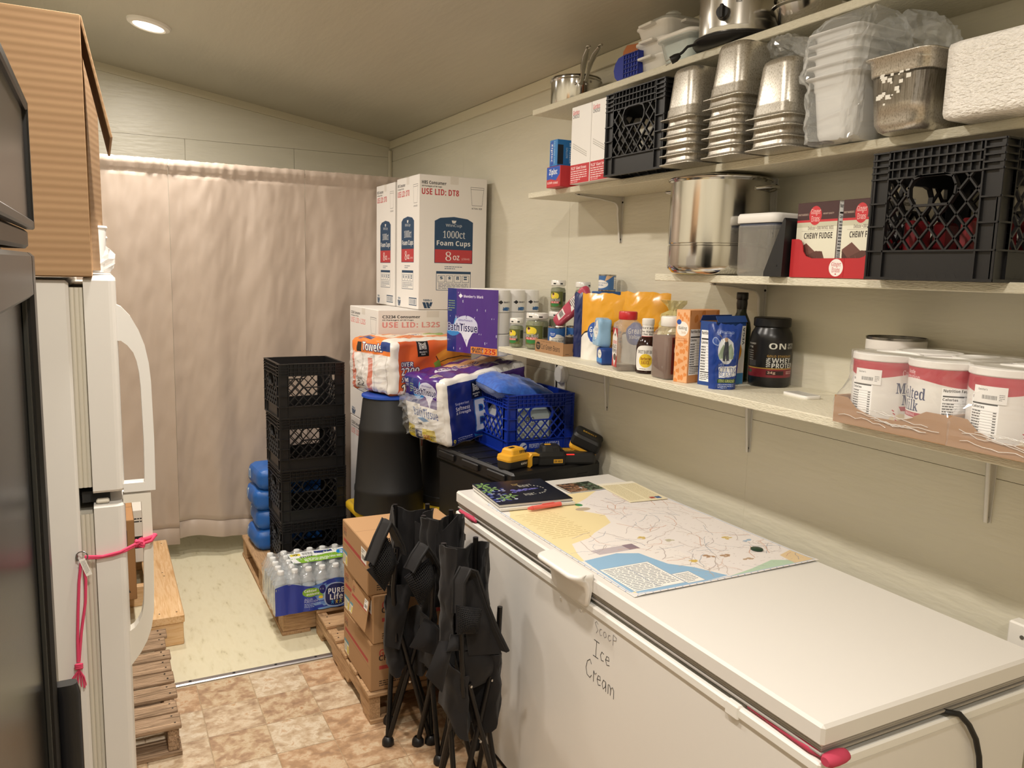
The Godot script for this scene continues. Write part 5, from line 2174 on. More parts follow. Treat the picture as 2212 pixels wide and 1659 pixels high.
	b.tube([V(-0.44, 0.808, -0.99), V(-0.41, 0.812, -0.94), V(-0.385, 0.806, -0.933), V(-0.352, 0.775, -0.931), V(-0.322, 0.735, -0.931), V(-0.303, 0.69, -0.931), V(-0.292, 0.64, -0.931), V(-0.288, 0.5, -0.931), V(-0.29, 0.25, -0.931), V(-0.28, 0.02, -0.925), V(-0.2, 0.008, -0.88)], 0.006, 10)
	solo("power_cable", b, "black cable coming from under the lid and hanging down the freezer's near end", "cable")

func make_lid_papers():
	# ---- road map
	var im := card(600, 810, "e9e3df")
	var r := RandomNumberGenerator.new()
	r.seed = 44
	rect(im, 300, 0, 300, 810, "e6e0de")
	poly(im, [[21, 136], [60, 40], [298, 0], [420, 7], [336, 73], [275, 112], [253, 193], [293, 249], [267, 320], [168, 382], [130, 414], [58, 438], [32, 507], [18, 564], [5, 564], [5, 160]], "ead9a8")
	for i in 16:
		fine(im, 30 + (i % 3) * 6, 150 + i * 15, 210, 1, 9, "cdb884", i)
	poly(im, [[18, 564], [130, 549], [186, 573], [211, 667], [258, 713], [299, 794], [224, 800], [103, 803], [9, 795]], "8fb6d6")
	poly(im, [[390, 783], [483, 756], [539, 780], [540, 800], [299, 800]], "b4cdb6")
	poly(im, [[534, 736], [592, 717], [595, 804], [523, 801]], "dcc49c")
	poly(im, [[77, 505], [209, 502], [215, 542], [80, 542]], "bdb3b8")
	rect(im, 180, 500, 34, 40, "8b7a86")
	for i in 210:   # roads
		var p := Vector2(r.randf_range(40, 590), r.randf_range(60, 800))
		if p.x < 300 and p.y < 300 or p.x < 150 and p.y < 440 or p.x < 215 and p.y > 540:
			continue
		var a := r.randf_range(0, TAU)
		var pts := []
		for s in 7:
			pts.append([p.x, p.y])
			a += r.randf_range(-0.5, 0.5)
			p += Vector2(cos(a), sin(a)) * r.randf_range(8, 22)
			if p.x < 6 or p.x > 594 or p.y < 20 or p.y > 796 or (p.x < 215 and p.y > 545) or (p.x < 260 and p.y < 320):
				break
		stroke(im, pts, r.randf_range(0.8, 2.2), ["a79b9a", "b8a9a2", "a0a4ae", "c79a86"][r.randi() % 4])
	for i in 420:
		var p := Vector2(r.randf_range(230, 590), r.randf_range(60, 780))
		if p.y > 560 or p.x > 300:
			rect(im, p.x, p.y, r.randf_range(2, 9), 1.5, ["9a9093", "a99c98", "b3a3a0"][r.randi() % 3])
	for q in [[267, 472, "c9b06a"], [335, 517, "b9b39a"], [497, 569, "c9b06a"], [286, 672, "d0b35e"], [351, 665, "a8886c"], [398, 685, "a8886c"], [430, 730, "b39a82"], [540, 610, "9db3c9"]]:
		for k in 5:
			oval(im, q[0] + r.randf_range(-12, 12), q[1] + r.randf_range(-9, 9), r.randf_range(4, 10), r.randf_range(3, 7), q[2])
	oval(im, 275, 126, 12, 14, "3f8a54")
	oval(im, 263, 170, 26, 16, "b9a892")
	for q in [[20, 632, 150, 154], [172, 728, 54, 66]]:
		rect(im, q[0], q[1], q[2], q[3], "efede8")
		stroke(im, [[q[0], q[1]], [q[0] + q[2], q[1]], [q[0] + q[2], q[1] + q[3]], [q[0], q[1] + q[3]], [q[0], q[1]]], 2.0, "9aa4b4")
		fine(im, q[0] + 6, q[1] + 8, q[2] - 12, int(q[3] / 9) - 1, 9, "8d9299", int(q[0]))
	rect(im, 92, 640, 2, 140, "9aa4b4")
	stroke(im, [[6, 6], [594, 6], [594, 802], [6, 802], [6, 6]], 3.0, "a9bcd4")
	for i in 26:
		rect(im, 0, 20 + i * 30, 4, 3, "5f7fae")
		rect(im, 10 + i * 22, 805, 3, 4, "5f7fae")
	var b := MB.new()
	b.use(pm(im, 0.5))
	var n := noise(33, 2.5, 2)
	var g := []
	for i in 25:
		var row := PackedVector3Array()
		for j in 25:
			var u := j / 24.0
			var v := i / 24.0
			var lift := 0.0005 + maxf(0.0, n.get_noise_2d(u, v * 1.4)) * 0.002 + 0.004 * exp(-v * 30.0) * (0.4 + absf(u - 0.5)) * (1.0 if u > 0.02 else 0.2)
			row.append(V((u - 0.5) * 0.656, lift, (0.5 - v) * 0.887))
		g.append(row)
	b.grid(g, 0.0004, 1)
	solo("road_map", b, "large unfolded road map spread over the far half of the freezer lid", "map", V(-0.428, 0.8768, -2.006))
	# ---- paperback with a flower cover over a spiral pad
	im = card(360, 370, "11141c")
	for i in 90:
		var t := r.randf()
		oval(im, 130 + t * 140 + r.randf_range(-6, 6), 180 - t * 18 + r.randf_range(-26, 26) * (1.1 - t), 6, 5, ["4d4a9c", "6a67ba", "8d8acb", "39377c"][r.randi() % 4])
	for i in 60:
		oval(im, r.randf_range(0, 110), r.randf_range(90, 330), r.randf_range(5, 12), r.randf_range(4, 8), ["3c4a8e", "6672b4", "c9cede", "2c3670"][r.randi() % 4])
	for q in [[30, 70, 0.4], [60, 110, 2.0], [20, 150, 1.2], [100, 250, 2.6], [60, 280, 0.8], [40, 40, 2.4]]:
		for k in 5:
			var a: float = q[2] + k * TAU / 5.0
			poly(im, [[q[0], q[1]], [q[0] + cos(a - 0.3) * 26, q[1] + sin(a - 0.3) * 26], [q[0] + cos(a) * 40, q[1] + sin(a) * 40], [q[0] + cos(a + 0.3) * 26, q[1] + sin(a + 0.3) * 26]], "7fa45a")
	put(im, "Texas", 196, 84, 70, 40, "e8e4d4", "f", 1)
	put(im, "The", 176, 60, 34, 30, "d8b870", "f", 1)
	put(im, "Pride", 170, 230, 60, 34, "e8e4d4", "f", 1)
	for i in 11:
		var a := -1.2 + i * 0.26
		put(im, "TEXAS BLUEB"[i], 236 + cos(a) * 62, 170 + sin(a) * 72, 9, 12, "e8e4d4")
	b = MB.new()
	b.use(cm("dcd8d0", 0.7)).box(V(0, 0.004, 0.006), V(0.282, 0.008, 0.284), 0.0)
	solo("spiral_pad", b, "pale notepad lying under the dark flower-covered paperback", "notepad", V(-0.597, 0.8805, -2.474), -5.0)
	b = MB.new()
	b.use(cm("d9d5cc", 0.7)).box(V(0, 0.005, 0), V(0.276, 0.008, 0.28), 0.0)
	var o := thing("paperback", "black-covered paperback with bluebonnet flowers at the far end of the freezer lid", "book", V(-0.597, 0.8887, -2.482), -5.0)
	part("pages", b, o)
	b = MB.new()
	b.use(cm("11141c", 0.3)).box(V(0, 0.0098, 0), V(0.28, 0.0012, 0.284), 0.0003, {"py": pm(im, 0.25)})
	b.box(V(0, 0.0005, 0), V(0.28, 0.001, 0.284))
	part("cover", b, o)
	# ---- photo card
	im = card(220, 170, "3c3a30")
	for i in 260:
		var x := r.randf_range(0, 220)
		oval(im, x, r.randf_range(0, 170), r.randf_range(4, 16), r.randf_range(3, 10), ["6e4b36", "8f6a50", "4a3528", "a98468"][r.randi() % 4] if x < 120 else ["2f3f30", "4c6048", "26302a", "72806c"][r.randi() % 4])
	rect(im, 100, 90, 10, 30, "c9d0d8")
	b = MB.new()
	b.use(cm("d8d4cc", 0.5)).box(V(0, 0.0012, 0), V(0.15, 0.0024, 0.115), 0.0, {"py": pm(im, 0.25)})
	solo("photo_card", b, "glossy brown and green photo card lying on the map", "postcard", V(-0.332, 0.8795, -2.503))
	# ---- cream folded leaflet
	im = card(240, 340, "e9dfbf")
	rect(im, 0, 0, 240, 34, "efe9d8")
	for k in 2:
		fine(im, 14 + k * 112, 40, 98, 26, 11, "b9ab80", k + 3)
	rect(im, 150, 290, 30, 26, "a8413a")
	rect(im, 184, 288, 34, 34, "3f5f8e")
	b = MB.new()
	b.use(cm("e9dfbf", 0.6)).box(V(0, 0.0009, 0), V(0.158, 0.0018, 0.252), 0.0, {"py": pm(im, 0.5)})
	solo("leaflet", b, "cream printed leaflet at the wall side of the map", "leaflet", V(-0.181, 0.8795, -2.378), -5.0)
	# ---- highlighter pen
	o = thing("highlighter", "coral-pink highlighter pen lying beside the flower-covered paperback", "pen", V(-0.6, 0.8885, -2.312), 4.0)
	b = MB.new()
	b.use(cm("e2695f", 0.4))
	b.tube([V(-0.045, 0, 0), V(0.072, 0, 0)], 0.0095, 14, true, false, Vector2(1.0, 0.8))
	part("barrel", b, o)
	b = MB.new()
	b.use(cm("dd5f58", 0.4))
	b.tube([V(-0.05, 0, 0), V(-0.046, 0, 0)], 0.0085, 12, true, false, Vector2(1.0, 0.8))
	b.tube([V(-0.062, 0, 0), V(-0.052, 0, 0), V(-0.046, 0, 0)], [0.004, 0.006, 0.007], 12)
	b.box(V(0.02, 0.0085, 0), V(0.05, 0.003, 0.006), 0.001)
	part("cap", b, o)
	b = MB.new()
	b.use(cm("1d3a2a", 0.4)).lathe([Vector2(0.018, 0.0), Vector2(0.0185, 0.001), Vector2(0.0185, 0.003), Vector2(0.017, 0.004), Vector2(0.0, 0.0042)], 28)
	solo("round_magnet", b, "small dark green disc lying on the right part of the map", "disc", V(-0.203, 0.8785, -1.705))

# ------------------------------------------------------------------ folded camp chairs
func patch(b: MB, a: Vector3, c: Vector3, d: Vector3, e: Vector3, bul: float, n: FastNoiseLite, th := 0.004, res := 12):
	# a lower left, c lower right, d upper right, e upper left
	var nor := (c - a).cross(e - a).normalized()
	var g := []
	for i in res + 1:
		var row := PackedVector3Array()
		for j in res + 1:
			var u := float(j) / res
			var v := float(i) / res
			var p := a.lerp(c, u).lerp(e.lerp(d, u), v)
			var k := sin(u * PI) * sin(v * PI)
			p += nor * (bul * k + n.get_noise_3d(p.x * 2.0, p.y * 1.2, p.z * 2.0) * 0.022 * sqrt(maxf(0.0, k)))
			row.append(p)
		g.append(row)
	b.grid(g, th, 1)

func fold_sheet(b: MB, path: Array, y0: Callable, y1: Callable, n: FastNoiseLite, rows := 10, th := 0.004):
	# cloth hanging along a path seen from above
	var fine_ := []
	for i in path.size() - 1:
		for k in 5:
			fine_.append(path[i].lerp(path[i + 1], k / 5.0))
	fine_.append(path[path.size() - 1])
	for pass_ in 2:
		var sm := fine_.duplicate()
		for i in range(1, fine_.size() - 1):
			sm[i] = (fine_[i - 1] + fine_[i] * 2.0 + fine_[i + 1]) / 4.0
		fine_ = sm
	var g := []
	for r in rows + 1:
		var row := PackedVector3Array()
		for i in fine_.size():
			var t := float(i) / (fine_.size() - 1)
			var y: float = lerpf(y0.call(t), y1.call(t), float(r) / rows)
			var q: Vector2 = fine_[i]
			row.append(V(q.x + n.get_noise_3d(t * 2.0, y * 3.0, 1.0) * 0.012, y, q.y + n.get_noise_3d(t * 2.0, y * 3.0, 9.0) * 0.012))
		g.append(row)
	b.grid(g, th, 1)

func hem(b: MB, pts: Array, r := 0.0035):
	b.tube(pts, r, 6)

func make_chair(label: String, at: Vector3, yaw: float, sd: int) -> Node3D:
	var o := thing("camp_chair", label, "chair", at, yaw, "folded camp chairs")
	var pole := cm("161414", 0.35, 0.3)
	var n := noise(sd, 4.0, 3)
	for q in [[V(-0.075, 0.012, 0.07), V(0.04, 0.44, 0.06)], [V(0.075, 0.012, 0.075), V(-0.04, 0.44, 0.065)], [V(-0.075, 0.012, -0.07), V(0.05, 0.44, -0.055)], [V(0.075, 0.012, -0.07), V(-0.05, 0.44, -0.06)], [V(-0.078, 0.012, 0.068), V(-0.055, 0.46, -0.05)], [V(-0.078, 0.012, -0.066), V(-0.06, 0.46, 0.055)], [V(0.078, 0.012, 0.072), V(0.058, 0.46, -0.05)], [V(0.078, 0.012, -0.066), V(0.06, 0.46, 0.06)]]:
		var b := MB.new()
		b.use(pole).tube([q[0], q[1]], 0.0088, 10)
		part("leg", b, o)
	for q in [V(-0.076, 0, 0.07), V(0.076, 0, 0.073), V(-0.076, 0, -0.068), V(0.076, 0, -0.068)]:
		var b := MB.new()
		b.use(BLACKP).lathe([Vector2(0, 0.0), Vector2(0.019, 0.0), Vector2(0.022, 0.004), Vector2(0.022, 0.016), Vector2(0.014, 0.03), Vector2(0.01, 0.032)], 10, 0, TAU, q)
		part("foot", b, o)
	for s in [-1.0, 1.0]:
		var b := MB.new()
		b.use(pole).tube([V(s * 0.052, 0.3, -0.055), V(s * 0.058, 0.845, -0.075)], 0.009, 10)
		part("back_post", b, o)
		b = MB.new()
		b.use(pole).tube([V(s * 0.058, 0.4, 0.065), V(s * 0.07, 0.66, 0.06)], 0.0085, 10)
		part("arm_post", b, o)
	var bm := MB.new()
	bm.use(cm("c9c5bf", 0.3, 0.9)).lathe([Vector2(0.0045, 0), Vector2(0.004, 0.002), Vector2(0, 0.0028)], 10)
	var rv := bm.mesh()
	for q in [V(0.0, 0.24, 0.076), V(-0.035, 0.43, 0.072), V(0.04, 0.43, 0.072)]:
		var k := part("rivet", rv, o)
		k.position = q
		k.rotation_degrees.x = 90
	# back panel folded round the posts
	var b := MB.new()
	b.use(CLOTH)
	var path := [Vector2(-0.055, 0.0), Vector2(-0.072, -0.05), Vector2(-0.06, -0.088), Vector2(0.0, -0.045), Vector2(0.045, -0.092), Vector2(0.078, -0.07), Vector2(0.075, -0.02), Vector2(0.04, 0.012)]
	fold_sheet(b, path, func(t: float) -> float: return 0.47 + 0.04 * sin(t * 5.0), func(t: float) -> float: return 0.835 + 0.014 * sin(t * 7.0 + 1.0) - 0.03 * maxf(0.0, t - 0.7), n, 14)
	part("back_cloth", b, o)
	b = MB.new()
	b.use(CLOTH)
	path = [Vector2(-0.085, -0.05), Vector2(-0.092, 0.04), Vector2(-0.05, 0.085), Vector2(-0.012, 0.02), Vector2(0.01, 0.02), Vector2(0.05, 0.088), Vector2(0.095, 0.05), Vector2(0.088, -0.05)]
	fold_sheet(b, path, func(t: float) -> float: return 0.33 - 0.07 * sin(t * PI) + 0.02 * sin(t * 17.0), func(t: float) -> float: return 0.49 + 0.025 * cos(t * 9.0), n, 12)
	part("seat_cloth", b, o)
	return o

func arm(o: Node3D, at: Vector3, strap: Array, wid: Vector3, net: Array, sd: int):
	var n := noise(sd, 5.0, 2)
	var b := W(at)
	b.use(CLOTH)
	var g := []
	for i in strap.size() - 1:
		for k in 4:
			var p: Vector3 = strap[i].lerp(strap[i + 1], k / 4.0)
			g.append(PackedVector3Array([p - wid * 0.5, p - wid * 0.17 + V(0, 0.004, 0), p + wid * 0.17 + V(0, 0.004, 0), p + wid * 0.5]))
	var e: Vector3 = strap[strap.size() - 1]
	g.append(PackedVector3Array([e - wid * 0.5, e - wid * 0.17, e + wid * 0.17, e + wid * 0.5]))
	b.grid(g, 0.008, 1)
	var a := part("arm_strap", b, o)
	b = W(at)
	b.use(cm("121113", 0.7))
	for s in [-0.5, 0.5]:
		var h := []
		for p in strap:
			h.append(p + wid * s)
		b.tube(h, 0.005, 6)
	part("strap_piping", b, a)
	if net.size() == 4:
		var m := cm("141315", 0.8)
		b = W(at)
		b.use(m)
		# net pocket: a grid of fine cords
		var nor: Vector3 = (net[1] - net[0]).cross(net[3] - net[0]).normalized()
		for dirn in 2:
			for i in 17:
				var ln := []
				for j in 9:
					var u := (i / 16.0) if dirn == 0 else (j / 8.0)
					var v := (j / 8.0) if dirn == 0 else (i / 16.0)
					var p: Vector3 = net[0].lerp(net[1], u).lerp(net[3].lerp(net[2], u), v)
					ln.append(p + nor * (0.035 * sin(u * PI) * sin(v * PI)))
				b.tube(ln, 0.0016, 4, false)
		part("net_pocket", b, o)
		b = W(at)
		b.use(cm("17151a", 0.9))
		patch(b, net[0] - nor * 0.012, net[1] - nor * 0.012, net[2] - nor * 0.012, net[3] - nor * 0.012, 0.012, n, 0.003, 8)
		part("pocket_lining", b, o)

func make_chairs():
	var at := V(-0.985, 0, -2.575)
	var o := make_chair("folded black camp chair on the left, its net pocket against the brown cartons", at, -20.0, 1)
	var fix := func(q: Node3D, p: Vector3) -> Vector3: return p
	# straps and pockets, each in the chair's own axes
	var inv := Transform3D(Basis(Vector3.UP, deg_to_rad(-20.0)), at).affine_inverse()
	var L := func(l: Array) -> Array:
		var r := []
		for p in l:
			r.append(inv * p)
		return r
	arm(o, Vector3.ZERO, L.call([V(-1.17, 0.715, -2.47), V(-1.135, 0.79, -2.48), V(-1.104, 0.85, -2.485), V(-1.085, 0.82, -2.485), V(-1.058, 0.765, -2.485), V(-1.048, 0.73, -2.485)]), inv.basis * V(0.012, 0.0, 0.055), L.call([V(-1.12, 0.62, -2.46), V(-1.072, 0.70, -2.47), V(-1.1, 0.79, -2.475), V(-1.172, 0.71, -2.455)]), 5)
	var n := noise(8, 5.0, 2)
	var b := MB.new()
	b.use(CLOTH)
	var q: Array = L.call([V(-1.118, 0.608, -2.465), V(-1.068, 0.7, -2.475), V(-1.045, 0.742, -2.48), V(-1.185, 0.70, -2.45)])
	patch(b, q[0], q[1], q[2], q[3], -0.02, n)
	q = L.call([V(-1.098, 0.385, -2.52), V(-1.052, 0.37, -2.5), V(-1.0, 0.6, -2.51), V(-1.088, 0.6, -2.53)])
	patch(b, q[0], q[1], q[2], q[3], 0.03, n)
	part("side_cloth", b, o)
	b = MB.new()
	b.use(cm("141214", 0.4, 0.2))
	q = L.call([V(-1.07, 0.75, -2.48), V(-1.075, 0.6, -2.5), V(-1.06, 0.4, -2.51)])
	b.tube(q, 0.009, 8)
	part("arm_post", b, o)
	# ---- middle chair
	at = V(-0.895, 0, -2.44)
	o = make_chair("folded black camp chair in the middle, tallest, tucked between the other two", at, 12.0, 2)
	inv = Transform3D(Basis(Vector3.UP, deg_to_rad(12.0)), at).affine_inverse()
	var L2 := func(l: Array) -> Array:
		var r := []
		for p in l:
			r.append(inv * p)
		return r
	arm(o, Vector3.ZERO, L2.call([V(-1.06, 0.7, -2.39), V(-1.035, 0.74, -2.395), V(-1.004, 0.778, -2.4), V(-0.985, 0.75, -2.4), V(-0.958, 0.7, -2.4), V(-0.948, 0.672, -2.4)]), inv.basis * V(0.012, 0, 0.055), L2.call([V(-1.02, 0.57, -2.38), V(-0.965, 0.65, -2.385), V(-0.985, 0.73, -2.39), V(-1.075, 0.68, -2.375)]), 6)
	b = MB.new()
	b.use(CLOTH)
	q = L2.call([V(-1.0, 0.63, -2.5), V(-0.895, 0.6, -2.49), V(-0.897, 0.785, -2.49), V(-0.995, 0.825, -2.51)])
	patch(b, q[0], q[1], q[2], q[3], 0.015, n)
	q = L2.call([V(-0.895, 0.6, -2.49), V(-0.842, 0.6, -2.47), V(-0.845, 0.84, -2.48), V(-0.897, 0.785, -2.49)])
	patch(b, q[0], q[1], q[2], q[3], 0.02, n)
	q = L2.call([V(-1.055, 0.43, -2.39), V(-0.965, 0.39, -2.37), V(-0.935, 0.48, -2.38), V(-1.0, 0.52, -2.4)])
	patch(b, q[0], q[1], q[2], q[3], 0.02, n)
	part("side_cloth", b, o)
	b = MB.new()
	b.use(cm("141214", 0.4, 0.2))
	q = L2.call([V(-0.967, 0.7, -2.4), V(-0.968, 0.5, -2.41), V(-0.965, 0.36, -2.42)])
	b.tube(q, 0.0095, 8)
	part("arm_post", b, o)
	# ---- front chair
	at = V(-0.945, 0, -2.145)
	o = make_chair("folded black camp chair nearest the front, leaning towards the freezer", at, 6.0, 3)
	inv = Transform3D(Basis(Vector3.UP, deg_to_rad(6.0)), at).affine_inverse()
	var L3 := func(l: Array) -> Array:
		var r := []
		for p in l:
			r.append(inv * p)
		return r
	arm(o, Vector3.ZERO, L3.call([V(-1.01, 0.66, -2.09), V(-1.006, 0.76, -2.1), V(-0.985, 0.8, -2.1), V(-0.965, 0.79, -2.1), V(-0.93, 0.68, -2.09), V(-0.9, 0.6, -2.08), V(-0.868, 0.53, -2.07)]), inv.basis * V(0.014, 0.008, 0.05), L3.call([V(-1.03, 0.62, -2.05), V(-0.965, 0.61, -2.05), V(-0.95, 0.68, -2.055), V(-1.03, 0.705, -2.055)]), 7)
	b = MB.new()
	b.use(CLOTH)
	q = L3.call([V(-0.98, 0.53, -2.075), V(-0.87, 0.515, -2.07), V(-0.945, 0.765, -2.095), V(-1.005, 0.755, -2.095)])
	patch(b, q[0], q[1], q[2], q[3], 0.012, n)
	q = L3.call([V(-1.11, 0.48, -2.1), V(-1.06, 0.42, -2.09), V(-1.02, 0.57, -2.1), V(-1.063, 0.58, -2.11)])
	patch(b, q[0], q[1], q[2], q[3], 0.02, n)
	q = L3.call([V(-0.99, 0.41, -2.08), V(-0.865, 0.425, -2.1), V(-0.87, 0.53, -2.1), V(-0.99, 0.54, -2.08)])
	patch(b, q[0], q[1], q[2], q[3], 0.012, n)
	q = L3.call([V(-1.052, 0.555, -2.08), V(-0.962, 0.545, -2.08), V(-0.972, 0.582, -2.1), V(-1.03, 0.598, -2.1)])
	patch(b, q[0], q[1], q[2], q[3], 0.015, n)
	part("side_cloth", b, o)

# ------------------------------------------------------------------ upper shelves
func make_top_shelf():
	# nested saucepans
	for k in 2:
		var o := thing("saucepan", ["steel saucepan at the far end of the topmost shelf, the outer of two nested pans", "steel saucepan nested inside the other on the topmost shelf, its handle sticking up behind"][k], "saucepan", V(-0.125, ST + 0.012 * k, -2.975), 0.0, "nested steel saucepans")
		var r := 0.104 - 0.004 * k
		var b := MB.new()
		b.use(STEEL).lathe([Vector2(0, 0.0), Vector2(r - 0.012, 0.0), Vector2(r - 0.004, 0.004), Vector2(r, 0.012), Vector2(r, 0.1), Vector2(r + 0.005, 0.104), Vector2(r + 0.004, 0.106), Vector2(r - 0.002, 0.102), Vector2(r - 0.003, 0.014), Vector2(r - 0.014, 0.004), Vector2(0, 0.004)], 48)
		part("pot", b, o)
		b = MB.new()
		b.use(STEEL)
		var d := V(-0.035 + 0.02 * k, 0, 0.095).normalized()
		var s := d * r
		b.tube([s * 0.99 + V(0, 0.078, 0), s * 1.08 + V(0, 0.083, 0), s * 1.25 + V(0, 0.11, 0), s * 1.55 + V(-0.005, 0.135, 0), s * 2.1 + V(-0.01, 0.158, 0), s * 2.55 + V(-0.012, 0.172, 0)], [0.009, 0.006, 0.006, 0.009, 0.01, 0.007], 10, true, false, Vector2(1.3, 0.6))
		var hp := []
		var e := s * 2.62 + V(-0.012, 0.174, 0)
		for i in 13:
			var a := TAU * i / 12.0
			hp.append(e + d * 0.009 * cos(a) + d.cross(Vector3.UP) * 0.008 * sin(a) + V(0, 0.003 * cos(a), 0))
		b.tube(hp, 0.0028, 6, false, true)
		var h := part("handle", b, o)
		b = MB.new()
		b.use(cm("b9b6b0", 0.3, 1.0)).lathe([Vector2(0.006, 0), Vector2(0.005, 0.003), Vector2(0, 0.004)], 10)
		var rv := b.mesh()
		for q in [-0.022, 0.022]:
			var m := part("rivet", rv, h)
			m.position = s * 1.0 + d.cross(Vector3.UP) * q + V(0, 0.078, 0)
			m.rotation = Vector3(PI / 2, atan2(d.x, d.z), 0)
	# blue silicone tray with a grid
	var o := thing("silicone_tray", "royal blue silicone mould with a square grid leaning beside the white dishes", "mould", V(-0.235, ST, -2.445), -90.0)
	var bl := cm("152c94", 0.55)
	var pl := PackedVector2Array([Vector2(0.075, 0.0), Vector2(0.075, 0.085), Vector2(-0.01, 0.088), Vector2(-0.05, 0.083), Vector2(-0.07, 0.066), Vector2(-0.078, 0.045), Vector2(-0.07, 0.02), Vector2(-0.05, 0.004), Vector2(-0.03, 0.0)])
	var b := MB.new()
	b.use(bl).prism(pl, -0.01, 0.008, false)
	part("body", b, o)
	b = MB.new()
	b.use(cm("0f2178", 0.5))
	for i in 6:
		b.box(V(-0.012 + i * 0.017, 0.044, 0.0095), V(0.003, 0.084, 0.004))
	for i in 6:
		b.box(V(0.031, 0.006 + i * 0.0155, 0.0095), V(0.09, 0.003, 0.004))
	part("grid", b, o)
	b = MB.new()
	b.use(cm("b5692f", 0.55)).prism(PackedVector2Array([Vector2(-0.06, 0), Vector2(0.06, 0), Vector2(0.055, 0.135), Vector2(0.03, 0.15), Vector2(-0.035, 0.15), Vector2(-0.05, 0.13)]), -0.01, 0.01)
	solo("orange_mitt", b, "burnt-orange flat mitt standing behind the blue silicone mould", "oven mitt", V(-0.15, ST, -2.52), -70.0)
	# stacked white baking dishes
	var wc := cm("e9e6df", 0.3)
	for k in 3:
		o = thing("baking_dish", ["white baking dish at the bottom of the stack on the topmost shelf", "white baking dish in the middle of the stack on the topmost shelf", "white baking dish on top of its stack, wearing a clear glass lid"][k], "dish", V(-0.135, ST + k * 0.054, -2.33), [0.0, 2.0, -2.0][k], "stacked white baking dishes")
		b = MB.new()
		b.use(wc)
		rstack(b, [[0.15, 0.15, 0.03, 0.0], [0.165, 0.165, 0.035, 0.006], [0.185, 0.185, 0.035, 0.046], [0.196, 0.196, 0.035, 0.05], [0.196, 0.196, 0.035, 0.056], [0.188, 0.188, 0.033, 0.056], [0.176, 0.176, 0.03, 0.048]])
		part("body", b, o)
		for s in [-1.0, 1.0]:
			b = MB.new()
			b.use(wc)
			b.box(V(0, 0.049, s * 0.104), V(0.075, 0.009, 0.03), 0.003)
			part("lug_handle", b, o)
		for s in [-1.0]:
			b = MB.new()
			b.use(wc)
			b.box(V(s * 0.104, 0.049, 0), V(0.03, 0.009, 0.075), 0.003)
			part("lug_handle", b, o)
	o = thing("glass_lid", "clear glass lid with a knob on top of the white dish stack", "lid", V(-0.135, ST + 0.165, -2.33))
	b = MB.new()
	b.use(clear("e8ecea", 0.3, 0.05))
	rstack(b, [[0.19, 0.19, 0.035, 0.0], [0.192, 0.192, 0.035, 0.004], [0.16, 0.16, 0.04, 0.016], [0.1, 0.1, 0.04, 0.025], [0.03, 0.03, 0.014, 0.028]])
	part("dome", b, o)
	b = MB.new()
	b.use(clear("eef2f0", 0.45, 0.04)).lathe([Vector2(0.008, 0.026), Vector2(0.012, 0.032), Vector2(0.024, 0.036), Vector2(0.027, 0.044), Vector2(0.02, 0.05), Vector2(0.0, 0.051)], 20)
	part("knob", b, o)
	# glass dish with white lid
	o = thing("glass_dish", "clear glass baking dish with a white plastic lid beside the slow cooker", "dish", V(-0.172, ST, -2.165), 2.0)
	b = MB.new()
	b.use(clear("dbe6e2", 0.35, 0.05))
	rstack(b, [[0.135, 0.13, 0.03, 0.0], [0.145, 0.14, 0.03, 0.006], [0.17, 0.165, 0.03, 0.068], [0.185, 0.18, 0.03, 0.071], [0.185, 0.18, 0.03, 0.077]])
	part("body", b, o)
	b = MB.new()
	b.use(cm("d9e2dd", 0.5))
	rstack(b, [[0.128, 0.123, 0.028, 0.008], [0.155, 0.15, 0.028, 0.06], [0.15, 0.145, 0.026, 0.062]])
	part("contents", b, o)
	b = MB.new()
	b.use(wc)
	rstack(b, [[0.18, 0.175, 0.03, 0.076], [0.19, 0.185, 0.032, 0.079], [0.19, 0.185, 0.032, 0.088], [0.17, 0.165, 0.03, 0.093], [0.14, 0.135, 0.03, 0.089]])
	part("lid", b, o)
	# slow cooker
	o = thing("slow_cooker", "round brushed-steel slow cooker with a black base and dial on the topmost shelf", "slow cooker", V(-0.172, ST, -1.957), -56.0)
	b = MB.new()
	var br := cm("bfbbb3", 0.24, 1.0).duplicate()
	br.anisotropy_enabled = true
	br.anisotropy = 0.6
	b.use(br).lathe([Vector2(0.119, 0.03), Vector2(0.12, 0.034), Vector2(0.122, 0.22), Vector2(0.119, 0.228), Vector2(0.112, 0.23), Vector2(0, 0.232)], 56)
	part("body", b, o)
	b = MB.new()
	b.use(BLACKP).lathe([Vector2(0, 0.0), Vector2(0.1, 0.0), Vector2(0.13, 0.008), Vector2(0.137, 0.016), Vector2(0.135, 0.024), Vector2(0.12, 0.032), Vector2(0, 0.032)], 56)
	part("base", b, o)
	b = MB.new()
	b.use(BLACKP)
	b.tube([V(-0.018, 0.077, 0.118), V(-0.018, 0.077, 0.142)], [0.02, 0.0175], 16)
	b.box(V(-0.018, 0.077, 0.145), V(0.012, 0.04, 0.012), 0.003)
	part("dial", b, o)
	var im := card(220, 260, "c2beb6")
	put(im, "Hamilton Beach", 30, 16, 150, 16, "2a2a2c", "s")
	put(im, "OFF", 58, 96, 24, 12, "2a2a2c")
	put(im, "LOW", 120, 92, 26, 12, "2a2a2c")
	put(im, "HIGH", 150, 142, 30, 12, "2a2a2c")
	var lm := pm(im, 0.25)
	lm.metallic = 0.9
	b = MB.new()
	b.use(lm).lathe([Vector2(0.1212, 0.045), Vector2(0.1222, 0.19)], 20, -0.55, 0.45)
	part("control_plate", b, o)
	b = MB.new()
	b.use(BLACKP)
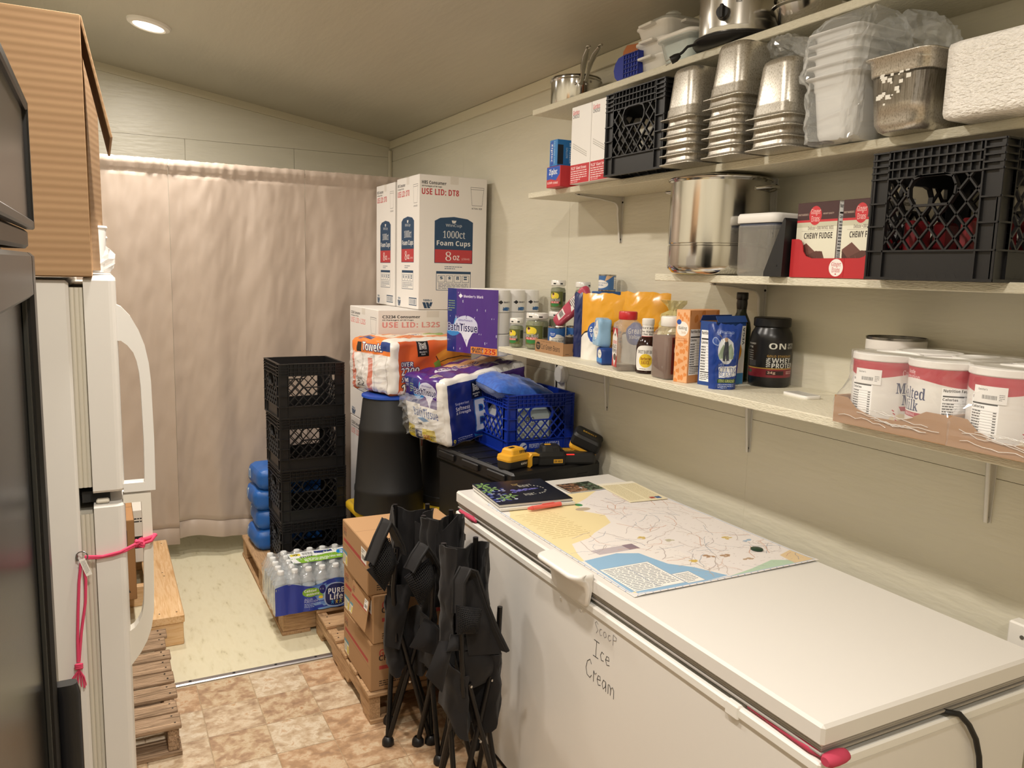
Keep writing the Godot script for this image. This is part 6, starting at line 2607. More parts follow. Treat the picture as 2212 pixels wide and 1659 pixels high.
	b.tube([V(-0.1, 0.012, 0.08), V(-0.128, 0.002, 0.098), V(-0.14, -0.014, 0.105), V(-0.152, -0.024, 0.11)], 0.004, 8)
	b.tube([V(-0.148, -0.022, 0.108), V(-0.158, -0.03, 0.112), V(-0.172, -0.038, 0.116)], [0.007, 0.012, 0.012], 8)
	var c := part("power_cord", b, o)
	b = MB.new()
	b.use(cm("a9a49a", 0.3, 1.0))
	for s in [-0.006, 0.006]:
		b.tube([V(-0.172, -0.038 + s, 0.116), V(-0.186, -0.046 + s, 0.12)], 0.0016, 6)
	part("plug_prongs", b, c)
	# steel bowl, a stack of lids
	o = thing("steel_bowl", "shallow polished steel bowl to the right of the slow cooker", "bowl", V(-0.13, ST, -1.715))
	b = MB.new()
	b.use(STEEL).lathe([Vector2(0, 0.0), Vector2(0.06, 0.0), Vector2(0.085, 0.02), Vector2(0.103, 0.06), Vector2(0.112, 0.063), Vector2(0.112, 0.066), Vector2(0.1, 0.064), Vector2(0.08, 0.024), Vector2(0.055, 0.005), Vector2(0, 0.005)], 48)
	part("body", b, o)
	o = thing("steel_bowl", "second polished steel bowl resting in the one beside the slow cooker", "bowl", V(-0.13, ST + 0.032, -1.715))
	b = MB.new()
	b.use(STEEL).lathe([Vector2(0, 0.0), Vector2(0.055, 0.0), Vector2(0.08, 0.02), Vector2(0.096, 0.055), Vector2(0.104, 0.058), Vector2(0.104, 0.061), Vector2(0.09, 0.058), Vector2(0.0, 0.05)], 48)
	part("body", b, o)

func steam_pan(m, up: bool) -> ArrayMesh:
	var b := MB.new()
	b.use(m)
	var l := []
	# inverted: rim at the bottom
	for q in [[0.176, 0.162, 0.022, 0.0], [0.177, 0.163, 0.022, 0.0025], [0.158, 0.144, 0.024, 0.004], [0.152, 0.138, 0.03, 0.012], [0.15, 0.136, 0.03, 0.03], [0.147, 0.133, 0.032, 0.034], [0.146, 0.132, 0.032, 0.04], [0.131, 0.117, 0.034, 0.135], [0.124, 0.11, 0.034, 0.147], [0.108, 0.094, 0.03, 0.1525]]:
		l.append([q[0], q[1], q[2], (0.1525 - q[3]) if up else q[3]])
	rstack(b, l, true, 1, 6)
	return b.mesh()

func make_second_shelf():
	# zip bag boxes
	var im := card(214, 160, "c23238")
	poly(im, [[0, 0], [214, 0], [214, 60], [150, 110], [70, 96], [0, 100]], "1d52b4")
	put(im, "Ziploc", 40, 18, 130, 60, "f2f2f0")
	put(im, "SLIDER", 14, 116, 80, 16, "f2e6e4")
	put(im, "STORAGE", 104, 120, 80, 16, "f2e6e4")
	var o := thing("zip_bag_box", "red and blue box of zip storage bags, lower box at the far end", "box", V(-0.2, SM, -2.838))
	var b := MB.new()
	b.use(cm("c23238", 0.45)).box(V(0, 0.041, 0), V(0.2, 0.082, 0.107), 0.002, {"nx": pm(im, 0.4)})
	part("body", b, o)
	im = card(120, 206, "2a7cc0")
	poly(im, [[10, 20], [56, 4], [64, 190], [16, 202]], "1c4fae")
	put(im, "Ziploc", 20, 30, 34, 140, "f2f2f0", "b", 1)
	put(im, "EASY OPEN TABS", 70, 14, 14, 170, "d6e6f2", "s", 1)
	var im2 := card(400, 206, "2472b8")
	rect(im2, 0, 40, 60, 150, "14202c")
	put(im2, "28 FREEZER", 120, 20, 26, 160, "d6e6f2", "b", 1)
	put(im2, "GALLON", 86, 60, 20, 80, "d6e6f2", "s", 1)
	b = MB.new()
	b.use(cm("2a7cc0", 0.45)).box(V(0, 0.052, 0), V(0.19, 0.104, 0.06), 0.002, {"nx": pm(im, 0.4), "pz": pm(im2, 0.4)})
	o = thing("zip_bag_box", "blue box of zip freezer bags standing on the red one", "box", V(-0.2, SM + 0.0825, -2.851))
	part("body", b, o)
	# straw boxes
	im = card(240, 500, "ebe8e4")
	put(im, "Gordon", 14, 22, 78, 30, "c23238")
	put(im, "CHOICE", 14, 52, 80, 24, "3a3a3c")
	for k in 2:
		stroke(im, [[26, 238 + k * 14], [200, 310 + k * 14]], 5.0, "d2cec8")
		stroke(im, [[26, 234 + k * 14], [200, 306 + k * 14]], 1.2, "6a6866")
	stroke(im, [[26, 262], [200, 334]], 3.0, "8a8682")
	rect(im, 0, 376, 240, 124, "bf2a34")
	put(im, "10.25\" Giant Straws", 10, 388, 190, 20, "f4eeee")
	fine(im, 10, 416, 200, 5, 14, "eed8d8")
	put(im, "300 COUNT", 10, 482, 90, 11, "eed8d8")
	b = MB.new()
	b.use(cm("ebe8e4", 0.4)).box(V(0, 0.1425, 0), V(0.12, 0.285, 0.137), 0.0015, {"nx": pm(im, 0.35)})
	o = thing("straw_box", "white and red box of giant straws, the left one of two", "box", V(-0.24, SM, -2.64), 0.0, "boxes of giant straws")
	part("body", b, o)
	copy(o, "white and red box of giant straws, partly behind the black crate", V(-0.24, SM + 0.0005, -2.5))
	# steel pans upside down
	var m := steam_pan(ALU, false)
	var first: Node3D = null
	var st := [[-2.008, 6, "left"], [-1.812, 7, "tallest, middle"], [-1.632, 4, "shortest, right-hand"]]
	var ord := ["lowest", "second", "third", "fourth", "fifth", "sixth", "seventh"]
	for s in st:
		for k in s[1]:
			var nm: String = ord[k] if k < s[1] - 1 else "topmost"
			var p := solo("steam_pan", m, "upside-down steel pan, %s in the %s stack of pans" % [nm, s[2]], "pan", V(-0.272 + 0.002 * sin(k * 2.0), SM + k * 0.027, s[0] + 0.002 * cos(k * 3.0)), sin(k * 5.0 + s[0]) * 1.5, "stacked steel pans")
	# plastic pans in a bag
	var pmesh := steam_pan(clear("ecebe8", 0.8, 0.3), true)
	for k in 5:
		solo("plastic_pan", pmesh, "pale plastic pan wrapped in a clear bag, %s of five nested" % ["lowest", "second", "middle", "fourth", "topmost"][k], "pan", V(-0.25, SM + 0.004 + k * 0.026, -1.452), 0.0, "bagged plastic pans")
	var n := noise(101, 2.2, 3)
	b = MB.new()
	var film := clear("dfe2e2", 0.2, 0.08)
	b.use(film)
	var rs := []
	for i in 29:
		var t := i / 28.0
		var rg := PackedVector3Array()
		for j in 44:
			var a := TAU * j / 44.0
			var q := rrect(0.19 + 0.02 * t, 0.175 + 0.02 * t, 0.04, 10)[j]
			var dz := 0.0
			var wob := 1.0 + 0.14 * n.get_noise_3d(cos(a) * 1.2, t * 3.0, sin(a) * 1.2)
			if t < 0.5:
				wob *= 0.9
			rg.append(V(-0.25 + q.x * wob * (1.0 - 0.5 * pow(t, 9.0)), SM + 0.002 + t * 0.3 + 0.012 * n.get_noise_2d(a, t * 4.0), -1.452 + q.y * wob * (1.0 - 0.4 * pow(t, 9.0)) + 0.05 * maxf(0.0, t - 0.6)))
		rs.append(rg)
	b.loft(rs, true, -1)
	o = thing("plastic_bag", "clear crumpled plastic bag around the nested plastic pans", "bag", Vector3.ZERO)
	part("bag_body", b, o)
	for w in [[[V(-0.28, 2.27, -1.55), V(-0.27, 2.3, -1.62), V(-0.25, 2.315, -1.68), V(-0.22, 2.325, -1.74), V(-0.2, 2.335, -1.79)], [0.03, 0.022, 0.034, 0.034, 0.01]], [[V(-0.2, 2.24, -1.42), V(-0.19, 2.27, -1.38), V(-0.18, 2.275, -1.33), V(-0.17, 2.25, -1.28), V(-0.16, 2.225, -1.245)], [0.07, 0.062, 0.055, 0.045, 0.02]]]:
		b = MB.new()
		b.use(film)
		rs = []
		var pt: Array = w[0]
		for i in 21:
			var t := i / 20.0 * (pt.size() - 1)
			var k := mini(int(t), pt.size() - 2)
			var p: Vector3 = pt[k].lerp(pt[k + 1], t - k)
			var rad: float = lerpf(w[1][k], w[1][k + 1], t - k)
			var dir: Vector3 = (pt[k + 1] - pt[k]).normalized()
			var s1 := dir.cross(Vector3.UP).normalized()
			var s2 := s1.cross(dir)
			var rg := PackedVector3Array()
			for j in 20:
				var a := TAU * j / 20.0
				var rr := rad * (1.0 + 0.45 * n.get_noise_3d(cos(a) * 1.5 + 5.0, t * 1.2, sin(a) * 1.5))
				rg.append(p + s1 * cos(a) * rr + s2 * sin(a) * rr * 0.9)
			rs.append(rg)
		b.loft(rs, true, -1)
		part("bag_gather", b, o)
	# deep pan standing upright
	o = thing("deep_pan", "deep upright steel pan with flaking label residue beside the bagged pans", "pan", V(-0.18, SM, -1.268))
	b = MB.new()
	b.use(ALU)
	rstack(b, [[0.26, 0.11, 0.035, 0.0], [0.278, 0.128, 0.04, 0.006], [0.29, 0.142, 0.04, 0.02], [0.3, 0.155, 0.036, 0.12], [0.306, 0.16, 0.034, 0.128], [0.31, 0.164, 0.034, 0.158], [0.325, 0.176, 0.03, 0.162], [0.326, 0.177, 0.03, 0.1655], [0.312, 0.166, 0.03, 0.164], [0.3, 0.155, 0.036, 0.12], [0.275, 0.13, 0.04, 0.02]], true, 1, 6)
	part("body", b, o)
	b = MB.new()
	b.use(cm("e3e0d6", 0.8))
	var r := RandomNumberGenerator.new()
	r.seed = 17
	for i in 26:
		var y := 0.06 + r.randf() * 0.085
		var z := -0.045 + r.randf() * 0.085
		var w := r.randf_range(0.004, 0.013)
		var x := -0.1472 - 0.005 * (y - 0.06) / 0.07
		b.box(V(x, y, z), V(0.0008, w * 0.8, w), 0.0)
	part("label_residue", b, o)
	# foam trays in shrink wrap
	b = MB.new()
	var hm := ntex(noise(111, 0.035, 4), 256, ["000000", "ffffff"])
	var fm := tri_mat(ntex(noise(112, 0.01, 2), 128, ["e9e5dd", "f2eee8"]), Vector3(7, 16, 7), 0.22, hm, 0.35)
	b.use(fm)
	soft(b, V(0.27, 0.165, 0.32), 0.018, 10)
	solo("foam_pack", b, "white shrink-wrapped block of foam trays at the near end of the second shelf", "foam trays", V(-0.195, SM, -0.993))

func brownie_box(im: MB, o: Node3D):
	part("body", im, o)

func make_third_shelf():
	# stockpot
	var o := thing("stockpot", "large polished steel stockpot with a lid on the third shelf", "pot", V(-0.172, SH, -2.0), 0.0)
	var r := 0.154
	var b := MB.new()
	b.use(STEEL).lathe([Vector2(0, 0.0), Vector2(r - 0.03, 0.0), Vector2(r - 0.012, 0.006), Vector2(r - 0.002, 0.02), Vector2(r, 0.03), Vector2(r, 0.088), Vector2(r - 0.003, 0.091), Vector2(r - 0.003, 0.095), Vector2(r, 0.098), Vector2(r - 0.002, 0.285), Vector2(r + 0.004, 0.29), Vector2(r + 0.003, 0.293), Vector2(0, 0.293)], 64)
	part("body", b, o)
	b = MB.new()
	b.use(STEEL).lathe([Vector2(r + 0.006, 0.291), Vector2(r + 0.008, 0.294), Vector2(r + 0.004, 0.298), Vector2(r - 0.01, 0.3), Vector2(r - 0.03, 0.306), Vector2(r * 0.4, 0.314), Vector2(0, 0.315)], 64)
	part("lid", b, o)
	for s in [0.0, PI]:
		b = MB.new()
		b.use(STEEL)
		var p := []
		var a0: float = 0.35 + s
		for k in 11:
			var t := k / 10.0
			var a: float = a0 - 0.32 + 0.64 * t
			var rr := r + 0.036 * sin(t * PI)
			p.append(V(sin(a) * rr, 0.262 + 0.006 * sin(t * PI), cos(a) * rr))
		b.tube(p, 0.0055, 10)
		part("handle", b, o)
	# clear canisters
	for k in 2:
		var w: float = [0.15, 0.09][k]
		var d := 0.15
		var at: Vector3 = [V(-0.172, SH, -1.762), V(-0.047, SH, -1.73)][k]
		o = thing("canister", ["clear square canister with a white lid in front of the stockpot", "smaller clear canister with a white lid, half hidden behind the first"][k], "canister", at, [4.0, 0.0][k])
		b = MB.new()
		b.use(clear("dcd8d0", 0.22, 0.04))
		rstack(b, [[w - 0.012, d - 0.012, 0.02, 0.0], [w - 0.004, d - 0.004, 0.022, 0.006], [w, d, 0.022, 0.145]])
		part("body", b, o)
		b = MB.new()
		b.use(cm("3c4254", 0.5))
		rstack(b, [[w - 0.004, d - 0.004, 0.022, 0.142], [w - 0.004, d - 0.004, 0.022, 0.152]])
		part("seal", b, o)
		b = MB.new()
		b.use(WHITE)
		rstack(b, [[w + 0.004, d + 0.004, 0.024, 0.152], [w + 0.008, d + 0.008, 0.026, 0.155], [w + 0.008, d + 0.008, 0.026, 0.172], [w, d, 0.024, 0.179], [w - 0.03, d - 0.03, 0.02, 0.18]])
		part("lid", b, o)
	# black leaning plate; the shaded gap under it is filled in as solid black
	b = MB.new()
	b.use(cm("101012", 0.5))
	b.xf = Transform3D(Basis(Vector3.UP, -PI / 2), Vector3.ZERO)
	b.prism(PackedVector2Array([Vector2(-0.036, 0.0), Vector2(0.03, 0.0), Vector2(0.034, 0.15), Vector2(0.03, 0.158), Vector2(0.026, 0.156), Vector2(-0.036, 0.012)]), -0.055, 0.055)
	o = thing("plate_shade_wedge", "black plate leaning on the red brownie tray, the shaded gap under it filled in as a solid wedge", "stand", V(-0.225, SH, -1.643))
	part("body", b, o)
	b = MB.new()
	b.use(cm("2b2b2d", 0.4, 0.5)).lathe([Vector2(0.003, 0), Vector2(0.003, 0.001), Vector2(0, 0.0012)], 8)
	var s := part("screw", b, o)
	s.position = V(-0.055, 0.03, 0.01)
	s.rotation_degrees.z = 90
	# brownie mix in its display tray
	var im := card(290, 390, "e4e2cf")
	rect(im, 0, 0, 290, 130, "c9c7b0")
	rect(im, 0, 0, 290, 92, "43272a")
	rect(im, 0, 92, 290, 12, "c3343c")
	oval(im, 132, 70, 44, 50, "c8353e")
	put(im, "Ginger", 98, 34, 70, 36, "f2ece6", "f")
	put(im, "Evans", 104, 72, 58, 30, "f2ece6", "f")
	put(im, "FINEST INGREDIENTS", 8, 58, 74, 10, "c9b9a8")
	put(im, "HIGHEST QUALITY", 186, 58, 74, 10, "c9b9a8")
	put(im, "Deluxe • BROWNIE MIX", 84, 126, 180, 18, "4a3a34", "f")
	rect(im, 40, 150, 226, 1, "6a5a50")
	put(im, "CHEWY FUDGE", 60, 160, 200, 32, "2b2220")
	poly(im, [[14, 250], [80, 214], [150, 262], [70, 300], [20, 290]], "6e4740")
	poly(im, [[14, 256], [66, 300], [66, 390], [20, 390]], "4a2c28")
	poly(im, [[60, 290], [150, 256], [196, 258], [230, 330], [240, 390], [60, 390]], "5d3932")
	for i in 60:
		var x := 64 + fposmod(i * 37.0, 170.0)
		stroke(im, [[x, 280 + fposmod(i * 29.0, 100.0)], [x + 6, 292 + fposmod(i * 29.0, 100.0)]], 2.0, ["7d534a", "46292a", "8b6157"][i % 3])
	var sd := card(120, 390, "c9c6c0")
	facts(sd, 8, 10, 104, 300)
	fine(sd, 10, 318, 100, 7, 9, "55504c")
	var bm := cm("43272a", 0.45)
	b = MB.new()
	b.use(bm).box(V(0, 0.0965, 0), V(0.048, 0.193, 0.14), 0.0012, {"nx": pm(im, 0.35), "pz": pm(sd, 0.45), "nz": pm(sd, 0.45)})
	o = thing("brownie_mix_box", "box of chewy fudge brownie mix, fully visible at the left of the red tray", "box", V(-0.228, SH + 0.003, -1.528), -2.0, "brownie mix boxes")
	part("body", b, o)
	copy(o, "box of brownie mix cut off by the black crate, right in the tray", V(-0.228, SH + 0.003, -1.385), -1.0).scale = V(1, 1, 0.9)
	copy(o, "box of brownie mix standing behind the left one in the tray", V(-0.17, SH + 0.003, -1.528))
	copy(o, "box of brownie mix standing behind the right one in the tray", V(-0.17, SH + 0.003, -1.385)).scale = V(1, 1, 0.9)
	var at := V(-0.15, SH, -1.46)
	o = thing("display_tray", "red cardboard display tray with deep cut-outs holding the brownie mix", "tray", at)
	var rd := cm("b9242c", 0.5)
	# front wall with two scoops
	var p := PackedVector2Array([Vector2(-0.142, 0.0), Vector2(0.142, 0.0), Vector2(0.142, 0.1), Vector2(0.125, 0.1)])
	for q in [[0.115, 0.096], [0.108, 0.084], [0.104, 0.066], [0.094, 0.054], [0.08, 0.05]]:
		p.append(Vector2(q[0], q[1]))
	for q in [[-0.07, 0.05], [-0.09, 0.056], [-0.1, 0.068], [-0.103, 0.084], [-0.11, 0.097], [-0.12, 0.101]]:
		p.append(Vector2(q[0], q[1]))
	p.append(Vector2(-0.142, 0.101))
	b = MB.new()
	b.use(rd)
	b.xf = Transform3D(Basis(Vector3.UP, -PI / 2), V(-0.109, 0, 0))
	b.prism(p, -0.0015, 0.0015)
	var f := part("front_wall", b, o)
	im = card(128, 128, "b9242c")
	oval(im, 64, 64, 60, 60, "efe9e4")
	put(im, "Ginger", 24, 24, 82, 38, "b9242c", "f")
	put(im, "Evans", 30, 62, 68, 34, "b9242c", "f")
	oval(im, 64, 108, 5, 5, "b9242c")
	b = MB.new()
	b.use(pm(im, 0.5)).box(V(-0.1109, 0.026, 0.012), V(0.0005, 0.047, 0.047), 0.0)
	b = MB.new()
	b.use(rd).box(V(-0.1109, 0.026, 0.012), V(0.0005, 0.047, 0.047), 0.0, {"nx": pm(im, 0.5)})
	part("tray_logo", b, f)
	for q in [[V(-0.108, 0, -0.142), V(0.11, 0.095, -0.139)], [V(-0.108, 0, 0.139), V(0.11, 0.095, 0.142)], [V(0.108, 0, -0.139), V(0.111, 0.095, 0.139)], [V(-0.108, 0, -0.139), V(0.108, 0.0025, 0.139)]]:
		b = MB.new()
		b.use(rd)
		board(b, q[0], q[1])
		part("side_wall" if q[1].y > 0.01 else "floor_panel", b, o)

# ------------------------------------------------------------------ lowest shelf
func tin(nm: String, label: String, cat: String, at: Vector3, yaw: float, r: float, h: float, wrap: Image, group := "", lidm = null) -> Node3D:
	var o := thing(nm, label, cat, at, yaw, group)
	var b := MB.new()
	b.use(cm("b9b7b2", 0.25, 1.0)).lathe([Vector2(0, 0.001), Vector2(r - 0.003, 0.001), Vector2(r - 0.002, 0.0), Vector2(r, 0.001), Vector2(r, 0.004), Vector2(r - 0.0012, 0.005), Vector2(r - 0.0012, h - 0.005), Vector2(r, h - 0.004), Vector2(r, h - 0.001), Vector2(r - 0.002, h), Vector2(r - 0.003, h - 0.004), Vector2(0, h - 0.004)], 40)
	part("body", b, o)
	b = MB.new()
	b.use(pm(wrap, 0.35)).lathe([Vector2(r - 0.0006, 0.006), Vector2(r - 0.0006, h - 0.006)], 40, -PI, PI)
	part("label", b, o)
	return o

func jar(label: String, at: Vector3, yaw: float, r: float, h: float, wrap) -> Node3D:
	var o := thing("pickle_jar", label, "jar", at, yaw, "jars of pickles and relish")
	var n := h - 0.03
	var b := MB.new()
	b.use(clear("dfe6d8", 0.16, 0.03)).lathe([Vector2(0, 0.002), Vector2(r - 0.006, 0.002), Vector2(r, 0.008), Vector2(r, n - 0.012), Vector2(r - 0.003, n - 0.003), Vector2(r - 0.006, n + 0.004), Vector2(r - 0.006, n + 0.012)], 36)
	part("glass", b, o)
	b = MB.new()
	b.use(PICKLE).lathe([Vector2(0, 0.004), Vector2(r - 0.007, 0.004), Vector2(r - 0.0018, 0.01), Vector2(r - 0.0018, n - 0.014), Vector2(r - 0.006, n - 0.004), Vector2(0, n)], 36)
	part("pickles", b, o)
	b = MB.new()
	b.use(cm("e6e4de", 0.3, 0.1)).lathe([Vector2(r - 0.004, n + 0.006), Vector2(r - 0.0015, n + 0.008), Vector2(r - 0.0015, h - 0.004), Vector2(r - 0.004, h), Vector2(r - 0.012, h), Vector2(r - 0.014, h - 0.0015), Vector2(0, h - 0.0015)], 40)
	part("lid", b, o)
	b = MB.new()
	b.use(cm("2a2c2a", 0.5)).lathe([Vector2(r - 0.0013, h - 0.018), Vector2(r - 0.0013, h - 0.012)], 10, -0.5, -0.1)
	b.lathe([Vector2(r - 0.0013, h - 0.018), Vector2(r - 0.0013, h - 0.012)], 10, 0.5, 0.85)
	part("lid_print", b, o)
	if wrap != null:
		b = MB.new()
		b.use(wrap).lathe([Vector2(r + 0.0004, n * 0.18), Vector2(r + 0.0004, n * 0.82)], 20, -0.95, 0.85)
		part("label", b, o)
		b = MB.new()
		b.use(cm("3a3d2c", 0.5)).lathe([Vector2(r + 0.0003, n * 0.42), Vector2(r + 0.0003, n * 0.78)], 8, 0.95, 1.5)
		part("back_label", b, o)
	return o

var PICKLE

func pouch(nm: String, label: String, cat: String, at: Vector3, yaw: float, w: float, h: float, d: float, m, front, sd: int, topw := 1.0) -> MeshInstance3D:
	var n := noise(sd, 14.0, 3)
	var b := MB.new()
	b.use(m)
	for side in [1.0, -1.0]:
		if side > 0.0 and front != null:
			b.use(front)
		else:
			b.use(m)
		var g := []
		for i in 19:
			var row := PackedVector3Array()
			for j in 15:
				var u: float = (j / 14.0 - 0.5) * side
				var v := i / 18.0
				var e := (1.0 - pow(absf(u) * 2.0, 4.0)) * (1.0 - pow(v, 6.0))
				var th := d * 0.5 * e * (0.55 + 0.45 * sin(minf(1.0, v * 1.6) * PI * 0.5 + 0.6)) + 0.002 * (1.0 - absf(u) * 2.0)
				var z: float = side * (th + n.get_noise_3d(u * 0.6, v * 0.6, side) * 0.012 * e)
				row.append(V(u * w * lerpf(1.0, topw, v), v * h + n.get_noise_2d(u * 0.4, 3.0) * 0.008 * v, z))
			g.append(row)
		b.grid(g, 0.0, 1)
	# closed foot
	b.use(m)
	var ft := []
	for j in 15:
		var u := j / 14.0 - 0.5
		ft.append(V(u * w, 0.0, 0.0))
	for i in 14:
		var t0 := d * 0.5 * (1.0 - pow(absf(i / 14.0 - 0.5) * 2.0, 4.0)) * 0.8
		var t1 := d * 0.5 * (1.0 - pow(absf((i + 1) / 14.0 - 0.5) * 2.0, 4.0)) * 0.8
		b.quad(ft[i] + V(0, 0, -t0), ft[i + 1] + V(0, 0, -t1), ft[i + 1] + V(0, 0, t1), ft[i] + V(0, 0, t0))
	return solo(nm, b, label, cat, at, yaw)

func vround(im: Image, x: float, y: float, rr: float):
	oval(im, x, y, rr, rr, "2b55a8")
	put(im, "Great", x - rr * 0.75, y - rr * 0.5, rr * 1.5, rr * 0.5, "f4f2ee")
	put(im, "Value", x - rr * 0.6, y + rr * 0.08, rr * 1.2, rr * 0.42, "f4f2ee")

func make_jars_and_cans():
	PICKLE = tri_mat(ntex(noise(121, 0.03, 4), 256, ["3d4420", "5b6130", "757a3f", "4a5026"], [0.1, 0.4, 0.7, 1.0]), Vector3(9, 14, 9), 0.5)
	var im := card(260, 220, "6a6e38")
	oval(im, 100, 62, 84, 46, "e6cf3a", 2.4)
	oval(im, 72, 52, 26, 32, "e2b592")
	oval(im, 72, 34, 28, 18, "4a2c1c")
	outlined(im, "Mt-Olive", 20, 90, 190, 48, "f4f2ea", "1e1e1c", 3, "f")
	rect(im, 16, 138, 190, 30, "b9282c")
	put(im, "DILL RELISH", 30, 142, 150, 22, "f2e6e0")
	poly(im, [[20, 170], [200, 170], [180, 204], [110, 216], [40, 204]], "2f7a3c")
	oval(im, 206, 166, 22, 22, "27402c")
	im = card(260, 220, "5f6534")
	oval(im, 100, 62, 84, 46, "e6cf3a", 2.4)
	oval(im, 74, 52, 22, 28, "e2b592")
	oval(im, 74, 34, 25, 16, "4a2c1c")
	outlined(im, "Best Maid", 10, 92, 200, 46, "f4f2ea", "1e1e1c", 3, "f")
	rect(im, 14, 138, 196, 28, "b9282c")
	put(im, "DILL RELISH", 30, 142, 150, 20, "f2e6e0")
	poly(im, [[20, 168], [200, 168], [180, 200], [110, 212], [40, 200]], "2f7a3c")
	oval(im, 212, 160, 24, 24, "27402c")
	var wr := pm(im, 0.4)
	jar("small pickle jar at the very end of the lowest shelf", V(-0.296, SB, -3.125), -52.0, 0.032, 0.13, wr)
	jar("biggest, wide pickle jar, standing left of the green bean tray", V(-0.241, SB, -3.038), -50.0, 0.05, 0.157, wr)
	jar("dark squat jar beneath the left relish jar", V(-0.142, SB, -3.035), -30.0, 0.039, 0.164, null)
	jar("tall relish jar with its label showing, standing on another jar", V(-0.142, SB + 0.1645, -3.035), -44.0, 0.034, 0.136, wr)
	jar("jar beneath the right relish jar, behind the pink bag", V(-0.095, SB, -2.9), -30.0, 0.038, 0.15, null)
	jar("relish jar against the wall above the pink bag", V(-0.092, SB + 0.1505, -2.912), 40.0, 0.034, 0.146, wr)
	# cans in the tray
	var c := card(400, 190, "2f5f9c")
	poly(c, [[140, 190], [150, 70], [200, 50], [280, 70], [300, 190]], "e9e6dc")
	oval(c, 215, 110, 62, 60, "e9e6dc")
	vround(c, 178, 50, 26)
	put(c, "Golden Sweet", 176, 78, 80, 12, "6a6a5a", "s")
	put(c, "Whole Kernel", 166, 94, 104, 18, "3a3a34", "s")
	put(c, "Corn", 216, 116, 44, 15, "7a7a50", "s")
	for i in 60:
		oval(c, 176 + fposmod(i * 23.0, 86.0), 144 + fposmod(i * 11.0, 40.0), 6, 5, ["d9b23c", "e8c855", "c49a2c"][i % 3])
	facts(c, 320, 20, 60, 150)
	facts(c, 20, 20, 60, 150)
	tin("food_can", "blue and white can of whole kernel corn in the green bean tray", "can", V(-0.243, SB + 0.003, -2.866), -38.0, 0.037, 0.108, c, "cans on the lowest shelf")
	var c2 := card(300, 150, "2f5f9c")
	poly(c2, [[90, 150], [130, 60], [180, 60], [200, 150]], "d9d9d4")
	facts(c2, 210, 24, 70, 120)
	tin("food_can", "blue can half hidden behind the corn can and dark jar", "can", V(-0.168, SB + 0.003, -2.843), 10.0, 0.037, 0.11, c2, "cans on the lowest shelf")
	var c3 := card(300, 120, "1d1614")
	put(c3, "SMOOTH", 130, 50, 60, 16, "6e5a50")
	fine(c3, 120, 74, 80, 2, 10, "4a3c36")
	tin("food_can", "short dark can at the right of the corn can in the tray", "can", V(-0.214, SB + 0.003, -2.776), -30.0, 0.0375, 0.078, c3, "cans on the lowest shelf")
	var c4 := card(300, 150, "3f6ea8")
	oval(c4, 110, 90, 50, 46, "f0eee8")
	put(c4, "Evaporated", 70, 70, 84, 16, "3a5a8c", "s")
	put(c4, "Milk", 84, 92, 50, 16, "3a5a8c", "s")
	poly(c4, [[150, 0], [190, 0], [160, 40], [140, 60]], "d9b48c")
	facts(c4, 196, 10, 70, 130)
	tin("food_can", "blue can of evaporated milk standing high against the wall", "can", V(-0.064, SB + 0.262, -2.772), -40.0, 0.0365, 0.069, c4, "cans on the lowest shelf")
	var b := MB.new()
	b.use(cm("2f5f9c", 0.5)).box(V(0, 0.1305, 0), V(0.1, 0.261, 0.075), 0.002)
	solo("food_box", b, "blue box hidden behind the pouches, carrying the evaporated milk can", "box", V(-0.064, SB, -2.772))
	# cardboard tray
	var t := card(420, 100, "a07a56")
	oval(t, 50, 52, 34, 30, "1c1613", 2.4)
	put(t, "Great", 26, 34, 48, 18, "b08a64")
	put(t, "Value", 30, 54, 40, 15, "b08a64")
	put(t, "Cut Green Beans", 96, 34, 280, 40, "1c1613", "s")
	fine(t, 90, 12, 260, 1, 12, "7d5c3e")
	var t2 := card(280, 100, "a07a56")
	oval(t2, 118, 52, 40, 32, "1c1613", 2.4)
	put(t2, "Great", 92, 34, 54, 18, "b08a64")
	put(t2, "Value", 96, 54, 46, 15, "b08a64")
	put(t2, "Cut Green", 172, 34, 100, 34, "1c1613", "s")
	fine(t2, 16, 82, 50, 1, 10, "3a2c22")
	var at := V(-0.214, SB, -2.847)
	var o := thing("can_tray", "low brown cardboard tray printed with cut green beans", "tray", at)
	var k := cm("a07a56", 0.8)
	for q in [["front_wall", V(-0.291, 0, -2.962), V(-0.2875, 0.054, -2.73)], ["side_wall", V(-0.2875, 0, -2.7335), V(-0.138, 0.05, -2.73)], ["side_wall", V(-0.2875, 0, -2.962), V(-0.138, 0.05, -2.9585)], ["back_wall", V(-0.1415, 0, -2.9585), V(-0.138, 0.05, -2.7335)], ["bottom", V(-0.2875, 0, -2.9585), V(-0.1415, 0.0025, -2.7335)]]:
		b = MB.new()
		b.xf = Transform3D(Basis.IDENTITY, -at + V(0, SB, 0))
		b.use(k)
		b.box((q[1] + q[2]) / 2, (q[2] - q[1]).abs(), 0.0005, {"nx": pm(t, 0.8)} if q[0] == "front_wall" else ({"pz": pm(t2, 0.8)} if q[1].z > -2.75 and q[0] == "side_wall" else {}))
		part(q[0], b, o)

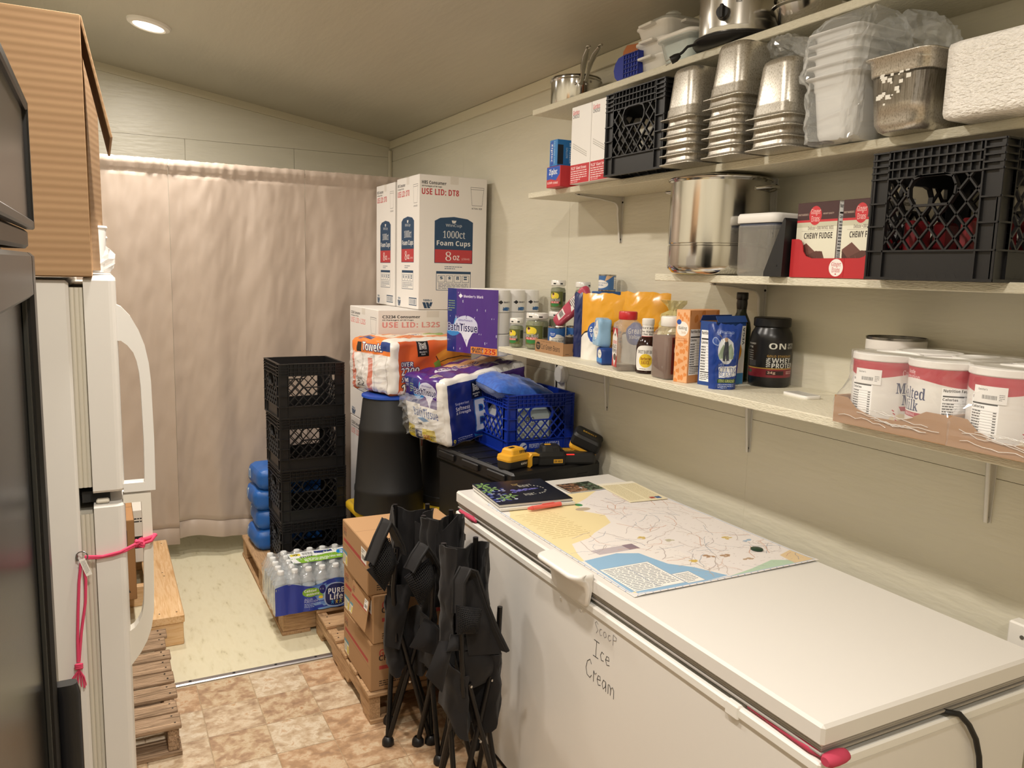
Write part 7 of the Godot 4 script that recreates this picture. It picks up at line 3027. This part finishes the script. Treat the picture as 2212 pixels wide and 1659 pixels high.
func make_pouches():
	# pink pouch lying across the cans
	var im := card(120, 300, "b8485f")
	rect(im, 20, 190, 60, 60, "e9e4e2")
	bars(im, 26, 200, 48, 34)
	poly(im, [[10, 60], [110, 90], [110, 150], [10, 120]], "e9e4e2")
	fine(im, 20, 92, 80, 4, 12, "3a3438")
	var b := MB.new()
	b.use(cm("b8485f", 0.35))
	var n := noise(131, 9.0, 2)
	soft(b, V(0.06, 0.235, 0.04), 0.017, 12, {"pz": pm(im, 0.3), "nx": pm(im, 0.3)}, func(p: Vector3, _d: Vector3) -> float: return n.get_noise_3d(p.x, p.y, p.z) * 0.008)
	var p := solo("snack_pouch", b, "dusty pink pouch lying slanted across the cans", "pouch", V(-0.205, SB + 0.118, -2.93), 0.0)
	p.rotation_degrees = V(0, -80, 0)
	p.rotate_object_local(Vector3(0, 0, 1), deg_to_rad(-52))
	pouch("snack_pouch", "dark blue pouch standing between the pink and yellow pouches", "pouch", V(-0.215, SB, -2.705), -55.0, 0.085, 0.255, 0.05, cm("1c2a5e", 0.3), null, 5)
	im = card(280, 330, "e0a02c")
	oval(im, 90, 300, 130, 120, "2b2620")
	oval(im, 90, 304, 124, 116, "f0ede6")
	vround(im, 110, 190, 52)
	for i in 26:
		oval(im, 190 + fposmod(i * 37.0, 80.0), 150 + fposmod(i * 53.0, 120.0), 9, 7, ["6e4420", "b87a2c", "8f5a24"][i % 3])
	var ym := pm(im, 0.22)
	pouch("snack_pouch", "golden yellow pouch with a blue round badge, left of two", "pouch", V(-0.205, SB, -2.57), -62.0, 0.2, 0.258, 0.06, cm("d9992a", 0.25), ym, 6)
	pouch("snack_pouch", "golden yellow pouch partly behind the first, nearer the wall", "pouch", V(-0.125, SB, -2.425), -62.0, 0.205, 0.268, 0.06, cm("d9992a", 0.25), ym, 7)
	# clear knotted bag of something yellow
	b = MB.new()
	b.use(clear("ece2a2", 0.55, 0.15))
	n = noise(141, 3.0, 3)
	var rs := []
	for i in 21:
		var t := i / 20.0
		var rg := PackedVector3Array()
		for j in 24:
			var a := TAU * j / 24.0
			var rad := 0.052 * pow(sin(clampf(0.35 + t * 2.7, 0.0, PI)), 0.6) + 0.004
			if t > 0.82:
				rad = 0.014 + 0.06 * (t - 0.82) * 3.0
			rg.append(V(cos(a), 0, sin(a)) * rad * (1.0 + 0.3 * n.get_noise_3d(cos(a), t * 3.0, sin(a))) + V(0, t * 0.245, 0))
		rs.append(rg)
	b.loft(rs, true, -1)
	solo("knotted_bag", b, "clear knotted bag with pale yellow contents behind the chili seasoning", "bag", V(-0.098, SB + 0.001, -2.285))
	# saltine pack on a small blue pack
	im = card(160, 130, "9cc4e4")
	oval(im, 88, 56, 52, 44, "f2f0ea")
	vround(im, 46, 28, 16)
	put(im, "Saltine", 56, 44, 66, 18, "5f86b4", "s")
	put(im, "Crackers", 74, 66, 40, 10, "8a8a84", "s")
	rect(im, 0, 92, 160, 2, "86aed0")
	fine(im, 40, 106, 80, 1, 10, "5f86b4")
	b = MB.new()
	b.use(cm("8fb8da", 0.4))
	n = noise(151, 12.0, 2)
	soft(b, V(0.05, 0.105, 0.108), 0.01, 8, {"nx": pm(im, 0.35)}, func(q: Vector3, _d: Vector3) -> float: return n.get_noise_3d(q.x, q.y, q.z) * 0.005)
	p = solo("cracker_pack", b, "light blue pack of saltine crackers resting on a small dark blue pack", "crackers", V(-0.262, SB + 0.064, -2.505), -22.0)
	p.rotation_degrees.z = -4
	im = card(120, 110, "1d3f86")
	oval(im, 76, 40, 36, 30, "e9e6dc")
	put(im, "Origin", 54, 32, 46, 14, "3a5a9c", "s")
	oval(im, 30, 20, 12, 12, "2b55a8")
	rect(im, 0, 66, 120, 30, "2a86d4")
	b = MB.new()
	b.use(cm("1d3f86", 0.4))
	soft(b, V(0.05, 0.063, 0.075), 0.008, 6, {"nx": pm(im, 0.35)})
	solo("cracker_pack", b, "small dark blue pack under the light blue saltine pack", "crackers", V(-0.27, SB, -2.46), -18.0)

func make_seasonings():
	# black pepper shaker
	var o := thing("pepper_shaker", "nearly empty clear shaker of ground black pepper with a red lid", "shaker", V(-0.297, SB, -2.288), -19.0)
	var b := MB.new()
	b.use(clear("d2ccc6", 0.3, 0.04))
	rstack(b, [[0.078, 0.078, 0.014, 0.0], [0.086, 0.086, 0.016, 0.005], [0.086, 0.086, 0.016, 0.15], [0.082, 0.082, 0.018, 0.165], [0.06, 0.06, 0.026, 0.176], [0.056, 0.056, 0.027, 0.18]])
	part("body", b, o)
	b = MB.new()
	b.use(cm("6e5c4e", 0.9))
	rstack(b, [[0.076, 0.076, 0.013, 0.002], [0.08, 0.08, 0.014, 0.012], [0.078, 0.078, 0.014, 0.015]])
	part("ground_pepper", b, o)
	b = MB.new()
	b.use(cm("c22a30", 0.35)).lathe([Vector2(0.031, 0.178), Vector2(0.0325, 0.18), Vector2(0.0325, 0.202), Vector2(0.03, 0.206), Vector2(0, 0.207)], 32)
	part("lid", b, o)
	var im := card(110, 300, "b0262c")
	poly(im, [[55, 0], [110, 70], [110, 200], [55, 296], [0, 200], [0, 70]], "ece8e2")
	poly(im, [[55, 36], [68, 52], [55, 68], [42, 52]], "2a2624")
	put(im, "GROUND", 10, 96, 90, 26, "c03a34")
	put(im, "BLACK", 12, 126, 86, 32, "22201e")
	put(im, "PEPPER", 8, 162, 94, 30, "22201e")
	oval(im, 64, 224, 34, 26, "5c5248")
	b = MB.new()
	b.use(cm("b0262c", 0.4)).box(V(-0.0434, 0.08, 0), V(0.0006, 0.135, 0.058), 0.0, {"nx": pm(im, 0.4)})
	part("label", b, o)
	# barbecue sauce
	o = thing("sauce_bottle", "dark bottle of barbecue sauce with a white neck label", "bottle", V(-0.275, SB, -2.2), -40.0)
	b = MB.new()
	b.use(cm("2a130d", 0.15)).lathe([Vector2(0, 0.0), Vector2(0.033, 0.0), Vector2(0.037, 0.005), Vector2(0.037, 0.085), Vector2(0.034, 0.104), Vector2(0.026, 0.12), Vector2(0.02, 0.126), Vector2(0, 0.127)], 36)
	part("body", b, o)
	im = card(200, 150, "e9e6e0")
	put(im, "SWEET BABY", 40, 30, 120, 22, "2a2624", "F")
	put(im, "The Sauce", 46, 70, 108, 26, "2a2624", "F")
	put(im, "is the Boss", 50, 104, 100, 24, "2a2624", "F")
	rect(im, 0, 142, 200, 8, "b0262c")
	b = MB.new()
	b.use(pm(im, 0.3)).lathe([Vector2(0.0205, 0.125), Vector2(0.0195, 0.166)], 28, -PI, PI)
	part("neck_label", b, o)
	b = MB.new()
	b.use(WHITE).lathe([Vector2(0.02, 0.165), Vector2(0.021, 0.167), Vector2(0.021, 0.184), Vector2(0.018, 0.187), Vector2(0, 0.187)], 28)
	part("cap", b, o)
	im = card(220, 200, "2a130d")
	oval(im, 110, 110, 104, 108, "efece6", 2.8)
	put(im, "SWEET BABY RAY'S", 36, 40, 150, 26, "2a2624", "F")
	oval(im, 110, 122, 58, 54, "e5c53c")
	put(im, "Barbecue", 66, 94, 88, 24, "7a2a1c", "F")
	put(im, "SAUCE", 74, 122, 70, 28, "7a2a1c", "F")
	fine(im, 60, 186, 100, 1, 10, "4a4640")
	b = MB.new()
	b.use(pm(im, 0.3)).lathe([Vector2(0.0374, 0.012), Vector2(0.0374, 0.098)], 24, -1.25, 1.15)
	part("front_label", b, o)
	# chili seasoning
	o = thing("seasoning_jar", "square clear jar of brown chili seasoning with a white lid", "jar", V(-0.277, SB, -2.068), -6.0)
	b = MB.new()
	b.use(clear("d8cfc6", 0.2, 0.03))
	rstack(b, [[0.09, 0.09, 0.014, 0.0], [0.098, 0.098, 0.016, 0.006], [0.098, 0.098, 0.016, 0.14], [0.09, 0.09, 0.03, 0.158], [0.07, 0.07, 0.033, 0.168], [0.066, 0.066, 0.032, 0.172]])
	part("body", b, o)
	b = MB.new()
	b.use(cm("5e3322", 0.85))
	rstack(b, [[0.088, 0.088, 0.012, 0.003], [0.095, 0.095, 0.014, 0.008], [0.095, 0.095, 0.014, 0.136], [0.09, 0.09, 0.02, 0.139]])
	part("chili_powder", b, o)
	b = MB.new()
	b.use(WHITE).lathe([Vector2(0.036, 0.17), Vector2(0.0375, 0.172), Vector2(0.0375, 0.198), Vector2(0.035, 0.202), Vector2(0, 0.202)], 36)
	part("lid", b, o)
	im = card(200, 260, "5e1f1c")
	rect(im, 10, 16, 180, 30, "2a1410")
	put(im, "WILLIAMS", 40, 20, 120, 22, "d8b870")
	put(im, "CHILI", 24, 62, 150, 54, "eae4da", "F")
	put(im, "SEASONING", 30, 120, 130, 16, "d8c8b8")
	oval(im, 110, 196, 64, 56, "d8cfc4")
	oval(im, 110, 196, 54, 46, "7a2620")
	for i in 20:
		oval(im, 76 + fposmod(i * 29.0, 70.0), 168 + fposmod(i * 17.0, 56.0), 8, 6, ["b04a3a", "5a1c18", "c97a5a"][i % 3])
	b = MB.new()
	b.use(cm("5e1f1c", 0.4)).box(V(0.004, 0.078, 0.0494), V(0.066, 0.118, 0.0006), 0.0, {"pz": pm(im, 0.35)})
	part("label", b, o)
	# baking soda
	im = card(110, 460, "eab383")
	for i in 34:
		var x := fposmod(i * 47.0, 100.0)
		var y := 180 + fposmod(i * 83.0, 270.0)
		oval(im, x + 6, y, 6 + fposmod(i * 5.0, 10.0), 8 + fposmod(i * 7.0, 12.0), "e08e4c")
	for i in 6:
		oval(im, 20 + i * 16, 30 + (i % 3) * 14, 8, 14, "e08e4c")
	oval(im, 56, 120, 46, 46, "f0ede6")
	put(im, "Baking", 24, 104, 66, 26, "3a3632", "s")
	put(im, "Soda", 48, 134, 34, 15, "c9a27c", "s")
	oval(im, 26, 78, 18, 16, "2b55a8")
	put(im, "Great For Baking", 20, 176, 74, 10, "b0562a", "s")
	put(im, "Cleaning & Deodorizing", 12, 190, 90, 10, "b0562a", "s")
	put(im, "Soda", 42, 214, 58, 24, "e08e4c", "s")
	var im2 := card(300, 460, "d89a66")
	for i in 12:
		oval(im2, fposmod(i * 71.0, 290.0), 20 + fposmod(i * 31.0, 60.0), 14, 22, "c47f42")
	facts(im2, 14, 120, 120, 290)
	rect(im2, 134, 120, 110, 290, "dcd8d2")
	fine(im2, 140, 130, 96, 22, 12, "4a4642")
	b = MB.new()
	b.use(cm("e2a470", 0.5)).box(V(0, 0.1145, 0), V(0.15, 0.229, 0.054), 0.0015, {"nx": pm(im, 0.45), "pz": pm(im2, 0.45)})
	o = thing("baking_soda_box", "tall pale orange box of baking soda on the lowest shelf", "box", V(-0.242, SB, -1.986), 12.0)
	part("body", b, o)
	# open cracker box
	im = card(120, 400, "24498f")
	facts(im, 10, 56, 100, 320)
	im2 = card(290, 400, "dddcd6")
	rect(im2, 0, 0, 290, 30, "24498f")
	oval(im2, 200, 190, 60, 70, "d8962c")
	rect(im2, 0, 330, 290, 70, "4a86b8")
	put(im2, "VEGA", 262, 40, 20, 110, "3a3a3a", "b", 3)
	var at := V(-0.207, SB, -1.905)
	o = thing("cracker_box", "open blue and white box with torn flaps behind the sea salt bag", "box", at, 9.0)
	b = MB.new()
	b.use(cm("9c7a52", 0.8))
	var wm := {"nx": pm(im, 0.45)}
	board(b, V(-0.0715, 0, -0.029), V(0.0715, 0.002, 0.029))
	part("bottom", b, o)
	for q in [[V(-0.0725, 0, -0.03), V(-0.071, 0.198, 0.03), {"nx": pm(im, 0.45)}], [V(0.071, 0, -0.03), V(0.0725, 0.198, 0.03), {}], [V(-0.071, 0, 0.0285), V(0.071, 0.198, 0.03), {"pz": pm(im2, 0.45)}], [V(-0.071, 0, -0.03), V(0.071, 0.198, -0.0285), {}]]:
		b = MB.new()
		b.use(cm("9c7a52", 0.8))
		b.box((q[0] + q[1]) / 2, (q[1] - q[0]).abs(), 0.0, q[2])
		part("side_panel", b, o)
	for q in [[V(0, 0.205, 0.03), V(0.14, 0.022, 0.0012), -28.0], [V(0, 0.204, -0.031), V(0.14, 0.024, 0.0012), 24.0]]:
		b = MB.new()
		b.use(cm("24498f", 0.5)).box(V(0, 0, 0), q[1], 0.0, {"nz": cm("a5794a", 0.8)})
		var f := part("flap", b, o)
		f.position = q[0]
		f.rotation_degrees.x = q[2]
	# sea salt pouch
	im = card(240, 420, "1f3f8f")
	put(im, "SELINA NATURALLY", 60, 44, 120, 16, "c9cede", "s")
	oval(im, 50, 110, 26, 26, "8fa0cc")
	oval(im, 50, 110, 20, 20, "2a4fa0")
	oval(im, 124, 170, 62, 84, "c9ccd0")
	poly(im, [[66, 190], [100, 130], [130, 150], [160, 120], [184, 180], [180, 220], [70, 220]], "8a9a86")
	poly(im, [[110, 110], [136, 106], [142, 150], [150, 230], [128, 236], [122, 190], [116, 236], [98, 232], [106, 160]], "3a3f4a")
	oval(im, 122, 96, 14, 14, "a58a72")
	stroke(im, [[108, 122], [72, 60]], 3, "8a7a62")
	put(im, "1976", 68, 250, 44, 16, "c9cede", "f")
	poly(im, [[70, 272], [218, 262], [222, 330], [76, 344]], "e6e6e6")
	put(im, "CELTIC", 74, 274, 144, 34, "1f3f8f", "f")
	put(im, "SEA SALT", 78, 308, 140, 26, "1f3f8f", "f")
	rect(im, 64, 350, 160, 26, "2f4f2a")
	put(im, "FINE GROUND", 74, 354, 140, 18, "d9dc9c", "F")
	fine(im, 70, 384, 140, 3, 11, "c9cede")
	pouch("salt_pouch", "blue standing pouch of sea salt at the shelf's front edge", "pouch", V(-0.279, SB, -1.818), -28.0, 0.08, 0.193, 0.045, cm("1f3f8f", 0.3), pm(im, 0.28), 8, 1.28)
	# olive oil bottle
	o = thing("oil_bottle", "dark green oil bottle behind the black protein jar", "bottle", V(-0.1, SB, -1.945))
	b = MB.new()
	b.use(cm("1d2612", 0.1)).lathe([Vector2(0, 0), Vector2(0.03, 0), Vector2(0.033, 0.004), Vector2(0.033, 0.17), Vector2(0.03, 0.19), Vector2(0.016, 0.222), Vector2(0.0155, 0.24), Vector2(0, 0.24)], 32)
	part("body", b, o)
	b = MB.new()
	b.use(cm("0f0e0d", 0.35)).lathe([Vector2(0.0158, 0.232), Vector2(0.0175, 0.25), Vector2(0.0165, 0.262), Vector2(0.0185, 0.265), Vector2(0.0185, 0.284), Vector2(0.017, 0.286), Vector2(0, 0.286)], 28)
	part("cap", b, o)
	# protein jar
	im = card(520, 300, "18181a")
	rect(im, 0, 200, 520, 8, "b08a3c")
	rect(im, 0, 208, 520, 60, "7a1f2c")
	put(im, "ON", 250, 20, 90, 44, "d9d9cf")
	put(im, "OPTIMUM", 352, 22, 76, 18, "cfcfc6")
	put(im, "NUTRITION", 352, 44, 80, 18, "cfcfc6")
	put(im, "GOLD STANDARD", 244, 106, 140, 16, "b08a3c")
	put(im, "WHEY", 268, 126, 112, 34, "d9d9d4")
	put(im, "PROTEIN", 268, 164, 146, 34, "d9d9d4")
	put(im, "100%", 240, 126, 22, 70, "d9d9d4", "b", 3)
	rect(im, 244, 220, 90, 30, "2a1214")
	put(im, "24g", 250, 224, 40, 22, "d9b9a4")
	fine(im, 350, 224, 90, 2, 12, "d9b9b4")
	put(im, "100% WHEY", 110, 24, 70, 14, "cfcfc6")
	put(im, "5.5g", 120, 48, 40, 16, "cfcfc6")
	fine(im, 116, 80, 50, 6, 16, "8a8a86")
	rect(im, 110, 150, 76, 40, "3a3a3c")
	rect(im, 120, 220, 40, 20, "2f4a34")
	o = thing("protein_jar", "big black tub of whey protein on the lowest shelf", "jar", V(-0.076, SB, -1.832), -45.0)
	b = MB.new()
	b.use(cm("151517", 0.3)).lathe([Vector2(0, 0), Vector2(0.056, 0), Vector2(0.061, 0.004), Vector2(0.063, 0.012), Vector2(0.063, 0.15), Vector2(0.06, 0.165), Vector2(0.052, 0.178), Vector2(0.05, 0.186), Vector2(0, 0.186)], 48)
	part("body", b, o)
	b = MB.new()
	b.use(pm(im, 0.35)).lathe([Vector2(0.0634, 0.018), Vector2(0.0634, 0.146)], 40, -2.5, 2.5)
	part("label", b, o)
	b = MB.new()
	b.use(cm("121214", 0.4)).lathe([Vector2(0.052, 0.184), Vector2(0.056, 0.187), Vector2(0.056, 0.21), Vector2(0.053, 0.213), Vector2(0, 0.213)], 48)
	part("lid", b, o)
	# flat white remote-like slab
	o = thing("white_remote", "flat white rounded gadget lying alone on the lowest shelf", "gadget", V(-0.158, SB, -1.62), -9.0)
	b = MB.new()
	b.use(cm("f0eee9", 0.3))
	rstack(b, [[0.055, 0.105, 0.012, 0.0], [0.058, 0.108, 0.014, 0.002], [0.058, 0.108, 0.014, 0.007], [0.055, 0.105, 0.012, 0.009]])
	part("case", b, o)
	b = MB.new()
	b.use(cm("b9b7b2", 0.3)).box(V(0, 0.0093, 0), V(0.044, 0.0006, 0.088), 0.0)
	part("screen", b, o)

func make_malted_milk():
	var w := card(1000, 340, "e6e3de")
	for x in 1000:
		var t := sin((x - 500) / 1000.0 * TAU * 2.0)
		rect(w, x, 0, 1, 66 + 16 * t + 14, "b9283a")
	for k in 2:
		var x := 300.0 + k * 500.0
		var q := 0.0
		put(w, "Nestle", x + 20, 22, 60, 20, "f0e6e6")
		put(w, "Carnation", x - 14, 44, 128, 32, "f0e6e6", "f")
		put(w, "Malted", x - 40, 110, 190, 60, "27335e", "F")
		put(w, "Milk", x - 6, 172, 122, 58, "27335e", "F")
		poly(w, [[x - 20, 238], [x + 134, 238], [x + 124, 262], [x - 8, 262]], "b03044")
		put(w, "ORIGINAL", x + 16, 243, 84, 13, "f0e6e6", "F")
		poly(w, [[x - 60, 300], [x - 10, 276], [x + 60, 290], [x + 80, 340], [x - 70, 340]], "e8dcc2")
		stroke(w, [[x - 50, 252], [x - 26, 322]], 10, "e9e6e2")
		for i in 4:
			stroke(w, [[x - 50 + i * 6, 258 + i * 17], [x - 42 + i * 6, 264 + i * 17]], 5, "b9283a")
	facts(w, 520, 96, 130, 236)
	fine(w, 60, 160, 130, 12, 13, "6a4a4a")
	rect(w, 70, 300, 80, 30, "c9c5be")
	var wm := pm(w, 0.3)
	var r := 0.0725
	var h := 0.165
	var body := MB.new()
	body.use(cm("c9c6c0", 0.3, 0.9)).lathe([Vector2(0, 0.0), Vector2(r - 0.002, 0.0), Vector2(r, 0.002), Vector2(r, 0.005), Vector2(r - 0.001, 0.006), Vector2(r - 0.001, h - 0.012), Vector2(r - 0.001, h - 0.006), Vector2(0, h - 0.006)], 48)
	var bm := body.mesh()
	var lb := MB.new()
	lb.use(wm).lathe([Vector2(r - 0.0003, 0.007), Vector2(r - 0.0003, h - 0.013)], 56, -PI, PI)
	var lbm := lb.mesh()
	var ld := MB.new()
	ld.use(cm("ebe8e3", 0.4)).lathe([Vector2(r + 0.0005, h - 0.016), Vector2(r + 0.002, h - 0.014), Vector2(r + 0.002, h - 0.002), Vector2(r, h), Vector2(r - 0.006, h), Vector2(r - 0.008, h - 0.003), Vector2(0, h - 0.003)], 56)
	var ldm := ld.mesh()
	var labels := ["front left can of malted milk, its name turned to the left edge", "front can of malted milk facing out, full name readable, in the left tray", "rear left can of malted milk in the left tray", "rear right can of malted milk in the left tray", "front can of malted milk with nutrition panel showing, in the right tray", "front can of malted milk at the picture's edge, right tray", "rear can of malted milk, left in the right tray", "rear can of malted milk, right in the right tray"]
	var spots := [[-0.31, -1.236, -128.0], [-0.31, -1.09, -66.0], [-0.163, -1.236, 40.0], [-0.163, -1.09, 10.0], [-0.31, -0.952, -124.0], [-0.31, -0.805, -60.0], [-0.163, -0.952, 80.0], [-0.163, -0.805, 0.0]]
	for i in 8:
		var o := thing("milk_powder_can", labels[i], "can", V(spots[i][0], SB + 0.004, spots[i][1]), spots[i][2], "malted milk cans")
		part("body", bm, o)
		part("label", lbm, o)
		part("lid", ldm, o)
	# trays, wrapped
	var kr := cm("a67f5a", 0.75)
	var n := noise(161, 6.0, 3)
	for k in 2:
		var zc: float = [-1.163, -0.873][k]
		var at := V(-0.238, SB, zc)
		var o := thing("can_tray", ["shrink-wrapped cardboard tray under the left malted milk cans", "shrink-wrapped cardboard tray under the right malted milk cans"][k], "tray", at, 0.0, "malted milk trays")
		var b := MB.new()
		b.use(kr)
		var p := PackedVector2Array([Vector2(-0.147, 0), Vector2(0.143, 0), Vector2(0.143, 0.062), Vector2(0.09, 0.062), Vector2(0.06, 0.046), Vector2(0.02, 0.03), Vector2(-0.04, 0.028), Vector2(-0.085, 0.04), Vector2(-0.11, 0.062), Vector2(-0.147, 0.064)])
		b.xf = Transform3D(Basis(Vector3.UP, -PI / 2), V(-0.149, 0, 0))
		b.prism(p, -0.0015, 0.0015)
		part("front_wall", b, o)
		for q in [["side_wall", V(-0.1475, 0, -0.147), V(0.15, 0.064, -0.144)], ["side_wall", V(-0.1475, 0, 0.14), V(0.15, 0.062, 0.143)], ["back_wall", V(0.147, 0, -0.144), V(0.15, 0.062, 0.14)], ["bottom", V(-0.1475, 0, -0.144), V(0.147, 0.003, 0.14)]]:
			b = MB.new()
			b.use(kr)
			board(b, q[1], q[2])
			part(q[0], b, o)
		b = MB.new()
		b.use(clear("f2f3f4", 0.1, 0.06))
		var rs := []
		for i in 17:
			var t := i / 16.0
			var rg := PackedVector3Array()
			var pr := rrect(0.306 - 0.012 * smoothstep(0.3, 0.6, t), 0.3 - 0.004 * smoothstep(0.3, 0.6, t), 0.008 + 0.062 * smoothstep(0.25, 0.6, t), 9)
			for j in pr.size():
				var q := pr[j]
				var s := 1.0 + 0.018 * n.get_noise_3d(q.x * 3.0, t * 2.0, q.y * 3.0) - 0.3 * pow(maxf(0.0, t - 0.94) / 0.06, 2.0)
				rg.append(V(q.x * s, 0.001 + minf(t / 0.94, 1.0) * 0.172 + 0.002 * n.get_noise_2d(q.x, q.y), q.y * s - 0.002))
			rs.append(rg)
		b.loft(rs, false, -1)
		part("shrink_film", b, o)
		b = MB.new()   # wrinkled strings of film across the cardboard
		b.use(clear("f4f1ec", 0.45, 0.1))
		var rr := RandomNumberGenerator.new()
		rr.seed = 50 + k
		for s in 7:
			var y := rr.randf_range(0.012, 0.05)
			var z0 := rr.randf_range(-0.14, 0.0)
			var pts := []
			for i in 9:
				pts.append(V(-0.1535, y + 0.006 * n.get_noise_2d(i * 0.1, s), z0 + i * 0.016))
				y += rr.randf_range(-0.004, 0.003)
			b.tube(pts, 0.0009, 4)
		part("film_wrinkles", b, o)
	# price stickers
	var st := card(200, 110, "efedea")
	put(st, "Gancher's", 30, 16, 60, 14, "2a2a2a", "s")
	bars(st, 60, 58, 86, 26)
	fine(st, 158, 48, 30, 4, 11, "4a4a4a")
	var sm := pm(st, 0.5)
	for k in 2:
		var b := MB.new()
		b.use(sm).lathe([Vector2(r + 0.0012, 0.0), Vector2(r + 0.0012, 0.034)], 12, -0.45, 0.45)
		var p := solo("price_sticker", b, ["white price sticker stuck on the wrap at the front left malted milk can", "white price sticker stuck on the wrap of the right tray's cans"][k], "sticker", V(-0.31, SB + [0.098, 0.1][k], [-1.236, -0.952][k]), [-86.0, -86.0][k])
		p.rotation_degrees.x = [-2.0, 0.0][k]
	# opened food can behind
	var g := card(400, 160, "e3dfd9")
	put(g, "Gordon", 40, 16, 110, 40, "b3262e")
	put(g, "CHOICE", 44, 58, 106, 30, "4a4644")
	put(g, "Gordon", 240, 16, 110, 40, "b3262e")
	var o := thing("food_can", "opened white food can with a torn rim behind the malted milk", "can", V(-0.078, SB, -1.392), -75.0, "cans on the lowest shelf")
	var b := MB.new()
	b.use(cm("a9a6a0", 0.3, 1.0)).lathe([Vector2(0, 0), Vector2(0.072, 0), Vector2(0.073, 0.003), Vector2(0.073, 0.186), Vector2(0.071, 0.186), Vector2(0.071, 0.004), Vector2(0, 0.004)], 44)
	part("body", b, o)
	b = MB.new()
	b.use(pm(g, 0.4)).lathe([Vector2(0.0736, 0.006), Vector2(0.0736, 0.182)], 44, -PI, PI)
	part("label", b, o)
	b = MB.new()
	b.use(cm("8e8b86", 0.25, 1.0)).lathe([Vector2(0.071, 0.183), Vector2(0.0745, 0.185), Vector2(0.0745, 0.189), Vector2(0.0715, 0.189)], 44)
	part("torn_rim", b, o)

func _ready():
	set_camera_and_light()
	make_materials()
	make_shell()
	make_curtains()
	make_shelves()
	make_cooler()
	make_fridge()
	make_left_boxes()
	make_pallets()
	make_crates()
	make_blue_crate_contents()
	make_cup_boxes()
	make_paper_packs()
	make_bins()
	make_tool_chest()
	make_water()
	make_food_cartons()
	make_freezer()
	make_lid_papers()
	make_chairs()
	make_top_shelf()
	make_second_shelf()
	make_third_shelf()
	make_jars_and_cans()
	make_pouches()
	make_seasonings()
	make_malted_milk()
